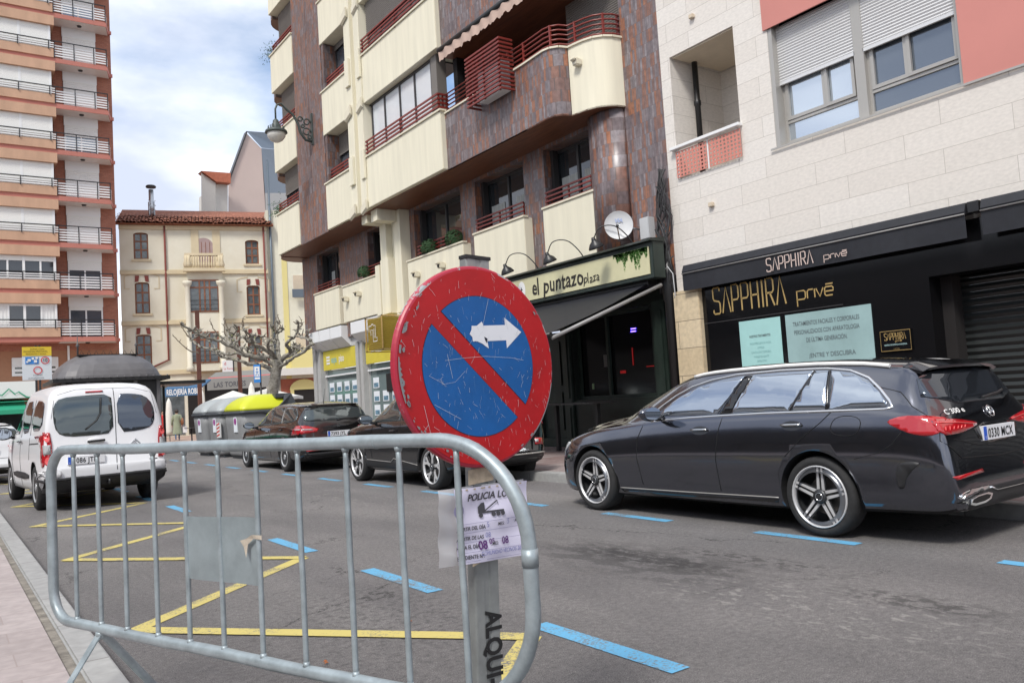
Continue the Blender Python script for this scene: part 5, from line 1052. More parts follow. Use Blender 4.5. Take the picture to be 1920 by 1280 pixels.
class Car:
    def __init__(s, name, label, cat, loc, rotz, sp, paint, group=None):
        s.t = thing(name, label, cat, loc, rotz, group); local(s.t); s.sp = sp; s.paint = paint; s.body()
    def body(s):
        sp = s.sp; top, belt, bot, W, Wr = [pchip(sp[k]) for k in ('top', 'belt', 'bot', 'W', 'Wr')]; x0, x1 = sp['top'][0][0], sp['top'][-1][0]; n = sp.get('n', 72)
        xs = [x0 + (x1 - x0) * (.5 - .5 * math.cos(math.pi * i / n)) * .55 + (x1 - x0) * i / n * .45 for i in range(n + 1)]
        sh = sp.get('should', .94); box = sp.get('boxy', 0)
        def sect(x):
            zt = top(x); zs = min(belt(x), zt - .006); zb = bot(x); w = W(x); wr = min(Wr(x), w * .96); H = zs - zb; dz = zt - zs; rd = min(sp.get('rd', .11), .6 * dz)
            p = [(0, zb), (w * .5, zb), (w * .85, zb + .004), (w * .94, zb + .035), (w * .965, zb + .11 * H + .02), (w * .978, zb + .24 * H), (w * .99, zb + .40 * H), (w, zb + .56 * H), (w * (1 - .10 * (1 - sh)), zb + .69 * H), (w * (1 - .34 * (1 - sh)), zb + .81 * H), (w * (1 - .66 * (1 - sh)), zb + .92 * H), (w * (sh + .008), zs - .004)]
            g0 = w * (sh - .008)
            for t in (.04, .25, .5, .75, 1.): p.append((g0 + (wr - g0) * t + .018 * math.sin(math.pi * t) * min(1, dz * 3), zs + (zt - rd - zs) * t))
            p += [(wr - .022 - rd * .1, zt - rd * .62), (wr - .065 - rd * .2, zt - rd * .34), (wr * .78 - .03, zt - rd * .14), (wr * .42, zt - rd * .03), (0, zt)]
            return p
        vs = []; m_ = None
        rings = [(x, sect(x)) for x in xs]
        def cap(x, sec, dx):
            zc = (sec[0][1] + sec[-1][1]) / 2; return [(x + dx * k, [(y * q, zc + (z - zc) * q) for y, z in sec]) for k, q in ((.5, .93), (.85, .75), (1., .45), (1.02, .12))]
        rings = cap(rings[0][0], rings[0][1], -.02)[::-1] + rings + cap(rings[-1][0], rings[-1][1], .03)
        mb = MB(); h = len(rings[0][1])
        for x, sec in rings: vs += [(x, y, z) for y, z in sec] + [(x, -y, z) for y, z in sec[-2:0:-1]]
        m_ = 2 * h - 2; fs = []
        for i in range(len(rings) - 1):
            for k in range(m_): q = (k + 1) % m_; fs.append((i * m_ + k, i * m_ + q, (i + 1) * m_ + q, (i + 1) * m_ + k))
        mb.add(vs, fs, True); e = (len(rings) - 1) * m_; mb.f += [tuple(range(m_)), tuple(e + k for k in range(m_))]; mb.sm += [True, True]
        me = mb.mesh('body', [s.paint, MATS['wheel_well']])
        s.bvh = BVHTree.FromPolygons([v.co.copy() for v in me.vertices], [tuple(p.vertices) for p in me.polygons])
        tmp = bpy.data.objects.new('tmp', me); COL.objects.link(tmp); cuts = []
        for xw in sp['axles']:
            for sg in (1, -1):
                c = MB(); ra = sp['arch']; yo, yi = sg * 1.2, sg * (sp['half'] - .30)
                ring = [(xw + ra * math.cos(R(a)), ra * math.sin(R(a)) + sp['wr'] + .01) for a in range(0, 360, 8)]
                c.prism([(x, yo, z) for x, z in ring], [(x, yi, z) for x, z in ring]); cm = c.mesh('cut', [MATS['wheel_well']]); co = bpy.data.objects.new('cut', cm); COL.objects.link(co); cuts.append(co)
                b = tmp.modifiers.new('b', 'BOOLEAN'); b.operation = 'DIFFERENCE'; b.object = co; b.solver = 'EXACT'
        bpy.context.view_layer.update(); m2 = bpy.data.meshes.new_from_object(tmp.evaluated_get(bpy.context.evaluated_depsgraph_get()))
        for c in cuts: bpy.data.objects.remove(c)
        bpy.data.objects.remove(tmp)
        for p in m2.polygons:
            c = p.center; p.material_index = 0
            for xw in sp['axles']:
                if abs(math.hypot(c.x - xw, c.z - sp['wr'] - .01) - sp['arch']) < .012 and abs(p.normal.y) < .6 or (math.hypot(c.x - xw, c.z - sp['wr'] - .01) < sp['arch'] + .005 and abs(c.y) < sp['half'] - .2): p.material_index = 1; p.use_smooth = False
            if p.material_index == 0: p.use_smooth = abs(p.normal.z) < .98 or c.z > .5
            if c.z < .35 and p.normal.z < -.8: p.material_index = 1
        m2.name = 'body'
        if len(m2.materials) < 2: m2.materials.clear(); m2.materials.append(s.paint); m2.materials.append(MATS['wheel_well'])
        s.b = bpy.data.objects.new('body', m2); COL.objects.link(s.b); s.b.parent = s.t; ORG[s.b.name] = Vector()
    def hit(s, a, b, d):
        o, dr = {'L': (Vector((a, 3, b)), Vector((0, -1, 0))), 'R': (Vector((a, -3, b)), Vector((0, 1, 0))), 'B': (Vector((-5, a, b)), Vector((1, 0, 0))), 'F': (Vector((5, a, b)), Vector((-1, 0, 0))), 'T': (Vector((a, b, 4)), Vector((0, 0, -1)))}[d]
        l, n, i, _ = s.bvh.ray_cast(o, dr)
        if l is None:
            t = {'L': Vector((a, s.sp['half'], b)), 'R': Vector((a, -s.sp['half'], b)), 'B': Vector((s.sp['top'][0][0], a, b)), 'F': Vector((s.sp['top'][-1][0], a, b)), 'T': Vector((a, b, 1))}[d]; l, n, i, _ = s.bvh.find_nearest(t)
        return l, (n if n.dot(dr) < 0 else -n)
    def decal(s, name, pts, d, mt, off=.005, cell=.06, rnd=2, parent=None, skirt=.012, label=None):
        pts = chaikin(pts, rnd) if rnd else pts; bm = bmesh.new(); f = bm.faces.new([bm.verts.new((p[0], p[1], 0)) for p in pts]); bmesh.ops.triangulate(bm, faces=[f])
        for ax in (0, 1):
            lo, hi = min(p[ax] for p in pts), max(p[ax] for p in pts); q = lo + cell
            while q < hi: bmesh.ops.bisect_plane(bm, geom=bm.verts[:] + bm.edges[:] + bm.faces[:], plane_co=(q, 0, 0) if ax == 0 else (0, q, 0), plane_no=(1, 0, 0) if ax == 0 else (0, 1, 0)); q += cell
        bmesh.ops.dissolve_degenerate(bm, dist=1e-5, edges=bm.edges)
        nrm = {}
        for v in bm.verts: l, n = s.hit(v.co.x, v.co.y, d); v.co = l + n * off; nrm[v] = n
        for f in bm.faces: f.smooth = True
        if skirt:
            be = [e for e in bm.edges if e.is_boundary]; r_ = bmesh.ops.extrude_edge_only(bm, edges=be); nv = [g for g in r_['geom'] if isinstance(g, bmesh.types.BMVert)]
            for v in nv:
                l, n, i, _ = s.bvh.find_nearest(v.co); v.co = v.co - (n if n.dot(v.co - l) >= 0 else -n) * (off + skirt)
            for g in r_['geom']:
                if isinstance(g, bmesh.types.BMFace): g.smooth = False
        bmesh.ops.recalc_face_normals(bm, faces=bm.faces); me = bpy.data.meshes.new(name); bm.to_mesh(me); bm.free(); me.materials.append(mt if not isinstance(mt, str) else MATS[mt])
        o = bpy.data.objects.new(name, me); COL.objects.link(o); o.parent = parent or s.t; ORG[o.name] = Vector()
        if label: o['label'] = label
        return o
    def line(s, name, pts, d, mt, r=.003, off=.001, rnd=0, closed=False, parent=None, n=5, flat=1.):
        if rnd: pts = chaikin(pts, rnd, closed)
        P = []; m_ = len(pts)
        for i in range(m_ if closed else m_ - 1):
            a, b = pts[i], pts[(i + 1) % m_]; k = max(1, int(math.hypot(b[0] - a[0], b[1] - a[1]) / .05))
            for q in range(k): t = q / k; l, nn = s.hit(a[0] + (b[0] - a[0]) * t, a[1] + (b[1] - a[1]) * t, d); P.append(l + nn * off)
        if not closed: l, nn = s.hit(*pts[-1], d); P.append(l + nn * off)
        return MB().tube(P, r, n=n, closed=closed).build(name, MATS[mt], parent or s.t)
    def both(s, fn):
        for d in ('L', 'R'): fn(d)
    def wheel(s, x, sg, Rw, rim, style, w=.22):
        y = sg * (s.sp['half'] - .02 - w / 2); c = (x, y, Rw)
        t = MB().lathe([(rim, -w / 2 + .02), (rim + .02, -w / 2), (Rw - .03, -w / 2), (Rw - .006, -w / 2 + .025), (Rw, -w / 2 + .05), (Rw, w / 2 - .05), (Rw - .006, w / 2 - .025), (Rw - .03, w / 2), (rim + .02, w / 2), (rim, w / 2 - .02)], c, 'y', 40, cap=False)
        o = MB().lathe([(.05, -sg * w * .42), (rim * .98, -sg * w * .42), (rim * .98, sg * w * .4)], c, 'y', 30, cap=False).build('wheel', MATS['rim_dark'], s.t); t.build('tyre', MATS['tyre'], o)
        yo = y + sg * (w / 2 - .012); f_ = lambda u, v, dd: (x + u, yo - sg * dd, Rw + v)
        MB().lathe([(rim + .006, -.006), (rim + .004, .012), (rim - .005, .012), (rim - .012, -.02)], (x, yo, Rw), 'y', 40, cap=False).build('rim_lip', MATS['rim_bright' if style != 'cap' else 'hubcap'], o)
        MB().lathe([(.0, 0), (.15, 0), (.155, .01)], (x, y - sg * .0, Rw), 'y', 24).build('brake_disc', MATS['brake_disc'], o)
        dk = MB(); br = MB()
        def blade(mb, a0, r0, w0, a1, r1, w1, d0, d1, th=.012):
            a0, a1 = R(a0), R(a1); p0 = Vector((math.cos(a0) * r0, math.sin(a0) * r0)); p1 = Vector((math.cos(a1) * r1, math.sin(a1) * r1)); t_ = (p1 - p0).normalized(); nn = Vector((-t_.y, t_.x))
            A = [p0 + nn * w0 / 2, p1 + nn * w1 / 2, p1 - nn * w1 / 2, p0 - nn * w0 / 2]; dd = [d0, d1, d1, d0]
            mb.prism([f_(p.x, p.y, q) for p, q in zip(A, dd)], [f_(p.x, p.y, q + th) for p, q in zip(A, dd)])
        if style == 'star':
            for k in range(5):
                a = 90 + 72 * k + s.sp.get('wrot', 4)
                for sg2 in (-1, 1):
                    blade(br, a + sg2 * 25, .055, .026, a + sg2 * 4.2, rim - .004, .016, .022, .006)
                    blade(dk, a + sg2 * 25, .055, .040, a + sg2 * 6, rim - .004, .034, .030, .014)
            MB().lathe([(rim - .004, .01), (rim - .045, .02), (rim - .05, .05)], (x, yo - sg * .03, Rw), 'y', 40, cap=False).build('rim_ring', MATS['rim_grey'], o)
        elif style == 'fork':
            for k in range(5):
                a = 90 + 72 * k + 10
                blade(br, a - 20, .05, .045, a - 5, rim * .62, .042, .02, .01); blade(br, a - 5, rim * .62, .042, a - 15, rim - .005, .03, .01, .004); blade(br, a - 3, rim * .55, .03, a + 14, rim - .005, .028, .012, .004); blade(dk, a + 18, .05, .03, a + 24, rim - .005, .03, .028, .02)
        else:
            for k in range(12): a = 30 * k; blade(br, a, .06, .014, a, rim - .035, .030, .012, .006, .008)
            MB().lathe([(.0, .035), (rim - .03, .045)], (x, yo - sg * .05, Rw), 'y', 30).build('hub_plate', MATS['rim_dark'], o)
            MB().lathe([(rim - .04, .0), (rim - .005, .0), (rim - .005, .01)], (x, yo, Rw), 'y', 36, cap=False).build('hub_ring', MATS['hubcap'], o)
        br.build('spokes', MATS['rim_bright' if style != 'cap' else 'hubcap'], o)
        if style != 'cap': dk.build('spoke_backs', MATS['rim_dark'], o)
        MB().lathe([(.062, -.0), (.06, .012 * sg), (.035, .018 * sg), (0, .018 * sg)], (x, yo - sg * .012, Rw), 'y', 20).build('hub', MATS['rim_dark' if style != 'cap' else 'hubcap'], o)
        MB().tube([(x + .032 * math.cos(R(a)), yo + sg * .006, Rw + .032 * math.sin(R(a))) for a in range(0, 360, 24)], .004, n=4, closed=True).build('hub_ring', MATS['chrome'], o)
    def wheels(s, Rw, rim, style, w=.22):
        for x in s.sp['axles']:
            for sg in (1, -1): s.wheel(x, sg, Rw, rim, style, w)
    def mirror(s, x, z, sg=1, sc=1., y=None, paint=None):
        y = s.sp['half'] * .92 if y is None else y; m_ = MB(); m_.sph((0, 0, 0), 1, 8)
        def g(p): return Vector((x + p.x * .115 * sc * (1 if p.x > 0 else .45), sg * (y + .17 * sc + p.y * .125 * sc), z + p.z * .078 * sc * (1 - .15 * p.y)))
        o = m_.xf(g).build('door_mirror', paint or s.paint, s.t)
        pts = [(x - .052 * sc, sg * (y + .17 * sc + .112 * sc * math.cos(R(a))), z + .064 * sc * math.sin(R(a))) for a in range(0, 360, 20)]; MB().poly(pts).build('mirror_glass', MATS['car_glass'], o)
        MB().tube([(x + .01, sg * (y - .04), z - .06 * sc), (x + .01, sg * (y + .08), z - .055 * sc)], [.03, .022], n=8).build('mirror_arm', MATS['plastic_gloss'], o)
    def plate(s, txt, yc, z, w=.52, h=.11, d='B', lift=.012, back=0.):
        l, n = s.hit(yc, z, d); x = l.x - lift
        o = MB().box(x - .006, x + .03 + back, yc - w / 2, yc + w / 2, z - h / 2, z + h / 2).build('number_plate', MATS['plate_white'], s.t)
        MB().box(x - .009, x - .0065, yc + w / 2 - .05, yc + w / 2 - .004, z - h / 2 + .004, z + h / 2 - .004).build('plate_band', MATS['plate_blue'], o)
        t = MB(); lettering(t, 'E', lambda u, v: (x - .010, yc + w / 2 - .018 - u, z - .042 + v), size=.03); t.build('plate_lettering', MATS['plate_white'], o)
        t = MB(); lettering(t, txt, lambda u, v: (x - .009, yc + w / 2 - .07 - u, z - .036 + v), size=.100, sx=.86, bold=.0016, spacing=1.07); t.build('plate_lettering', MATS['ink'], o)
    def handle(s, x, z, d, ln=.22, bowl=True, mt='chrome'):
        if bowl: s.decal('handle_bowl', [(x + ln / 2 * math.cos(R(a)), z + .042 * math.sin(R(a))) for a in range(0, 360, 20)], d, 'plastic_gloss', off=.002, rnd=0, skirt=0)
        s.line('door_handle', [(x - ln * .46, z + .006), (x + ln * .46, z + .002)], d, mt, r=.011, off=.022)

# --- graphite estate in the foreground
ES_SP = dict(axles=(-1.435, 1.435), arch=.375, wr=.335, half=.912, n=80, rd=.075, should=.925,
    top=[(-2.52, .52), (-2.51, .70), (-2.485, .84), (-2.455, .95), (-2.40, 1.05), (-2.30, 1.21), (-2.215, 1.345), (-2.15, 1.395), (-1.9, 1.43), (-1.4, 1.475), (-.7, 1.488), (-.1, 1.472), (.2, 1.415), (.5, 1.30), (.8, 1.165), (1.02, 1.055), (1.25, 1.015), (1.6, .955), (1.9, .87), (2.08, .775), (2.2, .64), (2.27, .45)],
    belt=[(-2.52, .50), (-2.48, .80), (-2.42, .93), (-2.3, 1.00), (-2.1, 1.035), (-1.6, 1.045), (-1, 1.035), (0, 1.0), (.6, .965), (1.1, .92), (1.5, .87), (1.85, .79), (2.08, .70), (2.2, .58), (2.27, .42)],
    bot=[(-2.52, .27), (-2.4, .245), (-2.0, .235), (-1.0, .19), (1.0, .18), (1.9, .17), (2.15, .18), (2.27, .26)],
    W=[(-2.52, .74), (-2.49, .80), (-2.42, .845), (-2.25, .88), (-1.9, .905), (-1.435, .912), (-.9, .90), (0, .90), (.9, .898), (1.435, .908), (1.75, .885), (2.0, .83), (2.14, .73), (2.22, .60), (2.27, .40)],
    Wr=[(-2.52, .60), (-2.4, .66), (-2.2, .64), (-1.6, .645), (-.5, .65), (.1, .645), (.6, .665), (1.0, .72), (1.3, .74), (1.9, .66), (2.27, .28)])
C = Car('parked_car', 'graphite estate car with silver star-spoke wheels, chrome window line and white roof rail', 'car', (6.885, 5.635, 0), R(90), ES_SP, MATS['paint_graphite'], group='cars parked along the right kerb')
C.wheels(.335, .254, 'star')
def winset(C, d, gf='car_glass', gr='car_glass'):
    C.decal('window', [(.42, 1.03), (.36, 1.115), (.18, 1.215), (-.05, 1.30), (-.33, 1.355), (-.60, 1.378), (-.36, 1.035)], d, gf, rnd=0)
    C.decal('window', [(-.70, 1.382), (-1.0, 1.388), (-1.335, 1.383), (-1.17, 1.052), (-.53, 1.042)], d, gr, rnd=0)
    C.decal('window', [(-1.355, 1.382), (-1.475, 1.376), (-1.53, 1.056), (-1.19, 1.053)], d, 'car_glass', rnd=0)
    C.decal('window', [(-1.51, 1.374), (-1.70, 1.345), (-1.86, 1.275), (-1.98, 1.18), (-2.06, 1.09), (-2.055, 1.066), (-1.56, 1.058)], d, gr, rnd=0)
    C.decal('window_pillar', [(-.61, 1.38), (-.69, 1.382), (-.52, 1.04), (-.38, 1.035)], d, 'plastic_gloss', off=.003, rnd=0)
    for a, b in (((-1.345, 1.383), (-1.18, 1.053)), ((-1.492, 1.375), (-1.545, 1.057))): C.line('window_divider', [a, b], d, 'plastic_gloss', r=.014, off=-.004)
    C.line('chrome_trim', [(.56, 1.04), (.44, 1.12), (.26, 1.225), (.05, 1.31), (-.2, 1.365), (-.5, 1.40), (-1.0, 1.410), (-1.46, 1.398), (-1.68, 1.368), (-1.86, 1.298), (-1.98, 1.205), (-2.07, 1.115), (-2.105, 1.062), (-2.05, 1.047), (-1.5, 1.043), (-.9, 1.036), (-.4, 1.022), (0, 1.008), (.30, .992), (.52, .975)], d, 'chrome', r=.0135, off=-.003, n=6)
C.both(lambda d: winset(C, d))
C.both(lambda d: C.line('roof_rail', [(.06, 1.400), (-.12, 1.425), (-.5, 1.440), (-1.2, 1.440), (-1.7, 1.415), (-2.0, 1.375)], d, 'white_paint', r=.017, off=.010, n=8, rnd=1))
# panel gaps, sill strip, handles, fuel flap
def seams(C, d):
    C.line('panel_gap', [(.62, .965), (.70, .80), (.71, .6), (.66, .33)], d, 'gap_black', r=.0035); C.line('panel_gap', [(-.44, 1.02), (-.40, .9), (-.36, .6), (-.38, .32)], d, 'gap_black', r=.0035)
    C.line('panel_gap', [(-1.60, 1.04), (-1.50, .95), (-1.32, .82), (-1.14, .66)], d, 'gap_black', r=.0035)
    C.line('panel_gap', [(-1.80, .66), (-2.02, .715), (-2.12, .78), (-2.19, .87)], d, 'gap_black', r=.003)
    C.line('sill_strip', [(1.02, .275), (0, .285), (-1.02, .30)], d, 'alu', r=.006, off=0)
    C.decal('side_skirt', [(1.02, .255), (-1.02, .285), (-.98, .215), (.9, .20)], d, 'plastic_gloss', off=.004, rnd=0)
    C.handle(-.17, .885, d); C.handle(-1.22, .925, d)
    0 and C.decal('body_crease', [(.6, .375), (-.95, .395), (-.95, .402), (.6, .382)], d, 'paint_graphite', off=.006, rnd=0)
C.both(lambda d: seams(C, d))
C.line('fuel_flap_gap', [(-1.63, 1.005), (-1.87, .995), (-1.85, .86), (-1.72, .835), (-1.58, .87)], 'L', 'gap_black', r=.003, rnd=2, closed=True)
C.mirror(.36, 1.065, 1, 1.0); C.mirror(.36, 1.065, -1, 1.0)
C.decal('windscreen', [(.98, .0 + .60), (.98, -.60), (.24, -.56), (.24, .56)], 'T', 'car_glass_dark', rnd=1)
C.both(lambda d: C.decal('headlight', [(2.17, .66), (2.0, .745), (1.86, .755), (1.98, .66), (2.12, .60)], d, 'lamp_clear', rnd=1))
# lamps at the back: side part and hatch part
C.both(lambda d: C.decal('tail_light', [(-2.07, .955), (-2.2, .995), (-2.36, .985), (-2.44, .96), (-2.455, .86), (-2.38, .835), (-2.26, .855), (-2.12, .915)], d, 'lamp_red', off=.008, rnd=1, cell=.03))
for sg in (1, -1):
    C.decal('tail_light', [(sg * .80, .955), (sg * .66, .955), (sg * .40, .925), (sg * .24, .895), (sg * .44, .855), (sg * .64, .835), (sg * .79, .84)], 'B', 'lamp_red', off=.010, rnd=1, cell=.04)
    for k in range(6): C.line('lamp_bar', [(sg * (.74 - .05 * k), .868 + .002 * k), (sg * (.72 - .05 * k), .895)], 'B', 'lamp_bright', r=.004, off=.012)
    C.line('lamp_bar', [(sg * .78, .93), (sg * .5, .915), (sg * .3, .895)], 'B', 'lamp_bright', r=.004, off=.012)
    C.decal('reflector', [(sg * .78, .535), (sg * .36, .555), (sg * .34, .53), (sg * .74, .508)], 'B', 'lamp_red', off=.006, rnd=0)
    C.decal('diffuser_trim', [(sg * .76, .385), (sg * .66, .425), (sg * .36, .435), (sg * .27, .41), (sg * .34, .398), (sg * .62, .398), (sg * .72, .36)], 'B', 'chrome', off=.005, rnd=1, cell=.03)
    ex = [(.68, .305), (.62, .375), (.30, .385), (.36, .312)]; lx = C.hit(sg * .5, .36, 'B')[0].x
    P_ = chaikin([(sg * a, b) for a, b in ex], 1); o = MB().prism([(lx - .022, a, b) for a, b in P_], [(lx + .09, a, b) for a, b in P_]).build('exhaust_tip', MATS['chrome'], C.t)
    cx, cz = sg * .51, .35; MB().poly([(lx - .024, cx + (a - cx) * .82, cz + (b - cz) * .62) for a, b in P_]).build('exhaust_hole', MATS['void'], o)
C.decal('diffuser', [(.30, .42), (-.30, .42), (-.42, .30), (-.78, .34), (-.70, .22), (.70, .22), (.78, .34), (.42, .30)], 'B', 'plastic_black', off=.004, rnd=0)
C.line('diffuser_trim', [(.31, .413), (.22, .385), (-.22, .385), (-.31, .413)], 'B', 'chrome', r=.008, off=.008)
C.decal('rear_window', [(.60, 1.335), (-.60, 1.335), (-.73, 1.06), (.73, 1.06)], 'B', 'car_glass_dark', off=.006, rnd=1)
0 and C.decal('spoiler_lamp', [(.20, 1.36), (-.20, 1.36), (-.20, 1.345), (.20, 1.345)], 'B', 'lamp_red', off=.06, rnd=0)
sp = MB(); secs = []
for i in range(13): y = -.60 + 1.2 * i / 12; secs.append(y)
top_ = [C.hit(-2.08, y, 'T')[0] for y in secs]
a = [Vector((-2.10, y, p.z + .004)) for y, p in zip(secs, top_)]; e = [Vector((-2.29 + .03 * (y / .6) ** 2, y * 1.0, p.z - .045)) for y, p in zip(secs, top_)]; b_ = [Vector((-2.27 + .03 * (y / .6) ** 2, y, p.z - .065)) for y, p in zip(secs, top_)]; c_ = [Vector((-2.12, y, p.z - .03)) for y, p in zip(secs, top_)]
n = 13; V = a + e + b_ + c_; fs = [(q * n + i, q * n + i + 1, ((q + 1) % 4) * n + i + 1, ((q + 1) % 4) * n + i) for q in range(4) for i in range(n - 1)]; sp.add(V, fs, False); sp.f += [(0, n, 2 * n, 3 * n), (n - 1, 2 * n - 1, 3 * n - 1, 4 * n - 1)]; sp.sm += [False] * 2; sp.build('roof_spoiler', MATS['paint_graphite'], C.t)
C.line('panel_gap', [(.70, 1.34), (.78, 1.06), (.77, .93), (.80, .80), (.62, .66), (.0, .63), (-.62, .66), (-.80, .80), (-.77, .93), (-.78, 1.06), (-.70, 1.34)], 'B', 'gap_black', r=.004)
C.line('hatch_fold', [(.66, .80), (.34, .735), (-.34, .735), (-.66, .80)], 'B', 'gap_black', r=.003)
C.decal('plate_recess', [(.36, .895), (-.36, .895), (-.30, .74), (.30, .74)], 'B', 'plastic_gloss', off=.003, rnd=1)
C.plate('0330 MCX', 0, .815)
l, nn = C.hit(0, .975, 'B'); eu = Vector((0, -1, 0)); ew = nn.cross(eu); ew = ew if ew.z > 0 else -ew; ec = l + nn * .012
st = MB(); st.tube([ec + eu * .045 * math.cos(R(a)) + ew * .045 * math.sin(R(a)) for a in range(0, 360, 15)], .005, n=6, closed=True)
for a in (90, 210, 330): st.tube([ec, ec + eu * .043 * math.cos(R(a)) + ew * .043 * math.sin(R(a))], [.010, .002], n=5)
st.build('star_emblem', MATS['chrome'], C.t)
t = MB(); vs, fs = text2d('C 300 e', size=.062, sx=1.35, bold=.001); fl, fn = C.hit(.52, 1.01, 'B'); fu = Vector((0, -1, 0)); fu = (fu - fn * fu.dot(fn)).normalized(); fw = fn.cross(fu); fw = fw if fw.z > 0 else -fw; t.add([fl + fn * .014 + fu * (u - .14) + fw * (v - .03) for u, v in vs], fs); t.build('model_lettering', MATS['white_paint'], C.t)
C.line('wiper', [(.0, 1.075), (-.30, 1.10), (-.42, 1.12)], 'B', 'plastic_black', r=.012, off=.02)
C.decal('side_vent', [(-2.15, .63), (-2.24, .655), (-2.33, .64), (-2.27, .60), (-2.20, .52), (-2.18, .44), (-2.13, .44), (-2.12, .54)], 'L', 'plastic_black', off=.003, rnd=1)

# --- black crossover
SU_SP = dict(axles=(-1.34, 1.33), arch=.385, wr=.335, half=.90, n=66, rd=.085, should=.935,
    top=[(-2.02, .50), (-2.01, .74), (-1.98, .92), (-1.93, 1.06), (-1.80, 1.30), (-1.68, 1.46), (-1.5, 1.51), (-.8, 1.55), (-.2, 1.545), (.2, 1.49), (.6, 1.31), (.9, 1.15), (1.08, 1.07), (1.5, 1.02), (1.9, .93), (2.06, .82), (2.14, .66), (2.18, .45)],
    belt=[(-2.02, .48), (-1.98, .88), (-1.9, 1.0), (-1.5, 1.05), (-.5, 1.03), (.6, .99), (1.1, .965), (1.6, .92), (1.9, .84), (2.08, .72), (2.18, .42)],
    bot=[(-2.02, .36), (-1.8, .27), (-1, .22), (1, .21), (1.9, .22), (2.18, .30)],
    W=[(-2.02, .72), (-1.97, .82), (-1.8, .88), (-1.34, .90), (0, .885), (1.33, .90), (1.8, .86), (2.02, .76), (2.12, .62), (2.18, .42)],
    Wr=[(-2.02, .56), (-1.9, .62), (-1.6, .61), (-.3, .62), (.3, .62), (.9, .70), (1.2, .75), (1.9, .64), (2.18, .3)])
K = Car('parked_car', 'black crossover with fork-spoke alloy wheels, half hidden by the no-parking sign', 'car', (6.93, 12.22, 0), R(90), SU_SP, MATS['paint_black'], group='cars parked along the right kerb')
K.wheels(.335, .246, 'fork')
def sw(d):
    K.decal('window', [(.78, 1.02), (.62, 1.12), (.30, 1.32), (.08, 1.415), (-.12, 1.44), (-.30, 1.045)], d, 'car_glass_clear', rnd=0); K.decal('window', [(-.20, 1.442), (-.9, 1.44), (-1.14, 1.075), (-.38, 1.05)], d, 'car_glass_dark', rnd=0)
    K.decal('window', [(-.98, 1.435), (-1.45, 1.38), (-1.62, 1.18), (-1.22, 1.09)], d, 'car_glass_dark', rnd=0)
    K.decal('side_cladding', [(.93, .40), (-.93, .40), (-.93, .245), (.93, .235)], d, 'plastic_black', off=.010, rnd=0)
    K.line('sill_strip', [(.88, .40), (.0, .38), (-.12, .44), (-.92, .36)], d, 'alu', r=.006, off=.014)
    K.line('panel_gap', [(.66, .99), (.74, .8), (.70, .42)], d, 'gap_black', r=.0035); K.line('panel_gap', [(-.34, 1.03), (-.36, .42)], d, 'gap_black', r=.0035); K.handle(-.12, .88, d, mt='plastic_gloss')
    for xw in SU_SP['axles']:
        K.line('arch_trim', [(xw + .40 * math.cos(R(a)), .345 + .40 * math.sin(R(a))) for a in range(8, 173, 11)], d, 'plastic_black', r=.022, off=-.006)
    K.decal('headlight', [(2.10, .60), (1.94, .66), (1.84, .64), (1.92, .52), (2.06, .52)], d, 'lamp_clear', rnd=1)
    K.decal('bonnet_lamp', [(2.06, .84), (1.84, .90), (1.80, .87), (2.0, .80)], d, 'lamp_clear', rnd=1)
    K.decal('tail_light', [(-1.93, .93), (-1.70, .96), (-1.72, .90), (-1.95, .86)], d, 'lamp_red', off=.008, rnd=1)
K.both(sw); K.mirror(.62, 1.08, 1, 1.05); K.mirror(.62, 1.08, -1, 1.05)
K.decal('windscreen', [(1.0, .62), (1.0, -.62), (.26, -.54), (.26, .54)], 'T', 'car_glass_clear', rnd=1)
K.decal('rear_window', [(.56, 1.42), (-.56, 1.42), (-.68, 1.10), (.68, 1.10)], 'B', 'car_glass_dark', rnd=1)
K.decal('rear_bumper', [(.84, .46), (-.84, .46), (-.80, .26), (.80, .26)], 'B', 'plastic_black', off=.008, rnd=0); K.line('rear_bumper_strip', [(.80, .44), (-.80, .44)], 'B', 'alu', r=.012, off=.012)
for sg in (1, -1): K.decal('rear_lamp', [(sg * .74, .66), (sg * .60, .67), (sg * .60, .57), (sg * .74, .56)], 'B', 'lamp_red', off=.012, rnd=0); K.decal('reversing_lamp', [(sg * .66, .645), (sg * .60, .645), (sg * .60, .60), (sg * .66, .60)], 'B', 'lamp_clear', off=.016, rnd=0)
K.plate('4821 LHG', 0, .60)

# --- black hatch estate by the bins
PG_SP = dict(axles=(-1.36, 1.36), arch=.355, wr=.315, half=.90, n=66, rd=.075, should=.93,
    top=[(-2.36, .50), (-2.35, .74), (-2.32, .92), (-2.27, 1.05), (-2.15, 1.25), (-2.05, 1.38), (-1.85, 1.425), (-1.2, 1.47), (-.5, 1.48), (-.1, 1.46), (.2, 1.40), (.6, 1.22), (.95, 1.07), (1.1, 1.01), (1.5, .95), (1.9, .84), (2.08, .72), (2.15, .45)],
    belt=[(-2.36, .48), (-2.3, .90), (-2.2, .98), (-1.5, 1.02), (-.4, .985), (.6, .93), (1.2, .90), (1.7, .82), (2.0, .70), (2.15, .42)],
    bot=[(-2.36, .34), (-2.1, .25), (-1, .19), (1, .18), (1.9, .19), (2.15, .28)],
    W=[(-2.36, .74), (-2.3, .83), (-2.1, .88), (-1.36, .90), (0, .885), (1.36, .895), (1.8, .84), (2.02, .72), (2.15, .42)],
    Wr=[(-2.36, .58), (-2.2, .66), (-1.9, .63), (-.3, .63), (.2, .63), (.9, .70), (1.2, .74), (1.9, .62), (2.15, .3)])
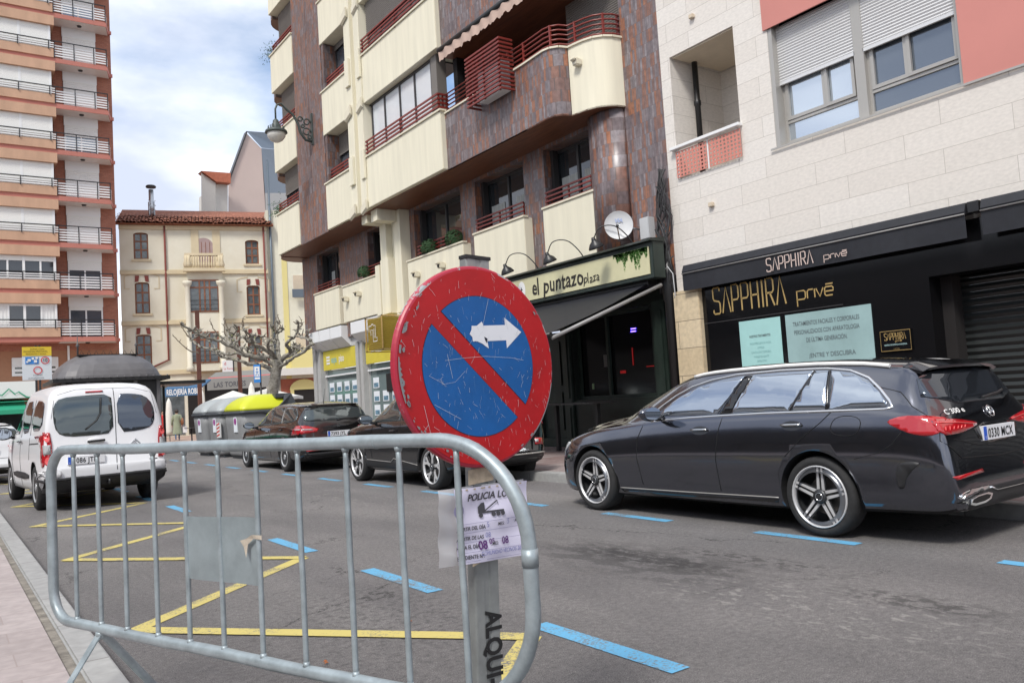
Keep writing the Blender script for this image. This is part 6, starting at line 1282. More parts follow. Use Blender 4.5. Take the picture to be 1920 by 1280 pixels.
def build_pg(C, gl, plate):
    C.wheels(.315, .205, 'cap', .2)
    def side(d):
        C.decal('window', [(.70, .98), (.5, 1.10), (.22, 1.27), (.0, 1.36), (-.22, 1.39), (-.42, 1.02)], d, gl, rnd=0); C.decal('window', [(-.30, 1.393), (-.95, 1.39), (-1.12, 1.04), (-.48, 1.02)], d, gl, rnd=0)
        C.decal('window', [(-1.02, 1.385), (-1.65, 1.345), (-1.90, 1.22), (-1.92, 1.10), (-1.66, 1.055), (-1.18, 1.045)], d, gl, rnd=0)
        C.line('window_trim', [(-.94, 1.39), (-1.14, 1.04)], d, 'alu', r=.006)
        C.line('panel_gap', [(.60, .93), (.66, .7), (.62, .3)], d, 'gap_black', r=.0035); C.line('panel_gap', [(-.46, .99), (-.46, .3)], d, 'gap_black', r=.0035); C.handle(-.25, .86, d, .2, mt='chrome'); C.handle(-1.2, .90, d, .2, mt='plastic_gloss')
        C.decal('tail_light', [(-1.92, .90), (-2.05, .985), (-2.26, .98), (-2.30, .88), (-2.22, .80), (-1.86, .785)], d, 'lamp_red', off=.008, rnd=0)
        C.line('lamp_bar', [(-2.02, .90), (-2.24, .90)], d, 'lamp_clear', r=.013, off=.010)
        C.decal('headlight', [(2.05, .60), (1.85, .76), (1.6, .78), (1.75, .66), (1.95, .58)], d, 'lamp_clear', rnd=1)
    C.both(side); C.mirror(.62, 1.02, 1, 1.05, paint=MATS['plastic_gloss']); C.mirror(.62, 1.02, -1, 1.05, paint=MATS['plastic_gloss'])
    for sg in (1, -1):
        C.decal('tail_light', [(sg * .86, .965), (sg * .66, .965), (sg * .44, .90), (sg * .50, .83), (sg * .86, .80)], 'B', 'lamp_red', off=.012, rnd=0); C.line('lamp_bar', [(sg * .80, .90), (sg * .58, .885)], 'B', 'lamp_clear', r=.012, off=.014)
        C.decal('reflector', [(sg * .76, .47), (sg * .45, .48), (sg * .45, .45), (sg * .74, .44)], 'B', 'lamp_red', off=.01, rnd=0)
    C.decal('rear_window', [(.60, 1.345), (-.60, 1.345), (-.74, 1.10), (-.60, 1.055), (.60, 1.055), (.74, 1.10)], 'B', gl, rnd=1); C.line('panel_gap', [(.72, 1.34), (.80, 1.03), (.78, .80), (.60, .62), (-.60, .62), (-.78, .80), (-.80, 1.03), (-.72, 1.34)], 'B', 'gap_black', r=.004)
    C.line('wiper', [(.0, 1.055), (-.16, 1.075), (-.45, 1.07)], 'B', 'plastic_black', r=.014, off=.02); C.decal('rear_bumper', [(.80, .40), (-.80, .40), (-.74, .24), (.74, .24)], 'B', 'plastic_black', off=.006, rnd=0)
    C.decal('windscreen', [(.95, .62), (.95, -.62), (.22, -.55), (.22, .55)], 'T', gl, rnd=1); C.plate(plate, 0, .775)
    a = C.hit(-1.55, 0, 'T')[0]; MB().tube([a + Vector((0, 0, -.02)), a + Vector((-.10, 0, .30))], [.008, .003], n=5).build('aerial', MATS['plastic_black'], C.t)
    C.line('rear_window_lip', [(.62, 1.37), (-.62, 1.37)], 'B', 'plastic_gloss', r=.02, off=.01)
PGC = Car('parked_car', 'black estate car with red wraparound lamps parked behind the crossover, next to the yellow-lidded container', 'car', (7.0, 18.85, 0), R(90), PG_SP, MATS['paint_black'], group='cars parked along the right kerb')
build_pg(PGC, 'car_glass_clear', '7393 JYL')
l = PGC.hit(0, .94, 'B')[0]; t = MB(); ribbon(t, [(-.03, -.04), (-.005, -.01), (-.02, .02), (.01, .035), (.035, .02)], .014, lambda u, v: (l.x - .008, -u, .94 + v)); ribbon(t, [(0, 0), (.02, -.02), (.01, -.045)], .012, lambda u, v: (l.x - .009, -u, .94 + v)); ribbon(t, [(-.01, .0), (-.045, .0)], .01, lambda u, v: (l.x - .009, -u, .94 + v)); t.build('lion_emblem', MATS['chrome'], PGC.t)
WC = Car('parked_car', 'white hatchback just showing beyond the left side of the white van', 'car', (.62, 25.2, 0), R(97), PG_SP, MATS['paint_white']); build_pg(WC, 'car_glass_clear', '5120 KBV')

# --- white van on the left
VN_SP = dict(axles=(-1.37, 1.36), arch=.365, wr=.325, half=.905, n=76, rd=.16, should=.97,
    top=[(-2.20, .62), (-2.195, .9), (-2.19, 1.12), (-2.16, 1.36), (-2.11, 1.60), (-2.05, 1.715), (-1.92, 1.775), (-1.4, 1.805), (-.2, 1.81), (.2, 1.79), (.5, 1.70), (.85, 1.46), (1.25, 1.19), (1.45, 1.12), (1.8, 1.03), (2.05, .90), (2.16, .70), (2.2, .45)],
    belt=[(-2.20, .60), (-2.19, .98), (-2.15, 1.05), (-1.5, 1.07), (.4, 1.03), (1.2, 1.0), (1.7, .93), (2.0, .80), (2.2, .42)],
    bot=[(-2.20, .40), (-2.0, .30), (-1, .23), (1, .22), (1.9, .22), (2.2, .30)],
    W=[(-2.20, .84), (-2.18, .868), (-2.12, .885), (-1.9, .90), (-1.37, .905), (0, .90), (1.36, .90), (1.8, .85), (2.05, .72), (2.2, .44)],
    Wr=[(-2.20, .80), (-2.14, .79), (-2.05, .765), (-1.8, .755), (-.2, .75), (.5, .72), (1.2, .76), (1.8, .72), (2.2, .3)])
V = Car('parked_van', 'white van with two rear doors, tinted rear windows and a round emblem seen from behind', 'van', (2.03, 16.45, .0), R(93.5), VN_SP, MATS['paint_white'])
V.t.scale = (1.0, 1.0, 1.09)
V.wheels(.325, .21, 'cap', .2)
def vs_(d):
    V.decal('window', [(1.02, 1.10), (.70, 1.38), (.42, 1.54), (.20, 1.58), (.05, 1.10)], d, 'car_glass_dark', rnd=1); V.decal('window', [(-.05, 1.59), (-.85, 1.59), (-.90, 1.13), (-.02, 1.10)], d, 'car_glass_dark', rnd=1); V.decal('window', [(-1.02, 1.59), (-1.72, 1.56), (-1.92, 1.45), (-1.96, 1.15), (-1.02, 1.13)], d, 'car_glass_dark', rnd=1)
    V.line('panel_gap', [(.95, 1.03), (.92, .7), (.85, .3)], d, 'gap_black', r=.004); V.line('panel_gap', [(.0, 1.6), (.0, .3)], d, 'gap_black', r=.004); V.line('panel_gap', [(-.96, 1.6), (-.98, .72)], d, 'gap_black', r=.004); V.line('slide_rail', [(-1.0, .95), (-2.0, .97)], d, 'gap_black', r=.008)
    V.handle(.15, .98, d, .2, bowl=False, mt='plastic_black'); V.handle(-.15, .98, d, .2, bowl=False, mt='plastic_black')
    V.decal('rub_strip', [(.80, .52), (-.85, .52), (-.85, .42), (.80, .42)], d, 'plastic_black', off=.012, rnd=1)
    V.decal('rear_bumper', [(-2.16, .56), (-1.78, .54), (-1.76, .30), (-2.16, .34)], d, 'paint_white', off=.012, rnd=1)
    V.decal('tail_light', [(-2.03, 1.12), (-2.14, 1.12), (-2.17, .66), (-2.05, .66)], d, 'lamp_red', off=.010, rnd=0)
    V.decal('headlight', [(2.12, .70), (1.86, .88), (1.66, .92), (1.8, .74)], d, 'lamp_clear', rnd=1)
V.both(vs_); V.mirror(.82, 1.12, 1, 1.35, paint=MATS['plastic_black']); V.mirror(.82, 1.12, -1, 1.35, paint=MATS['plastic_black'])
# rear doors
V.decal('rear_window', [(.72, 1.50), (.62, 1.585), (.30, 1.61), (-.09, 1.615), (-.10, 1.40), (-.10, 1.05), (.20, 1.035), (.55, 1.035), (.70, 1.10), (.74, 1.30)], 'B', 'car_glass_clear', off=.006, rnd=1)
V.decal('rear_window', [(-.17, 1.61), (-.40, 1.61), (-.60, 1.57), (-.71, 1.44), (-.73, 1.25), (-.68, 1.11), (-.50, 1.06), (-.17, 1.05)], 'B', 'car_glass_dark', off=.006, rnd=1)
V.line('panel_gap', [(-.135, 1.70), (-.135, .52)], 'B', 'gap_black', r=.005); V.line('panel_gap', [(.76, 1.30), (.70, 1.62), (.4, 1.70), (-.4, 1.70), (-.70, 1.62), (-.76, 1.30)], 'B', 'gap_black', r=.003)
V.decal('brake_lamp', [(.27, 1.665), (.02, 1.67), (.02, 1.648), (.27, 1.643)], 'B', 'lamp_red', off=.012, rnd=0)
V.decal('handle_bowl', [(.16 + .12 * math.cos(R(a)), .955 + .055 * math.sin(R(a))) for a in range(0, 360, 20)], 'B', 'paint_white', off=.006, rnd=0); V.line('door_handle', [(.28, .945), (.03, .955)], 'B', 'plastic_black', r=.017, off=.03)
for sg in (1, -1):
    o = V.decal('tail_light', [(sg * .885, 1.11), (sg * .79, 1.11), (sg * .765, .95), (sg * .755, .65), (sg * .885, .64)], 'B', 'lamp_red', off=.014, rnd=0)
    V.decal('lamp_bar', [(sg * .87, .94), (sg * .785, .94), (sg * .78, .81), (sg * .87, .81)], 'B', 'lamp_clear', off=.018, rnd=0, parent=o)
    for z in (1.03, .72): V.decal('lamp_bar', [(sg * .825 + .032 * math.cos(R(a)), z + .055 * math.sin(R(a))) for a in range(0, 360, 30)], 'B', 'lamp_bright', off=.019, rnd=0, parent=o, skirt=0)
    V.decal('bumper_corner', [(sg * .90, .60), (sg * .66, .60), (sg * .64, .47), (sg * .90, .47)], 'B', 'paint_white', off=.03, rnd=1)
V.decal('rear_bumper', [(.90, .47), (-.90, .47), (-.88, .30), (.88, .30)], 'B', 'plastic_black', off=.045, rnd=0, skirt=.05); V.line('bumper_lip', [(.88, .455), (-.88, .455)], 'B', 'plastic_black', r=.022, off=.05)
V.decal('underbody', [(.80, .40), (-.80, .40), (-.7, .25), (.7, .25)], 'B', 'wheel_well', off=-.02, rnd=0)
MB().tube([(-2.2, 0, .34), (-2.30, 0, .34), (-2.31, 0, .40)], .018, n=6).build('tow_ball', MATS['rim_dark'], V.t)
V.plate('1086 JTP', .30, .70, lift=.014)
l = V.hit(-.42, .9, 'B')[0]; t = MB()
for dz in (.0, -.055): t.prism([(l.x - .012, -.42 + a, .905 + dz + b) for a, b in ((-.075, -.03), (0, .045), (.075, -.03), (.075, -.052), (0, .018), (-.075, -.052))], [(l.x + .01, -.42 + a, .905 + dz + b) for a, b in ((-.075, -.03), (0, .045), (.075, -.03), (.075, -.052), (0, .018), (-.075, -.052))])
t.build('chevron_emblem', MATS['chrome'], V.t)
t = MB(); vs, fs = text2d('berlingo', size=.10, sx=1.1, bold=.001); t.add([tuple((lambda h: h[0] + h[1] * .006)(V.hit(.70 - u, .835 + v, 'B'))) for u, v in vs], fs); t.build('model_lettering', MATS['rim_dark'], V.t)
V.line('badge_bar', [(.70, .80), (.30, .80)], 'B', 'rim_dark', r=.004); V.line('badge_bar', [(-.62, .63), (-.74, .63)], 'B', 'rim_dark', r=.006)
V.line('wiper', [(.30, 1.12), (.14, 1.24), (.08, 1.34), (.06, 1.56)], 'B', 'plastic_black', r=.012, off=.03)
# ------------------------------------------------------------------ containers
mat('bin_grey', (.25, .255, .26), .5, var=.08, scale=2); mat('bin_lid_grey', (.36, .39, .40), .4); mat('bin_yellow', (.58, .62, .03), .35); mat('bin_dark', (.06, .068, .078), .5); mat('sticker_purple', (.30, .03, .24), .5); mat('sticker_red', (.5, .04, .03), .5)
def container(name, label, x0, y0, lid, grp, striped=False, w=1.75, dp=1.42):
    t = thing(name, label, 'container', (x0 + w / 2, y0 + dp / 2, 0), group=grp)
    def ring(z, ix, iy, r=.16):
        a, b, c, d = x0 + ix, x0 + w - ix, y0 + iy, y0 + dp - iy; P_ = []
        for cx, cy, s in ((b - r, d - r, 0), (a + r, d - r, 90), (a + r, c + r, 180), (b - r, c + r, 270)): P_ += [(cx + r * math.cos(R(s + q)), cy + r * math.sin(R(s + q)), z) for q in (0, 30, 60, 90)]
        return P_
    def loft(rs, nm, mt):
        n = len(rs[0]); V_ = [p for r_ in rs for p in r_]; F_ = [(i * n + k, i * n + (k + 1) % n, (i + 1) * n + (k + 1) % n, (i + 1) * n + k) for i in range(len(rs) - 1) for k in range(n)]
        m_ = MB(); m_.add(V_, F_, True); m_.f += [tuple(range(n)), tuple((len(rs) - 1) * n + k for k in range(n))]; m_.sm += [False, False]; return m_.build(nm, MATS[mt], t)
    loft([ring(.10, .13, .13), ring(.16, .11, .11), ring(1.0, .05, .05), ring(1.30, .03, .03)], 'body', 'bin_grey')
    MB().box(x0 + .2, x0 + w - .2, y0 + .2, y0 + dp - .2, 0, .10).build('base', MATS['bin_dark'], t)
    loft([ring(1.30, .02, .02), ring(1.31, -.03, -.03), ring(1.37, -.03, -.03), ring(1.39, .02, .02)], 'rim', 'bin_dark')
    loft([ring(1.39, .0, .0), ring(1.47, .01, .03, .18), ring(1.57, .06, .09, .22), ring(1.67, .16, .18, .26), ring(1.76, .30, .30, .26), ring(1.82, .48, .44, .2), ring(1.84, .66, .58, .1)], 'lid', lid)
    for f in (0, 1):                                  # lifting arms hugging both ends of the lid
        yy = y0 - .05 if f == 0 else y0 + dp + .05; xa = x0 + w * .66
        A_ = [(xa - .55, yy, 1.30), (xa - .12, yy, 1.42), (xa + .08, yy, 1.60), (xa + .16, yy + (.12 if f == 0 else -.12), 1.80), (xa + .36, yy + (.12 if f == 0 else -.12), 1.82), (xa + .44, yy, 1.55), (xa + .50, yy, 1.0), (xa + .2, yy, .75), (xa + .02, yy, 1.15), (xa - .2, yy, 1.24)]
        d_ = .07 if f == 0 else -.07; MB().prism(A_, [(p[0], p[1] + d_, p[2]) for p in A_]).build('lifting_arm', MATS['bin_dark'], t, bevel=.012)
    MB().box(x0 + w * .60, x0 + w * .88, y0 + .1, y0 + dp - .1, 1.70, 1.83).build('arm_bridge', MATS['bin_dark'], t, bevel=.02)
    m_ = MB(); xs = x0 + .035; ys = y0 + dp * .30; m_.box(xs, xs + .05, ys, ys + .30, .78, 1.22); o = m_.build('sticker', MATS['paper'], t)
    m_ = MB(); m_.poly([(xs - .003, ys + .15 + .11 * math.cos(R(a)), 1.09 + .10 * math.sin(R(a))) for a in range(0, 360, 20)]); m_.build('sticker_print', MATS['sticker_purple'], o)
    if striped:
        m_ = MB(); m_.box(xs, xs + .05, ys - .42, ys - .10, .62, 1.08); o = m_.build('reflective_panel', MATS['white_paint'], t); m_ = MB()
        for k in range(4): z = .64 + .11 * k; m_.poly([(xs - .003, ys - .10, z), (xs - .003, ys - .42, z + .06), (xs - .003, ys - .42, z + .11), (xs - .003, ys - .10, z + .05)])
        m_.build('stripe', MATS['sticker_red'], o)
    return t
G_ = 'waste containers in a row by the kerb'
container('recycling_container', 'large grey container with a domed yellow lid behind the parked black estate car', 7.0, 23.4, 'bin_yellow', G_, dp=1.85)
container('waste_container', 'grey-lidded container in the middle of the row with a red and white striped panel', 6.95, 25.55, 'bin_lid_grey', G_, True)
container('waste_container', 'grey-lidded container farthest along the row beyond the striped one', 6.95, 27.35, 'bin_lid_grey', G_)

# ------------------------------------------------------------------ pollarded plane tree
mat('bark', (.28, .26, .22), .85, var=.35, scale=9, bump=.7, dark=(.13, .115, .09), tint=(.40, .38, .33)); mat('twig', (.13, .10, .07), .8); mat('bud', (.22, .24, .08), .8)
TD = 31.5; tb_ = onZ(512, 834, 0)
def tpx(x, y, dd=0): p = EYE + ray(300 + x / 6.0, 600 + y / 6.0) * ((TD + dd) / F); return p
TR = thing('plane_tree', 'bare pollarded plane tree with knobbly mottled limbs rising behind the yellow-lidded container', 'tree', (tb_.x, tb_.y, 0))
rng = random.Random(4)
def limb(pts, r0, r1, dd0=0, dd1=0, n=8, jit=.03):
    P_ = [tpx(x, y, dd0 + (dd1 - dd0) * i / (len(pts) - 1)) for i, (x, y) in enumerate(pts)]; S_ = []
    for i in range(len(P_) - 1):
        a, b = P_[max(i - 1, 0)], P_[min(i + 2, len(P_) - 1)]; p0, p1 = P_[i], P_[i + 1]
        for t in (0, .25, .5, .75): S_.append(.5 * ((2 * p0) + (-a + p1) * t + (2 * a - 5 * p0 + 4 * p1 - b) * t * t + (-a + 3 * p0 - 3 * p1 + b) * t ** 3) + Vector([rng.uniform(-jit, jit) for _ in range(3)]))
    S_.append(P_[-1]); m_ = len(S_); return S_, [(r0 + (r1 - r0) * i / (m_ - 1)) * rng.uniform(.82, 1.28) for i in range(m_)]
tk = MB(); S_, rs = limb([(1235, 1420), (1245, 1100), (1260, 850), (1285, 700), (1310, 560), (1340, 450)], .27, .22, jit=.01); rs = [.20 * (1.25 - .35 * i / len(rs)) for i in range(len(rs))]; tk.tube(S_, rs, n=14); tk.build('trunk', MATS['bark'], TR)
cr = MB(); tw = MB()
LM = [([(1320, 520), (1150, 440), (950, 380), (800, 290), (640, 230), (480, 190), (350, 110), (240, 55)], .14, .05, 0, -2), ([(1270, 560), (1150, 510), (1020, 490), (850, 450), (700, 410), (600, 340), (450, 290), (350, 220), (330, 130)], .13, .05, 0, 1.5),
      ([(1330, 450), (1220, 410), (1050, 420), (870, 370), (760, 380), (560, 330)], .13, .06, 0, 2.5), ([(1350, 440), (1330, 300), (1310, 150), (1330, 20)], .12, .04, 0, 1), ([(1350, 450), (1470, 360), (1420, 260), (1530, 170), (1560, 30)], .14, .05, 0, -1.2),
      ([(1330, 540), (1400, 500), (1480, 430), (1620, 350), (1700, 270)], .12, .08, 0, -2), ([(1530, 170), (1620, 200), (1690, 235)], .07, .05, -1, -2), ([(1290, 420), (1150, 300), (1050, 270), (1020, 170), (950, 120)], .11, .05, 0, -1.5),
      ([(900, 370), (870, 260), (790, 190), (760, 120)], .07, .04, 0, 1), ([(1300, 400), (1220, 300), (1230, 240)], .09, .06, 0, -1.5), ([(640, 330), (560, 240), (500, 170)], .06, .04, 1, 1.6), ([(1050, 400), (960, 320), (840, 300), (700, 200)], .08, .05, 1, 2.5), ([(1400, 420), (1480, 400), (1500, 330)], .08, .06, 0, 1.5), ([(1200, 430), (1120, 370), (1080, 300), (1060, 180)], .09, .05, .5, 1.5)]
for L_ in list(LM):          # side limbs of the second order, pollarded to knuckles
    for q in range(2):
        k = rng.randint(1, len(L_[0]) - 2); x, y = L_[0][k]; dx = rng.choice([-1, 1]) * rng.uniform(30, 90); up = rng.uniform(40, 130); f = k / (len(L_[0]) - 1); d0 = L_[3] + (L_[4] - L_[3]) * f
        LM.append(([(x, y), (x + dx * .6, y - up * .35), (x + dx, y - up * .7), (x + dx * rng.uniform(.7, 1.3), y - up)], .055, .035, d0, d0 + rng.uniform(-1.2, 1.2)))
for L_ in LM:
    L_ = (L_[0], L_[1] * .58, L_[2] * .66, L_[3], L_[4]); S_, rs = limb(*L_); cr.tube(S_, rs, n=8)
    for i in range(3, len(S_), 2):
        if rng.random() < .9: d = Vector((rng.uniform(-1, 1), rng.uniform(-1, 1), rng.uniform(-.1, 1))).normalized(); ln = rng.uniform(.08, .22); cr.tube([S_[i], S_[i] + d * ln, S_[i] + d * ln * 1.3], [rs[i] * .75, rs[i] * .62, rs[i] * .2], n=6)
    e = S_[-1]
    for q in range(5): d = Vector((rng.uniform(-1, 1), rng.uniform(-1, 1), rng.uniform(-.2, 1))).normalized(); cr.tube([e, e + d * .09, e + d * .15], [rs[-1] * 1.1, rs[-1] * 1.0, .01], n=6)
for pts in ([(450, 370), (330, 340), (220, 250), (140, 170)], [(790, 150), (750, 60), (715, -20)], [(660, 170), (600, 90), (560, 10)], [(940, 110), (925, 50), (930, -20)], [(980, 190), (940, 100), (935, -10)], [(740, 180), (720, 80), (740, 0)], [(1310, 150), (1290, 60), (1300, -20)], [(1330, 120), (1350, 40), (1322, -60)], [(1560, 60), (1500, 20)], [(1550, 100), (1600, 50), (1580, -20)], [(350, 220), (270, 120), (235, 50)], [(330, 130), (300, 90)]):
    S_, rs = limb(pts, .028, .014, 0, .3, jit=.02); tw.tube(S_, rs, n=5)
    for p in S_[2::3]: d = Vector((rng.uniform(-1, 1), rng.uniform(-1, 1), rng.uniform(0, 1))).normalized(); tw.tube([p, p + d * .12], [.014, .008], n=4)
o = cr.build('crown', MATS['bark'], TR); tw.build('twigs', MATS['twig'], o)
bd = MB()
for k in range(260): L_ = rng.choice(LM); x, y = rng.choice(L_[0][2:]); p = tpx(x + rng.uniform(-40, 40), y + rng.uniform(-40, 30), rng.uniform(-.5, .5)); d = Vector((rng.uniform(-1, 1), rng.uniform(-1, 1), rng.uniform(-1, 1))).normalized() * .035; q = d.orthogonal(); bd.poly([p - d, p + q, p + d])
bd.build('buds', MATS['bud'], o)

# ------------------------------------------------------------------ posts, signs, parasols, kiosk
mat('corten', (.12, .045, .03), .7, var=.2, scale=5); mat('sign_blue', (.03, .22, .62), .4); mat('parasol', (.70, .68, .62), .75); mat('dome_grey', (.13, .125, .13), .5, var=.15, scale=3, rvar=.1); mat('sign_yellow', (.70, .50, .03), .4); mat('sign_white', (.66, .70, .74), .4); mat('sign_red', (.62, .05, .06), .4)
def post(px, y0, y1, w, D, label):
    b = atD(px, y1, D); t = atD(px, y0, D); MB().box(b.x - w / 2, b.x + w / 2, b.y - w / 2, b.y + w / 2, 0, t.z).single('metal_post', MATS['corten'], label, 'post', 'rust brown square posts on the plaza', origin=(b.x, b.y, 0), bevel=.008)
post(375, 580, 745, .17, 38, 'taller rust brown square post left of the plane tree'); post(451, 610, 740, .16, 40, 'shorter rust brown square post behind the middle of the plane tree crown')
c = atD(482, 700, 28); ps = thing('street_sign', 'small blue pedestrian sign on a black pole beside the plane tree', 'sign', (c.x, c.y, 0))
M = Matrix.Rotation(R(-22), 4, 'Z')
def pl_(mb, x0, x1, z0, z1, dy=0): mb.prism([Vector((c.x, c.y, 0)) + M @ Vector((a, dy, b)) for a, b in ((x0, z0), (x1, z0), (x1, z1), (x0, z1))], [Vector((c.x, c.y, 0)) + M @ Vector((a, dy + .004, b)) for a, b in ((x0, z0), (x1, z0), (x1, z1), (x0, z1))])
zc = c.z; q = MB(); pl_(q, -.11, .11, zc - .31, zc + .31); q.build('panel', MATS['sign_blue'], ps); q = MB(); pl_(q, -.085, .085, zc - .10, zc + .24, -.003); pl_(q, -.085, .085, zc - .20, zc - .13, -.003); q.build('panel_white', MATS['white_paint'], ps)
q = MB(); f_ = lambda u, v: Vector((c.x, c.y, 0)) + M @ Vector((u, -.006, zc + v))
ribbon(q, [(-.045, -.08), (0, .10), (.045, -.08)], .024, f_); ribbon(q, [(-.05, .06), (.05, .06)], .02, f_); q.poly([f_(.026 * math.cos(R(a)), .15 + .03 * math.sin(R(a))) for a in range(0, 360, 30)]); q.build('pictogram', MATS['sign_blue'], ps)
MB().tube([(c.x + .13, c.y + .05, 0), (c.x + .13, c.y + .05, zc + .33)], .03, n=8).build('pole', MATS['black_metal'], ps)
def parasol(px, py, D, hw, label, drop=.42, grp='open cream parasols on the plaza'):
    a = atD(px, py, D); t = thing('parasol', label, 'parasol', (a.x, a.y, 0), group=grp); m_ = MB(); n = 8; top = Vector((a.x, a.y, a.z)); e = [Vector((a.x + hw * 1.2 * math.cos(R(22.5 + 45 * k)), a.y + hw * 1.2 * math.sin(R(22.5 + 45 * k)), a.z - drop)) for k in range(n)]
    for k in range(n):
        a1, a2 = e[k], e[(k + 1) % n]; mid = (a1 + a2) / 2 + Vector((0, 0, .03)); m_.poly([top, a1, mid]); m_.poly([top, mid, a2]); m_.poly([a1, mid, mid + Vector((0, 0, -.12)), a1 + Vector((0, 0, -.12))]); m_.poly([mid, a2, a2 + Vector((0, 0, -.12)), mid + Vector((0, 0, -.12))])
    m_.build('canopy', MATS['parasol'], t); MB().tube([(a.x, a.y, 0), (a.x, a.y, a.z - .02)], .03, n=8).build('pole', MATS['grey_arm'], t)
parasol(437, 732, 37, .95, 'open cream parasol seen over the grey container lids'); parasol(500, 728, 35, 1.25, 'open cream parasol right of the plane tree trunk')
def closed(px, y0, y1, D, label, w=.16):
    a, b = atD(px, y0, D), atD(px, y1, D); t = thing('closed_parasol', label, 'parasol', (a.x, a.y, 0), group='folded cream parasols on the plaza')
    MB().lathe([(.02, a.z), (w * .5, a.z - .25), (w * .62, a.z - .6), (w, b.z + .2), (w * .8, b.z)], (a.x, a.y, 0), 'z', 9).build('canopy', MATS['parasol'], t); MB().lathe([(.03, 0), (.03, b.z)], (a.x, a.y, 0), 'z', 8).build('pole', MATS['grey_arm'], t)
closed(316, 746, 815, 46, 'folded cream parasol under the blue watch shop awning, left of the woman', .26); closed(471, 716, 750, 36, 'folded cream parasol between the plane tree trunk and the rust post', .24); closed(379, 732, 770, 44, 'folded cream parasol right beside the taller rust post', .2)
# domed kiosk
kc = atD(198, 712, 30.5); KX, KY, KZ = kc.x, kc.y, kc.z
KI = thing('kiosk', 'round-shouldered dark metal kiosk with a ribbed dome roof and spiked finials behind the van', 'kiosk', (KX, KY, 0))
pr = [(1.80, 0), (1.78, .10), (1.70, .28), (1.52, .52), (1.25, .74), (1.02, .86)]; n = 40; V_ = []; F_ = []
for (r_, h) in pr:
    for k in range(n):
        a = 2 * math.pi * k / n; ex = .55; cx, cy = math.copysign(abs(math.cos(a)) ** ex, math.cos(a)), math.copysign(abs(math.sin(a)) ** ex, math.sin(a)); rib = 1 + .006 * (k % 2); V_.append((KX + r_ * cx * rib, KY + r_ * .9 * cy * rib, KZ + h))
for i in range(len(pr) - 1):
    for k in range(n): F_.append((i * n + k, i * n + (k + 1) % n, (i + 1) * n + (k + 1) % n, (i + 1) * n + k))
m_ = MB(); m_.add(V_, F_); m_.f += [tuple((len(pr) - 1) * n + k for k in range(n)), tuple(range(n))]; m_.sm += [False, False]; m_.build('dome', MATS['dome_grey'], KI)
MB().box(KX - 1.9, KX + 1.9, KY - 1.75, KY + 1.75, KZ - .12, KZ + .01).build('eaves', MATS['black_metal'], KI)
m_ = MB()
for q in range(16): m_.sph((KX - 1.8 + .24 * q, KY - 1.77, KZ + .02), .035, 5)
m_.build('eaves_stud', MATS['dome_grey'], KI)
MB().box(KX - 1.6, KX + 1.6, KY - 1.5, KY + 1.5, 0, KZ - .12).build('body', MATS['plastic_black'], KI)
for k in range(5): MB().box(KX - 1.62 + .77 * k, KX - 1.50 + .77 * k, KY - 1.56, KY - 1.5, 0, KZ - .12).build('body_pilaster', MATS['dome_grey'], KI)
m_ = MB(); m_.box(KX - 1.0, KX + 1.0, KY - .9, KY + .9, KZ + .86, KZ + .90)
for q in range(9): x = KX - .95 + .237 * q; m_.tube([(x, KY - .88, KZ + .90), (x + .06, KY - .88, KZ + 1.04), (x + .12, KY - .88, KZ + .90)], .008, n=4)
m_.build('ridge_crest', MATS['black_metal'], KI)
for sx in (-1, 1): MB().lathe([(.03, .86), (.03, 1.2), (.07, 1.24), (.02, 1.32), (.012, 1.55), (.002, 1.75)], (KX + sx * .98, KY - .6, KZ), 'z', 8).build('finial', MATS['dome_grey'], KI)
MB().box(KX + 1.6, KX + 3.3, KY - 1.2, KY + 1.6, KZ - .30, KZ - .18).build('canopy', MATS['black_metal'], KI); 
for x in (KX + 2.2,): MB().box(x, x + .08, KY + 1.0, KY + 1.08, 0, KZ - .30).build('canopy_post', MATS['black_metal'], KI)
# information board
bc = atD(70, 681, 26); IB = thing('information_sign', 'white parking board with a yellow header and red rings beyond the white van', 'sign', (bc.x, bc.y, 0))
k_ = 26 / F; f2 = lambda px, py, dy=0: (bc.x + (px - 70) * k_ * 1.02, bc.y - dy, bc.z - (py - 681) * k_)
def bq(px0, px1, py0, py1, nm, mt, dy): a, b = f2(px0, py1, dy), f2(px1, py0, dy); return MB().box(a[0], b[0], a[1] - .004, a[1] + .012, a[2], b[2]).build(nm, MATS[mt], IB)
bq(46, 93, 650, 712, 'board', 'sign_white', 0); bq(46, 93, 650, 667, 'header', 'sign_yellow', .012); bq(51, 72, 669, 682, 'blue_panel', 'sign_blue', .014)
m_ = MB()
for (x, y, w_) in ((57, 675, 2.5), (63, 672, 2), (67, 677, 2.5), (54, 678, 1.6), (69, 671, 2)): a, b = f2(x - w_, y + w_, .032), f2(x + w_, y - w_, .032); m_.poly([a, (b[0], a[1], a[2]), b, (a[0], a[1], b[2])])
m_.build('pictogram', MATS['white_paint'], IB)
m_ = MB(); f3 = lambda u, v: f2(u, v, .022)
for (x, y, r_) in ((82.5, 675.5, 6.2), (70.5, 694, 6.4)): ribbon(m_, [(x + r_ * math.cos(R(a)), y + r_ * math.sin(R(a))) for a in range(0, 360, 15)], 1.7, f3, closed=True)
m_.build('ring', MATS['sign_red'], IB)
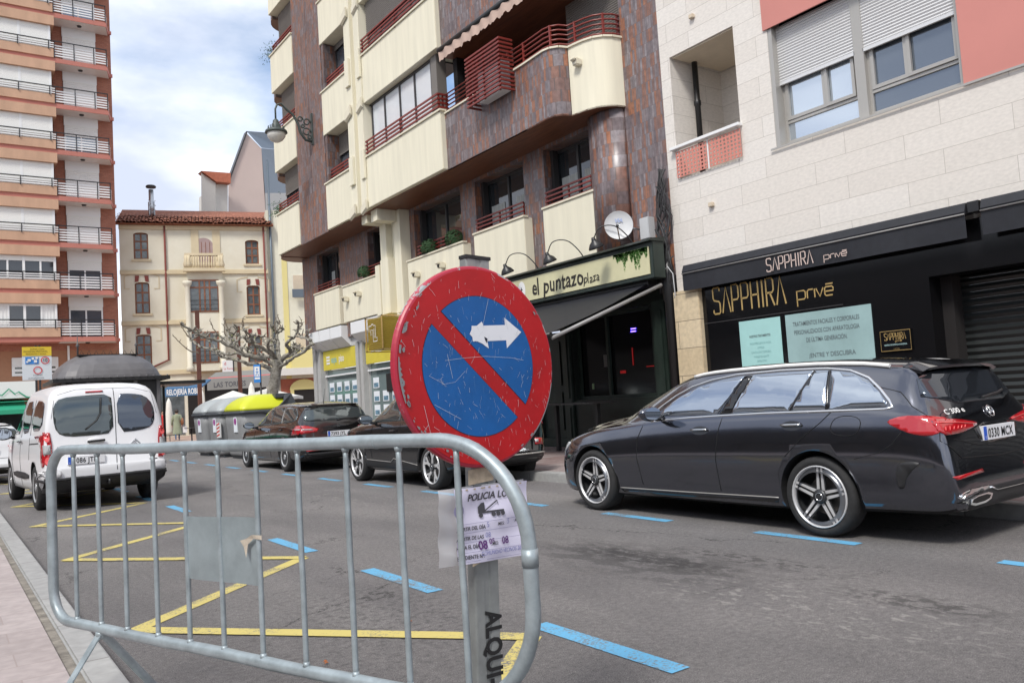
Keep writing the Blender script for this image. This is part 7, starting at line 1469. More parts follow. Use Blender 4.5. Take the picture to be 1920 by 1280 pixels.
m_ = MB(); lettering(m_, '10', lambda u, v: f2(78.6 + u, 678.5 - v, .024), size=9, sx=.85, bold=.2); lettering(m_, 'ZONA CON', lambda u, v: f2(58.5 + u, 655.5 - v, .028), size=4.2); lettering(m_, 'PRIORIDAD PEATONAL', lambda u, v: f2(48.2 + u, 660 - v, .028), size=4.0, sx=.92); lettering(m_, 'RESIDENTES Y ZONA', lambda u, v: f2(52 + u, 664.6 - v, .028), size=3.4); lettering(m_, 'EXCEPTO', lambda u, v: f2(63 + u, 704.5 - v, .028), size=3.4); lettering(m_, 'AUTORIZADOS', lambda u, v: f2(55 + u, 710 - v, .028), size=3.6)
m_.build('lettering', MATS['ink'], IB)
for x in (68, 74): a = f2(x, 700); MB().box(a[0] - .03, a[0] + .03, a[1] + .02, a[1] + .07, 0, a[2] + .9).build('pole', MATS['dark_frame'], IB)
# shop awnings and hanging sign on the ochre building
mat('awn_blue', (.05, .13, .25), .7); mat('awn_grey', (.22, .22, .21), .7); mat('letter_grey', (.07, .07, .08), .7)
def shop_awn(name, label, px0, px1, py0, py1, D, mt, txt, tm, ts, tx0, ty, depth=1.6, sx=1.0):
    a, b = atD(px0, py1, D), atD(px1, py0, D); c0 = atD(px0, py0, D); t = thing(name, label, 'awning', ((a.x + b.x) / 2, a.y, 0)); rt = (atD(px1, py0, D) - atD(px0, py0, D)); w = rt.length; u_ = Vector((rt.x, rt.y, 0)).normalized(); bk = Vector((u_.y * -1, u_.x, 0)); 
    if bk.y < 0: bk = -bk
    o = Vector((c0.x, c0.y, 0)); z1, z0 = c0.z, a.z
    A_ = [o + Vector((0, 0, z0)), o + Vector((0, 0, z1)), o + bk * depth + Vector((0, 0, z1 + .5)), o + bk * depth + Vector((0, 0, z1 + .4)), o + bk * .05 + Vector((0, 0, z1 - .05)), o + bk * .05 + Vector((0, 0, z0))]
    MB().prism(A_, [p + u_ * w for p in A_]).build('fabric', MATS[mt], t)
    kx = w / (px1 - px0); m_ = MB(); lettering(m_, txt, lambda u, v: o - bk * .012 + u_ * ((tx0 - px0) * kx + u) + Vector((0, 0, z1 - (ty - py0) * D / F + v)), size=ts, sx=sx, bold=.008, spacing=1.05); m_.build('lettering', MATS[tm], t); return t, o, u_, bk, w, z0, z1
shop_awn('awning', 'blue shop awning with white letters Relojería Robles under the ochre building', 309, 378, 729, 744, 50, 'awn_blue', 'RELOJERÍA ROBLES', 'white_paint', .48, 312, 741, sx=.53)
t, o, u_, bk, w, z0, z1 = shop_awn('awning', 'grey shop awning lettered LAS TORRES with a red edge under the ochre building', 388, 505, 711, 732, 53, 'awn_grey', 'LAS TORRES', 'letter_grey', .46, 400, 727, sx=.80)
A_ = [o + Vector((0, 0, z1 + .0)) + bk * .02, o + Vector((0, 0, z1 + .1)) + bk * .3, o + Vector((0, 0, z1 + .02)) + bk * .3]; MB().prism(A_, [p + u_ * w for p in A_]).build('red_edge', MATS['sign_red'], t)
c = atD(428, 686, 46); hs = thing('hanging_sign', 'small white hanging sign projecting from the ochre building left of the plane tree', 'sign', (c.x, c.y, c.z - .3)); MB().box(c.x - .30, c.x + .26, c.y, c.y + .12, c.z - .32, c.z + .32).build('panel', MATS['white_paint'], hs, bevel=.01)
MB().box(c.x + .265, c.x + .33, c.y - .01, c.y + .13, c.z - .32, c.z + .32).build('side', MATS['dark_frame'], hs)
m_ = MB(); lettering(m_, 'd', lambda u, v: (c.x - .24 + u, c.y - .006, c.z + .06 + v), size=.26); lettering(m_, 'La Torre', lambda u, v: (c.x - .26 + u, c.y - .006, c.z - .20 + v), size=.17, sx=.85); m_.build('lettering', MATS['sign_red'], hs)
# shop goods under the awnings: tables with chairs far off
for k, (px, py, lb) in enumerate(((360, 828, 'small dark cafe table behind the woman in the green coat'), (384, 826, 'small dark cafe table left of the farthest grey container'))):
    p = onZ(px, py, 0); t = thing('cafe_table', lb, 'table', tuple(p), group='cafe tables on the plaza'); MB().lathe([(.35, .70), (.36, .73)], tuple(p), 'z', 16).build('table_top', MATS['dark_frame'], t); MB().lathe([(.22, 0), (.04, .03), (.03, .70)], tuple(p), 'z', 10).build('leg', MATS['dark_frame'], t)

# ------------------------------------------------------------------ people walking on the plaza
mat('skin', (.50, .30, .22), .6); mat('hair_dark', (.03, .02, .016), .6); mat('coat_green', (.26, .29, .20), .85, var=.15, scale=6); mat('jeans', (.06, .10, .18), .8); mat('coat_red', (.50, .03, .03), .8, var=.15, scale=5); mat('leather', (.22, .085, .035), .5); mat('shoe', (.5, .5, .48), .6); mat('trouser_dark', (.03, .03, .035), .8)
def person(label, foot, heading, h, coat, leg, hem):
    t = thing('person', label, 'person', tuple(foot), R(heading)); local(t); s = h / 1.7
    J = {'pel': (0, 0, .95), 'sp': (0, .01, 1.18), 'ch': (0, 0, 1.38), 'nk': (0, .01, 1.49), 'hd0': (0, .02, 1.56), 'hd': (0, .03, 1.63), 'hdt': (0, .02, 1.70)}
    E_ = [('pel', 'sp'), ('sp', 'ch'), ('ch', 'nk'), ('nk', 'hd0'), ('hd0', 'hd'), ('hd', 'hdt')]; Rr = {'pel': .14, 'sp': .12, 'ch': .14, 'nk': .055, 'hd0': .075, 'hd': .10, 'hdt': .06}
    for sd, st in ((1, 1), (-1, -1)):
        n = str(sd); J.update({'hip' + n: (sd * .09, 0, .90), 'kn' + n: (sd * .10, .07 * st + .03, .50), 'an' + n: (sd * .10, .16 * st - .05, .09), 'to' + n: (sd * .11, .16 * st + .10, .03), 'sh' + n: (sd * .18, 0, 1.40), 'el' + n: (sd * .25, -.06 * st, 1.13), 'wr' + n: (sd * .25, .06 - .08 * st, .90), 'pm' + n: (sd * .25, .08 - .08 * st, .83)})
        E_ += [('pel', 'hip' + n), ('hip' + n, 'kn' + n), ('kn' + n, 'an' + n), ('an' + n, 'to' + n), ('ch', 'sh' + n), ('sh' + n, 'el' + n), ('el' + n, 'wr' + n), ('wr' + n, 'pm' + n)]
        Rr.update({'hip' + n: .095, 'kn' + n: .058, 'an' + n: .04, 'to' + n: .036, 'sh' + n: .06, 'el' + n: .042, 'wr' + n: .028, 'pm' + n: .030})
        x, y, z = J['pm' + n]
        for k in range(5):
            a = 'f%s%d' % (n, k); b = a + 'b'; oy = (-.026, -.009, .009, .024, .042)[k]; ln = (.075, .085, .08, .065, .035)[k]; J[a] = (x, y + oy, z - ln * .55); J[b] = (x - sd * .012, y + oy * 1.1 + .01, z - ln); E_ += [('pm' + n, a), (a, b)]; Rr[a] = .009; Rr[b] = .008
    names = list(J); me = bpy.data.meshes.new('body'); me.from_pydata([tuple(c * s for c in J[k]) for k in names], [(names.index(a), names.index(b)) for a, b in E_], [])
    o = bpy.data.objects.new('body', me); COL.objects.link(o); sk = o.modifiers.new('s', 'SKIN'); sk.use_smooth_shade = True
    for i, k in enumerate(names): v = me.skin_vertices[0].data[i]; v.radius = (Rr[k] * s, Rr[k] * s); v.use_root = (k == 'pel')
    sb = o.modifiers.new('d', 'SUBSURF'); sb.levels = 1; bpy.context.view_layer.update(); m2 = bpy.data.meshes.new_from_object(o.evaluated_get(bpy.context.evaluated_depsgraph_get())); bpy.data.objects.remove(o); m2.name = 'body'; m2.materials.clear()
    for q in ('skin', leg, 'shoe'): m2.materials.append(MATS[q])
    for p in m2.polygons: z = p.center.z / s; p.material_index = 2 if z < .08 else (1 if z < .93 and abs(p.center.x / s) < .2 else 0)
    o = bpy.data.objects.new('body', m2); COL.objects.link(o); o.parent = t; ORG[o.name] = Vector()
    g = MB(); prof = [(.25, hem), (.22, hem + .2), (.185, .95), (.165, 1.12), (.19, 1.32), (.185, 1.42), (.09, 1.50), (.06, 1.51)]; n = 20; b0 = 0
    V_ = [((r_ * s * math.cos(2 * math.pi * k / n)) * (1.08 if z > 1.2 else 1), r_ * s * .68 * math.sin(2 * math.pi * k / n) * (1 + .10 * math.sin(k * 2.1) * (z < .8)), z * s) for r_, z in prof for k in range(n)]
    g.add(V_, [(i * n + k, i * n + (k + 1) % n, (i + 1) * n + (k + 1) % n, (i + 1) * n + k) for i in range(len(prof) - 1) for k in range(n)], True); g.build('coat', MATS[coat], t)
    for sd in (1, -1):
        n_ = str(sd); P_ = [Vector(J[k + n_]) * s for k in ('sh', 'el', 'wr')]; MB().tube([P_[0] + Vector((-sd * .06, 0, .02)), P_[0], P_[1], P_[2]], [.08 * s, .078 * s, .058 * s, .044 * s], n=10).build('sleeve', MATS[coat], t)
    hr = MB(); hr.sph((0, .005 * s, 1.665 * s), .118 * s, 9, (1, 1.05, 1.0)); hr.xf(lambda p: Vector((p.x, min(p.y, .055 * s + (p.z - 1.6 * s) * .5) if p.z < 1.72 * s else p.y, p.z))); hr.build('hair', MATS['hair_dark'], t)
    fc = MB(); y = .118 * s
    for sx in (-1, 1): fc.sph((sx * .033 * s, y, 1.635 * s), .011 * s, 4)
    fc.sph((0, y + .004, 1.60 * s), .014 * s, 4); fc.box(-.022 * s, .022 * s, y - .006, y + .002, 1.568 * s, 1.576 * s); fc.build('face_features', MATS['hair_dark'], t)
    return t
wf = onZ(333, 826, 0); person('woman in a long green coat walking away across the plaza with a brown bag', wf, -8, 1.68, 'coat_green', 'jeans', .38)
m_ = MB(); m_.sph((wf.x + .26, wf.y - .10, 1.06), .17, 7, (.5, .9, 1.25)); b_ = m_.single('handbag', MATS['leather'], 'brown leather bag hanging on the right side of the woman in green', 'bag', origin=(wf.x + .26, wf.y - .1, .9))
MB().tube([(wf.x + .25, wf.y - .1, 1.20), (wf.x + .20, wf.y - .06, 1.42), (wf.x + .15, wf.y + .05, 1.45)], .012, n=5).build('strap', MATS['leather'], b_)
m_ = MB(); m_.box(wf.x + .30, wf.x + .52, wf.y - .05, wf.y + .06, .42, .78); b_ = m_.single('shopping_bag', MATS['white_paint'], 'small white paper shopping bag carried by the woman in green', 'bag', origin=(wf.x + .4, wf.y, .42), bevel=.01)
MB().tube([(wf.x + .34, wf.y, .78), (wf.x + .30, wf.y, .88), (wf.x + .46, wf.y, .78)], .006, n=4).build('handle', MATS['white_paint'], b_)
rf_ = onZ(307, 827, 0); person('person in a red coat half hidden by the right edge of the white van', rf_, 165, 1.70, 'coat_red', 'trouser_dark', .62)
# ------------------------------------------------------------------ galvanised barrier
def galv(name, col, sc=8):
    mt, N, L, b = _new(name); tc = N.new('ShaderNodeTexCoord'); n = N.new('ShaderNodeTexNoise'); n.inputs['Scale'].default_value = sc; n.inputs['Detail'].default_value = 8; n.inputs['Roughness'].default_value = .65; L.new(tc.outputs['Object'], n.inputs['Vector'])
    r_ = N.new('ShaderNodeValToRGB'); e = r_.color_ramp.elements; e[0].position = .32; e[0].color = tuple(c * .74 for c in col) + (1,); e[1].position = .7; e[1].color = tuple(min(1, c * 1.18) for c in col) + (1,); L.new(n.outputs['Fac'], r_.inputs[0])
    n2 = N.new('ShaderNodeTexNoise'); n2.inputs['Scale'].default_value = 45; n2.inputs['Detail'].default_value = 10; n2.inputs['Roughness'].default_value = .8; mp = N.new('ShaderNodeMapping'); mp.inputs['Scale'].default_value = (.3, .3, 1); L.new(tc.outputs['Object'], mp.inputs[0]); L.new(mp.outputs[0], n2.inputs['Vector'])
    r2 = N.new('ShaderNodeValToRGB'); e = r2.color_ramp.elements; e[0].position = .66; e[0].color = (0, 0, 0, 1); e[1].position = .72; e[1].color = (1, 1, 1, 1); L.new(n2.outputs['Fac'], r2.inputs[0])
    m_ = N.new('ShaderNodeMix'); m_.data_type = 'RGBA'; m_.inputs['B'].default_value = (.48, .47, .44, 1); L.new(r2.outputs[0], m_.inputs['Factor']); L.new(r_.outputs[0], m_.inputs['A']); n3 = N.new('ShaderNodeTexNoise'); n3.inputs['Scale'].default_value = 22; n3.inputs['Detail'].default_value = 9; n3.inputs['Roughness'].default_value = .75; L.new(tc.outputs['Object'], n3.inputs['Vector'])
    r3 = N.new('ShaderNodeMapRange'); r3.inputs['From Min'].default_value = .70; r3.inputs['From Max'].default_value = .78; r3.inputs['To Max'].default_value = .7; L.new(n3.outputs['Fac'], r3.inputs['Value']); m3 = N.new('ShaderNodeMix'); m3.data_type = 'RGBA'; m3.inputs['B'].default_value = (.16, .13, .10, 1); L.new(r3.outputs[0], m3.inputs['Factor']); L.new(m_.outputs['Result'], m3.inputs['A']); L.new(m3.outputs['Result'], b.inputs['Base Color'])
    b.inputs['Metallic'].default_value = .4; mr = N.new('ShaderNodeMapRange'); mr.inputs['To Min'].default_value = .32; mr.inputs['To Max'].default_value = .62; L.new(n.outputs['Fac'], mr.inputs['Value']); L.new(mr.outputs[0], b.inputs['Roughness'])
    bp = N.new('ShaderNodeBump'); bp.inputs['Strength'].default_value = .12; bp.inputs['Distance'].default_value = .004; L.new(n2.outputs['Fac'], bp.inputs['Height']); L.new(bp.outputs[0], b.inputs['Normal'])
galv('galvanised', (.35, .405, .43), 11); galv('galvanised_plate', (.32, .375, .395), 4); mat('rust_spot', (.30, .13, .05), .9, var=.5, scale=30); mat('tape', (.48, .42, .34), .7, var=.2, scale=20)
A = Vector((.40, 4.19, 0)); B = Vector((1.315, 1.70, 0)); U_ = (B - A).normalized(); LN = (B - A).length
def bp_(s, z, d=0): p = A + U_ * s; n = Vector((U_.y, -U_.x, 0)); p = p + n * d; return Vector((p.x, p.y, z))
def _s0(px, py):
    d = ray(px, py); n = Vector((U_.y, -U_.x, 0)); t = (A - EYE).dot(n) / d.dot(n); return ((EYE + d * t) - A).dot(U_)
_a, _b = _s0(98, 1000), _s0(991, 1000); A, B = A + U_ * _a, A + U_ * _b; LN = _b - _a
BR = thing('crowd_barrier', 'galvanised steel crowd barrier with round corners and vertical rods in the foreground', 'barrier', tuple(A.lerp(B, .5)))
zt, zb_ = 1.216, .482; r1, r2_ = .17, .26; Rt = .0210
loop = []
def cn(cs, cz, r_, a0, a1, n=10): return [(cs + r_ * math.cos(R(a0 + (a1 - a0) * i / n)), cz + r_ * math.sin(R(a0 + (a1 - a0) * i / n))) for i in range(n + 1)]
rL, rR = .13, .29; lp = []
lp += cn(rL, zt - rL, rL, 180, 90); n_ = 24
lp += [(rL + (LN - rL - rR) * i / n_, zt) for i in range(1, n_)]
lp += cn(LN - rR, zt - rR, rR, 90, 0, 14); lp += [(LN, zt - rR - (zt - zb_ - 2 * rR) * i / 4) for i in range(1, 4)]
lp += cn(LN - rR, zb_ + rR, rR, 0, -90, 14); lp += [(LN - rR - (LN - rL - rR) * i / n_, zb_) for i in range(1, n_)]
lp += cn(rL, zb_ + rL, rL, 270, 180); lp += [(0, zb_ + rL + (zt - zb_ - 2 * rL) * i / 4) for i in range(1, 4)]
rng = random.Random(9)
MB().tube([bp_(s, z + .0018 * math.sin(s * 7)) for s, z in lp], [Rt * (1 + .03 * math.sin(i * 1.7)) for i in range(len(lp))], n=20, closed=True).build('frame_tube', MATS['galvanised'], BR)
# positions of the rods along the panel, read off the photograph
def s_at(px, py):
    d = ray(px, py); n = Vector((U_.y, -U_.x, 0)); t = (A - EYE).dot(n) / d.dot(n); q = EYE + d * t; return (q - A).dot(U_), q.z
rods = [s_at(x, 1000)[0] for x in (141, 186, 234, 291, 350, 413, 485, 564, 655, 755, 864)]
for k, s in enumerate(rods):
    P_ = [bp_(s, zb_ + .012), bp_(s, zb_ + .04), bp_(s + .001, zb_ + .3), bp_(s - .001, (zt + zb_) / 2), bp_(s, zt - .09), bp_(s, zt - .055), bp_(s, zt - .012)]
    MB().tube(P_, [.0080, .0094, .0096, .0096, .0096, .0084, .0088], n=12).build('rod', MATS['galvanised'], BR)
for s in rods:
    for z in (zt - .022, zb_ + .022): MB().lathe([(.0135, -.006), (.0120, .0), (.0100, .008)] if z < 1 else [(.0100, -.008), (.0125, .0), (.0140, .006)], tuple(bp_(s, z)), 'z', 10).build('weld', MATS['galvanised'], BR)
# plate between three rods
s0, s1 = rods[4] + .003, rods[6] - .003; z1a, z0a = s_at(350, 967)[1], s_at(355, 1083)[1]; z1b, z0b = s_at(487, 970)[1], s_at(492, 1099)[1]
m_ = MB(); n = 16
for i in range(n):
    def q(i, top): t = i / n; s = s0 + (s1 - s0) * t; z = (z1a + (z1b - z1a) * t) if top else (z0a + (z0b - z0a) * t); return bp_(s, z, .004 + .006 * math.sin(t * 6.283 * 1.0) - .003)
    m_.add([q(i, 0), q(i + 1, 0), q(i + 1, 1), q(i, 1)], [(0, 1, 2, 3)], True)
m_.build('plate', MATS['galvanised_plate'], BR, label='plain grey sheet metal plate welded between three rods')
# torn tape on the plate
s, z = s_at(476, 1022); T_ = lambda a, b, d=.012: bp_(s + a * 1.3, z + b * 1.3, d)
m_ = MB(); m_.poly([T_(-.045, .012), T_(-.020, .018), T_(.008, .030, .016), T_(.012, .020), T_(-.012, .004), T_(-.014, -.030, .02), T_(-.030, -.004)]); m_.poly([T_(.008, .030, .014), T_(.045, .030), T_(.045, .018), T_(.012, .020)]); m_.single('torn_tape', MATS['tape'], 'scrap of torn beige tape stuck on the barrier plate', 'tape', origin=T_(0, 0))
# feet: splayed round legs
nrm = Vector((U_.y, -U_.x, 0))
for s, zg in ((s_at(190, 1172)[0], .125), (LN - .33, .0)):
    for sg in (-1, 1):
        P_ = [bp_(s, zb_ - .012), bp_(s, zb_ - .03, sg * .012), bp_(s, zg + .04, sg * .235), bp_(s, zg + .012, sg * .262)]
        if sg < 0: MB().tube(P_, [.016, .0175, .0175, .0175], n=12).build('foot', MATS['galvanised'], BR)
        else:
            u = U_ * .021; MB().prism([P_[0] - u, P_[0] + u, P_[3] + u, P_[3] - u], [p + nrm * .010 + Vector((0, 0, -.004)) for p in (P_[0] - u, P_[0] + u, P_[3] + u, P_[3] - u)]).build('foot', MATS['galvanised'], BR, bevel=.003)
    MB().lathe([(.017, 0), (.024, .02), (.022, .03)], tuple(bp_(s, zb_ - .040)), 'z', 12).build('weld', MATS['galvanised'], BR)
# sleeve with a hook on the right upright
zs = s_at(992, 1045)[1]; o = MB().lathe([(.0228, -.024), (.0231, .024)], tuple(bp_(LN, zs)), 'z', 20).build('sleeve', MATS['galvanised'], BR); MB().tube([bp_(LN, zs - .018, -.0225), bp_(LN + .0, zs - .02, -.030), bp_(LN, zs + .012, -.030)], .004, n=6).build('hook', MATS['galvanised'], o)
MB().lathe([(.0212, -.02), (.0214, .02)], tuple(bp_(.62, zt)), 'x', 16).build('tube_joint', MATS['galvanised'], BR) if 0 else None
for s in (.55, 1.25, 2.0):
    P_ = [bp_(s, zt), bp_(s + .004, zt)]; MB().tube(P_, .0217, n=18).build('weld', MATS['galvanised'], BR)

# ------------------------------------------------------------------ no-parking sign on its portable post
def signmat(name, col, chip, amt=.0, scr=1.):
    mt, N, L, b = _new(name); tc = N.new('ShaderNodeTexCoord')
    def nz(sc, st, de=6, ro=.6, rot=0.):
        mp = N.new('ShaderNodeMapping'); mp.inputs['Rotation'].default_value = (0, 0, rot); mp.inputs['Scale'].default_value = st; L.new(tc.outputs['Object'], mp.inputs[0]); n = N.new('ShaderNodeTexNoise'); n.inputs['Scale'].default_value = sc; n.inputs['Detail'].default_value = de; n.inputs['Roughness'].default_value = ro; L.new(mp.outputs[0], n.inputs['Vector']); return n.outputs['Fac']
    def thr(f, lo, hi, inv=False):
        m_ = N.new('ShaderNodeMapRange'); m_.inputs['From Min'].default_value = lo; m_.inputs['From Max'].default_value = hi; L.new(f, m_.inputs['Value']); return m_.outputs[0]
    def mx(a, c2, f):
        m_ = N.new('ShaderNodeMix'); m_.data_type = 'RGBA'; L.new(f, m_.inputs['Factor']); (L.new(a, m_.inputs['A']) if not isinstance(a, tuple) else setattr(m_.inputs['A'], 'default_value', (*a, 1))); m_.inputs['B'].default_value = (*c2, 1); return m_.outputs['Result']
    c = mx(tuple(col), tuple(x * .72 for x in col), thr(nz(7, (1, 1, 1)), .35, .75))
    c = mx(c, tuple(min(1, x * 1.2 + .02) for x in col), thr(nz(30, (1, 1, 1), 8, .75), .60, .72))
    def gate(f, g): m_ = N.new('ShaderNodeMath'); m_.operation = 'MULTIPLY'; L.new(f, m_.inputs[0]); L.new(g, m_.inputs[1]); return m_.outputs[0]
    for k, (sc, st, rot) in enumerate(((14, (30, .55, 1), .2), (12, (26, .6, 1), 1.9), (16, (34, .5, 1), -.5), (13, (28, .7, 1), 1.1))):
        n = nz(sc, st, 2, .5, rot); g = nz(5 + k, (1, 1, 1), 3, .6, k); m_ = gate(thr(n, .715, .76), thr(g, .54, .70)); c = mx(c, chip, m_)
    c = mx(c, (.40, .39, .37), thr(nz(10, (1, 1, 1), 9, .78, .7), .735, .75)); 
    if amt: c = mx(c, (.36, .39, .40), thr(nz(5, (1, 1, 1), 8, .7, .3), amt, amt + .02))
    L.new(c, b.inputs['Base Color']); b.inputs['Roughness'].default_value = .38; b.inputs['Specular IOR Level'].default_value = .45
    bp = N.new('ShaderNodeBump'); bp.inputs['Strength'].default_value = .08; bp.inputs['Distance'].default_value = .003; L.new(nz(25, (1, 1, 1)), bp.inputs['Height']); L.new(bp.outputs[0], b.inputs['Normal'])
signmat('sign_disc_red', (.46, .004, .008), (.55, .25, .22)); signmat('sign_disc_blue', (.002, .105, .36), (.20, .34, .48)); signmat('sign_rim', (.46, .03, .06), (.5, .40, .38), .54); mat('sign_line', (.008, .012, .03), .5); mat('sign_arrow', (.74, .76, .80), .4, var=.03); mat('sign_back', (.25, .27, .28), .5, metal=.4)
VD = Vector((1.33, 2.10, 1.42)) - EYE + right * .024; az0 = math.degrees(math.atan2(-VD.y, -VD.x)); SC = EYE + VD * 1.12
turn = 38.5; azn = R(az0 + turn); NN = Vector((math.cos(azn), math.sin(azn), 0)); UU = Vector((-NN.y, NN.x, 0)); tilt = R(2.2); WW = (Vector((0, 0, 1)) * math.cos(tilt) + UU * math.sin(tilt)).normalized(); UU = WW.cross(NN).normalized()
# UU points to the sign's own right as one reads it
if UU.dot(right) < 0: UU = -UU
NS = thing('no_parking_sign', 'scratched red and blue no-parking disc with a white double arrow on a grey post', 'sign', (SC.x, SC.y, 0))
Mz = Matrix(((UU.x, WW.x, NN.x, 0), (UU.y, WW.y, NN.y, 0), (UU.z, WW.z, NN.z, 0), (0, 0, 0, 1)))
RS = .300; KS = 1.145
DI = bpy.data.objects.new('disc', None)
class SMB(MB):
    pass
def sbuild(mb, name, mt, parent, bevel=0.):       # built in the disc's own plane so that the paint texture follows it
    me = mb.mesh(name, MATS[mt], Vector(), bevel, weld=False); o = bpy.data.objects.new(name, me); COL.objects.link(o); o.parent = parent; ORG[o.name] = Vector(); return o
db = MB(); db.lathe([(0, .0), (RS - .012, .0), (RS - .004, -.002), (RS, -.007), (RS, -.020), (RS - .010, -.020), (RS - .010, -.006), (0, -.004)], (0, 0, 0), 'z', 96, smooth=False)
disc = sbuild(db, 'disc', 'sign_rim', NS); disc.matrix_local = Matrix.Translation((0, 0, SC.z + .010)) @ Mz @ Matrix.Rotation(R(4.0), 4, 'Z') @ Matrix.Scale(KS, 4); me = disc.data
def ringpoly(mb, r0, r1, z, n=96):
    mb.add([(r0 * math.cos(2 * math.pi * k / n), r0 * math.sin(2 * math.pi * k / n), z) for k in range(n)] + [(r1 * math.cos(2 * math.pi * k / n), r1 * math.sin(2 * math.pi * k / n), z) for k in range(n)], [(k, (k + 1) % n, n + (k + 1) % n, n + k) for k in range(n)])
m_ = MB(); ringpoly(m_, 0, RS - .010, .0012); m_.f = [f for f in m_.f]; sbuild(m_, 'red_face', 'sign_disc_red', disc)
ri = .208; bar = .0265
def seg(sign, rr, b):      # half-disc on one side of the diagonal band (band runs from upper left to lower right)
    a = math.asin(b / rr); pts = []
    for k in range(49): t = a + (math.pi - 2 * a) * k / 48; pts.append((rr * math.cos(t), rr * math.sin(t)))
    rot = R(-45) if sign > 0 else R(135); return [(x * math.cos(rot) - y * math.sin(rot), x * math.sin(rot) + y * math.cos(rot)) for x, y in pts]
for sg in (1, -1):
    m_ = MB(); m_.poly([(x, y, .0018) for x, y in seg(sg, ri + .0018, bar - .0018)]); o = sbuild(m_, 'field_outline', 'sign_line', disc); m_ = MB(); m_.poly([(x, y, .0024) for x, y in seg(sg, ri, bar)]); sbuild(m_, 'blue_field', 'sign_disc_blue', disc)
ay = .096; ah = .0235
m_ = MB(); m_.poly([(x, y + ay, .0031) for x, y in ((-.010, ah), (.108, ah), (.108, .046), (.172, 0), (.108, -.048), (.108, -ah), (-.010, -ah))]); sbuild(m_, 'arrow', 'sign_arrow', disc)
m_ = MB(); m_.poly([(x, y + ay, .0038) for x, y in ((-.032, .0), (-.024, .012), (-.022, .024), (-.004, .023), (.018, .036), (.024, .020), (.026, .0), (.028, -.010), (.034, -.030), (.036, -.046), (.012, -.030), (-.008, -.022), (-.022, -.023), (-.023, -.010))]); sbuild(m_, 'arrow_sticker', 'sign_arrow', disc)
m_ = MB(); m_.poly([(x, y + ay, .0042) for x, y in ((.022, -.010), (.034, -.016), (.030, -.030), (.024, -.020))]); sbuild(m_, 'sticker_tear', 'sign_line', disc)
# long real scratches
sc_m = mat('scratch', (.50, .54, .58), .6); m_ = MB(); rng = random.Random(21)
def scr_(pts, w=.0009): ribbon(m_, pts, w, lambda u, v: (u, v, .0046))
scr_([(-.13, .022), (-.06, .026), (.02, .027), (.12, .018), (.17, .008)], .0008); scr_([(-.19, -.018), (-.14, -.045), (-.10, -.042), (-.06, -.012)], .0007); scr_([(-.12, .04), (-.108, -.03)], .0010); scr_([(-.18, -.10), (-.09, -.15)]); scr_([(.02, .12), (.05, .20)]); scr_([(-.215, -.10), (-.20, -.18), (-.235, -.185), (-.205, -.155)], .0010)
for k in range(240):
    r_ = .285 * math.sqrt(rng.random()); a = rng.uniform(0, 6.283); x, y = r_ * math.cos(a), r_ * math.sin(a); t = rng.choice([1.35, 1.7, .9, 2.3, 1.5]) + rng.uniform(-.3, .3); ln = rng.uniform(.003, .022) * (1.5 if rng.random() < .12 else 1)
    if math.hypot(x + ln * math.cos(t), y + ln * math.sin(t)) < .286: scr_([(x, y), (x + ln * .5 * math.cos(t) + rng.uniform(-.001, .001), y + ln * .5 * math.sin(t)), (x + ln * math.cos(t), y + ln * math.sin(t))], rng.uniform(.0003, .0008))
sbuild(m_, 'scratches', 'scratch', disc)['kind'] = 'stuff'
m_ = MB()
for k in range(30):        # chips of bare metal, most of them on the worn left edge
    a = rng.gauss(math.pi * 1.06, .45) if k < 18 else rng.uniform(0, 6.283); r_ = RS - .010 - abs(rng.gauss(0, .008)); s_ = rng.uniform(.0015, .0065) * (1.8 if k < 5 else .8); c = (r_ * math.cos(a), r_ * math.sin(a)); q = rng.randint(5, 8); ta = a + math.pi / 2
    P_ = []
    for j in range(q): b_ = 6.283 * j / q; e1, e2 = s_ * rng.uniform(.5, 1.2) * math.cos(b_), s_ * rng.uniform(.9, 2.4) * math.sin(b_); x, y = c[0] + e1 * math.cos(a) + e2 * math.cos(ta), c[1] + e1 * math.sin(a) + e2 * math.sin(ta); k_ = min(1, .2895 / math.hypot(x, y)); P_.append((x * k_, y * k_, .0050))
    m_.poly(P_)
P_ = []
for q in range(24): a = R(172 + 26 * q / 23); r_ = .2897; P_.append((r_ * math.cos(a), r_ * math.sin(a), .0052))
for q in range(24): a = R(198 - 26 * q / 23); r_ = .2897 - (.003 + .011 * math.sin(math.pi * q / 23) * (.6 + .4 * math.sin(q * 2.3))); P_.append((r_ * math.cos(a), r_ * math.sin(a), .0052))
m_.poly(P_)
sbuild(m_, 'bare_patches', 'sign_back', disc)['kind'] = 'stuff'
# post: channel profile behind the disc, lettered ALQUI-LER below
galv('post_steel', (.30, .315, .31), 6); mat('stencil', (.012, .012, .013), .7)
def sp_pt(u, v, d): return Vector((SC.x, SC.y, SC.z)) + UU * u + WW * v + NN * d
pw, pd = .0520, .040; ztop, zbot = .386, -SC.z + .02
cx0 = .028; P2 = [(-pw, -.032), (-pw, -.032 - pd), (-pw + .004, -.032 - pd), (pw - .004, -.032 - pd), (pw, -.032 - pd), (pw, -.032)]
P2 = [(-pw, -.030 - pd), (-pw, -.034), (-pw + .004, -.030), (-.012, -.030), (-.010, -.033), (.010, -.033), (.012, -.030), (pw - .004, -.030), (pw, -.034), (pw, -.030 - pd)]
V0 = [sp_pt(cx0 + u, zbot, d) for u, d in P2]; V1 = [sp_pt(cx0 + u, ztop, d) for u, d in P2]
def nsb(mb, name, mt, par=NS, bev=0.): return mb.build(name, MATS[mt], par, bevel=bev)
nsb(MB().prism(V0, V1), 'post', 'post_steel', bev=.0015)
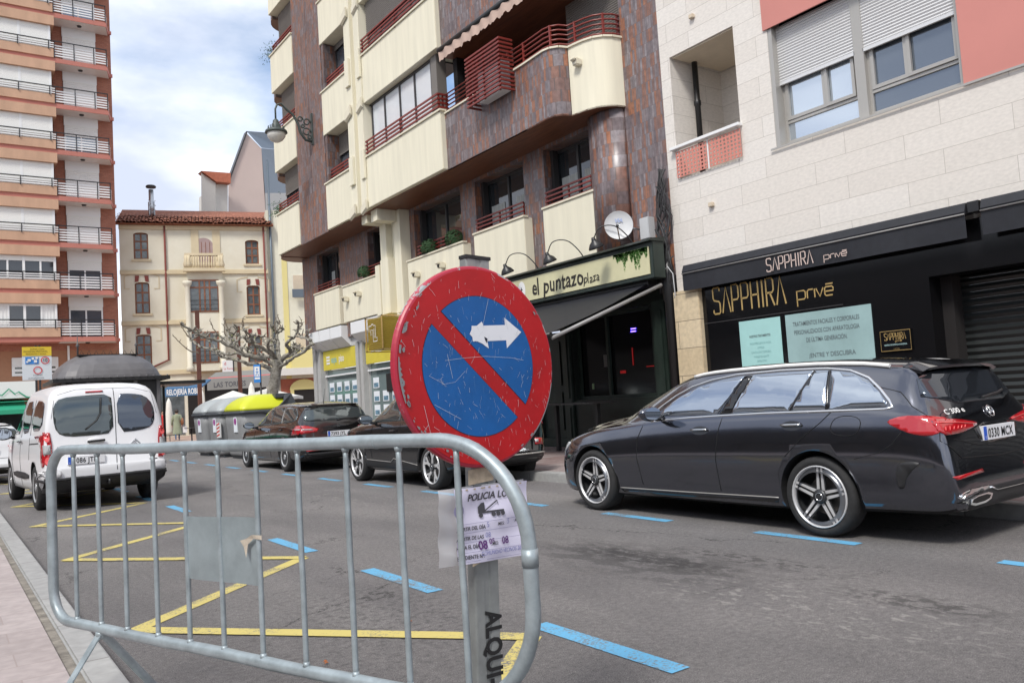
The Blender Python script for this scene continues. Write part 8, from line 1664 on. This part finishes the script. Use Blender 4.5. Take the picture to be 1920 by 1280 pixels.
nsb(MB().prism([sp_pt(cx0 + u, ztop, d) for u, d in ((-pw - .003, -.027), (pw + .003, -.027), (pw + .003, -.069), (-pw - .003, -.069))], [sp_pt(cx0 + u, ztop + .012, d) for u, d in ((-pw - .003, -.027), (pw + .003, -.027), (pw + .003, -.069), (-pw - .003, -.069))]), 'post_cap', 'plastic_black')
t = MB(); vs, fs = text2d('ALQUI-LER', size=.094, sx=.77, bold=.0034, spacing=1.04); z0_ = -.815
t.add([sp_pt(cx0 - .012 + v, z0_ - u, -.0275) for u, v in vs], fs); nsb(t, 'stencil_lettering', 'stencil')
m_ = MB();
for q in range(4):
    a, b = [(-.16, -.05), (-.05, .05), (.05, .16), (-.16, .16)][q] if q < 3 else (-.2, .2)
bs = thing('sign_base', 'heavy rubber base block under the no-parking post', 'base', (sp_pt(0, zbot, 0).x, sp_pt(0, zbot, 0).y, 0)); bx = sp_pt(cx0, zbot, -.045)
MB().prism([Vector((bx.x, bx.y, 0)) + UU * a + NN * b for a, b in ((-.35, -.2), (.35, -.2), (.35, .2), (-.35, .2))], [Vector((bx.x, bx.y, .09)) + UU * a * .9 + NN * b * .85 for a, b in ((-.35, -.2), (.35, -.2), (.35, .2), (-.35, .2))]).build('rubber_block', MATS['plastic_black'], bs, bevel=.01)
# the police notice in its plastic sleeve
mat('notice_paper', (.64, .62, .76), .55, var=.03, scale=6); mat('notice_ink', (.05, .05, .06), .7); mat('notice_faint', (.28, .27, .42), .7); mat('pen_purple', (.10, .02, .16), .6); mat('pen_blue', (.14, .16, .42), .6); mat('old_tape', (.44, .36, .26), .55, var=.3, scale=25)
mt, N, L, b = _new('plastic_sleeve'); b.inputs['Base Color'].default_value = (.78, .78, .80, 1); b.inputs['Roughness'].default_value = .15; b.inputs['Alpha'].default_value = .50; b.inputs['Coat Weight'].default_value = .6
NT = thing('paper_notice', 'crumpled white police notice in a plastic sleeve taped to the post below the no-parking disc', 'notice', tuple(sp_pt(0, -.40, 0)))
def nt_local(px, py):      # where the picture's corner falls on the sign's plane
    d = ray(px, py); pl = sp_pt(0, 0, -.015); t = (pl - EYE).dot(NN) / d.dot(NN); q = EYE + d * t; w = q - Vector((SC.x, SC.y, SC.z)); return w.dot(UU), w.dot(WW)
TL, TR_, BR_, BL_ = nt_local(848, 918), nt_local(986, 900), nt_local(992, 1038), nt_local(858, 1060)
TLo, BLo = nt_local(822, 922), nt_local(826, 1062)
def nuv(u, v, lift=0., wr=True):          # u, v in 0..1 over the sheet
    a = [TL[i] + (TR_[i] - TL[i]) * u for i in (0, 1)]; b_ = [BL_[i] + (BR_[i] - BL_[i]) * u for i in (0, 1)]; x, y = a[0] + (b_[0] - a[0]) * v, a[1] + (b_[1] - a[1]) * v
    w = .0035 * math.sin(u * 9 + v * 5) + .0025 * math.sin(v * 14 + u * 3) + .010 * max(0, .12 - u) * 4; return sp_pt(x, y, -.012 + w + lift)
def grid(mb, f, nu, nv):
    mb.add([f(i / nu, j / nv) for j in range(nv + 1) for i in range(nu + 1)], [(j * (nu + 1) + i, j * (nu + 1) + i + 1, (j + 1) * (nu + 1) + i + 1, (j + 1) * (nu + 1) + i) for j in range(nv) for i in range(nu)], True); return mb
nsb(grid(MB(), lambda u, v: nuv(u, v), 26, 22), 'sheet', 'notice_paper', NT)
def sleeve(u, v):
    a = [TLo[i] + (TR_[i] * 1.0 - TLo[i]) * u for i in (0, 1)]; b_ = [BLo[i] + (BR_[i] - BLo[i]) * u for i in (0, 1)]; x, y = a[0] + (b_[0] - a[0]) * v, a[1] + (b_[1] - a[1]) * v
    return sp_pt(x, y + .004 - .010 * v, -.026 + .004 * math.sin(u * 11 + v * 6) + .004 * math.sin(v * 17 - u * 4) * (1 if u < .3 else .4) + .006 * max(0, .2 - u) * 5)
nsb(grid(MB(), sleeve, 30, 24), 'sleeve', 'plastic_sleeve', NT)
m_ = MB()
for k in range(9):
    u = .04 + .105 * k; w = .03 if k % 3 else .06; m_.poly([nuv(u, .012, .002), nuv(u + w, .012, .002), nuv(u + w, .032, .002), nuv(u, .032, .002)])
nsb(m_, 'punched_hole', 'old_tape', NT)
def nl(s, u0, v0, h, sx, mt, bold=0., shear=0., name='printed_lettering'):
    t = MB(); W_ = .262 * 1.12; H_ = .26 * 1.12; h *= 1.12; vs, fs = text2d(s, size=h, sx=sx, bold=bold, shear=shear); keep = [(u0 + u / W_, v0 - v / H_) for u, v in vs]; fs = [f for f in fs if all(keep[i][0] <= .995 for i in f)]; t.add([nuv(min(a, 1.), b_, .0035) for a, b_ in keep], fs); nsb(t, name, mt, NT)
nl('POLICIA LOCAL', .16, .175, .034, .80, 'notice_ink', .0009, .18)
for (s, v) in (('A PARTIR DEL DÍA', .56), ('A PARTIR DE LAS', .69), ('HASTA EL DÍA', .805), ('EXPEDIENTE Nº:', .935)): nl(s, -.02, v, .018, .72, 'notice_ink', .0005, .1)
for (s, u, v) in (('MES:', .55, .545), ('AÑO', .80, .53), ('MES:', .46, .795), ('horas', .86, .60)): nl(s, u, v, .016, .75, 'notice_ink', .0003)
for (s, u, v, mt) in (('5', .40, .55, 'pen_blue'), ('5', .68, .54, 'pen_blue'), ('22', .93, .52, 'pen_blue'), ('08', .38, .685, 'pen_blue')): nl(s, u, v, .026, .7, mt, -.0003, 0, 'handwriting')
nl('08', .28, .83, .042, .72, 'pen_purple', .001, 0, 'handwriting'); nl('05', .42, .775, .026, .8, 'pen_purple', .0004, 0, 'handwriting'); nl('08', .60, .80, .036, .72, 'pen_purple', .0006, 0, 'handwriting'); nl('COMUNIDAD VECINOS 2022/11', .30, .915, .020, .62, 'pen_blue', 0, .15, 'handwriting')
t = MB(); 
for (u0, v0, u1, v1) in ((0.0, .47, 1, .47), (0, .59, 1, .59), (0, .72, 1, .72), (0, .85, 1, .85), (0.0, .97, 1, .97)): ribbon(t, [(u0, v0), ((u0 + u1) / 2, v0), (u1, v1)], .005, lambda a, b_: nuv(a, b_, .003))
nsb(t, 'ruled_line', 'notice_faint', NT)
t = MB()                   # printed tow truck and two emblems
for P_ in ([(.31, .36), (.31, .27), (.36, .22), (.40, .22), (.40, .36)], [(.40, .36), (.40, .335), (.64, .335), (.64, .36)]): t.poly([nuv(a, b_, .0035) for a, b_ in P_])
ribbon(t, [(.40, .33), (.57, .21)], .016, lambda a, b_: nuv(a, b_, .0037)); ribbon(t, [(.57, .21), (.575, .27)], .006, lambda a, b_: nuv(a, b_, .0037))
for c in (.34, .50, .56, .62): t.poly([nuv(c + .028 * math.cos(R(a)), .385 + .030 * math.sin(R(a)), .0040) for a in range(0, 360, 30)])
for c in (.80, .88): t.poly([nuv(c + .022 * math.cos(R(a)), .27 + .024 * math.sin(R(a)), .0040) for a in range(0, 360, 30)])
t.poly([nuv(a, b_, .0036) for a, b_ in ((.74, .27), (.76, .20), (.84, .17), (.93, .20), (.96, .28), (.80, .255))]); nsb(t, 'printed_picture', 'notice_ink', NT)
t = MB(); t.poly([nuv(.04 + .075 * math.cos(R(a)), .29 + .085 * math.sin(R(a)), .0036) for a in range(0, 360, 20)]); nsb(t, 'printed_seal', 'notice_faint', NT)
m_ = MB(); grid(m_, lambda u, v: sp_pt(-.046 + .108 * u, -.340 - .050 * v + .010 * u, -.024 + .002 * math.sin(u * 9) * 1), 10, 4); nsb(m_, 'tape', 'old_tape', NT)
m_ = MB(); grid(m_, lambda u, v: sp_pt(-.048 + .11 * u, BL_[1] * .5 + BR_[1] * .5 + .012 - .022 * v + .03 * u, -.010), 8, 3); nsb(m_, 'tape', 'old_tape', NT)

# ------------------------------------------------------------------ the row of houses across the pavement, out of frame, seen in paint and glass
mat('opposite_wall', (.13, .125, .12), .85, var=.15, scale=.5); OB = thing('opposite_building', 'long brown house row behind the near pavement, seen only in reflections', 'building', (-9, 20, 0))
P = lambda s, d, z: (-7.5 - d, s, z)
hs_ = [(y, y + 1.6, z, z + 1.7) for y in range(-18, 48, 4) for z in (3.6,)] + [(y, y + 2.6, .2, 2.6) for y in range(-18, 48, 4)]
m_ = MB(); wallgrid(m_, P, -20, 50, 0, 5.6, hs_, .3); m_.build('wall', MATS['opposite_wall'], OB)
m_ = MB(); m_.poly([P(-20, .3, 0), P(50, .3, 0), P(50, .3, 5.6), P(-20, .3, 5.6)]); m_.build('window_wall', MATS['grey_shutter'], OB); MB().box(-14, -7.2, -20, 50, 5.6, 5.8).build('roof', MATS['dark_frame'], OB)
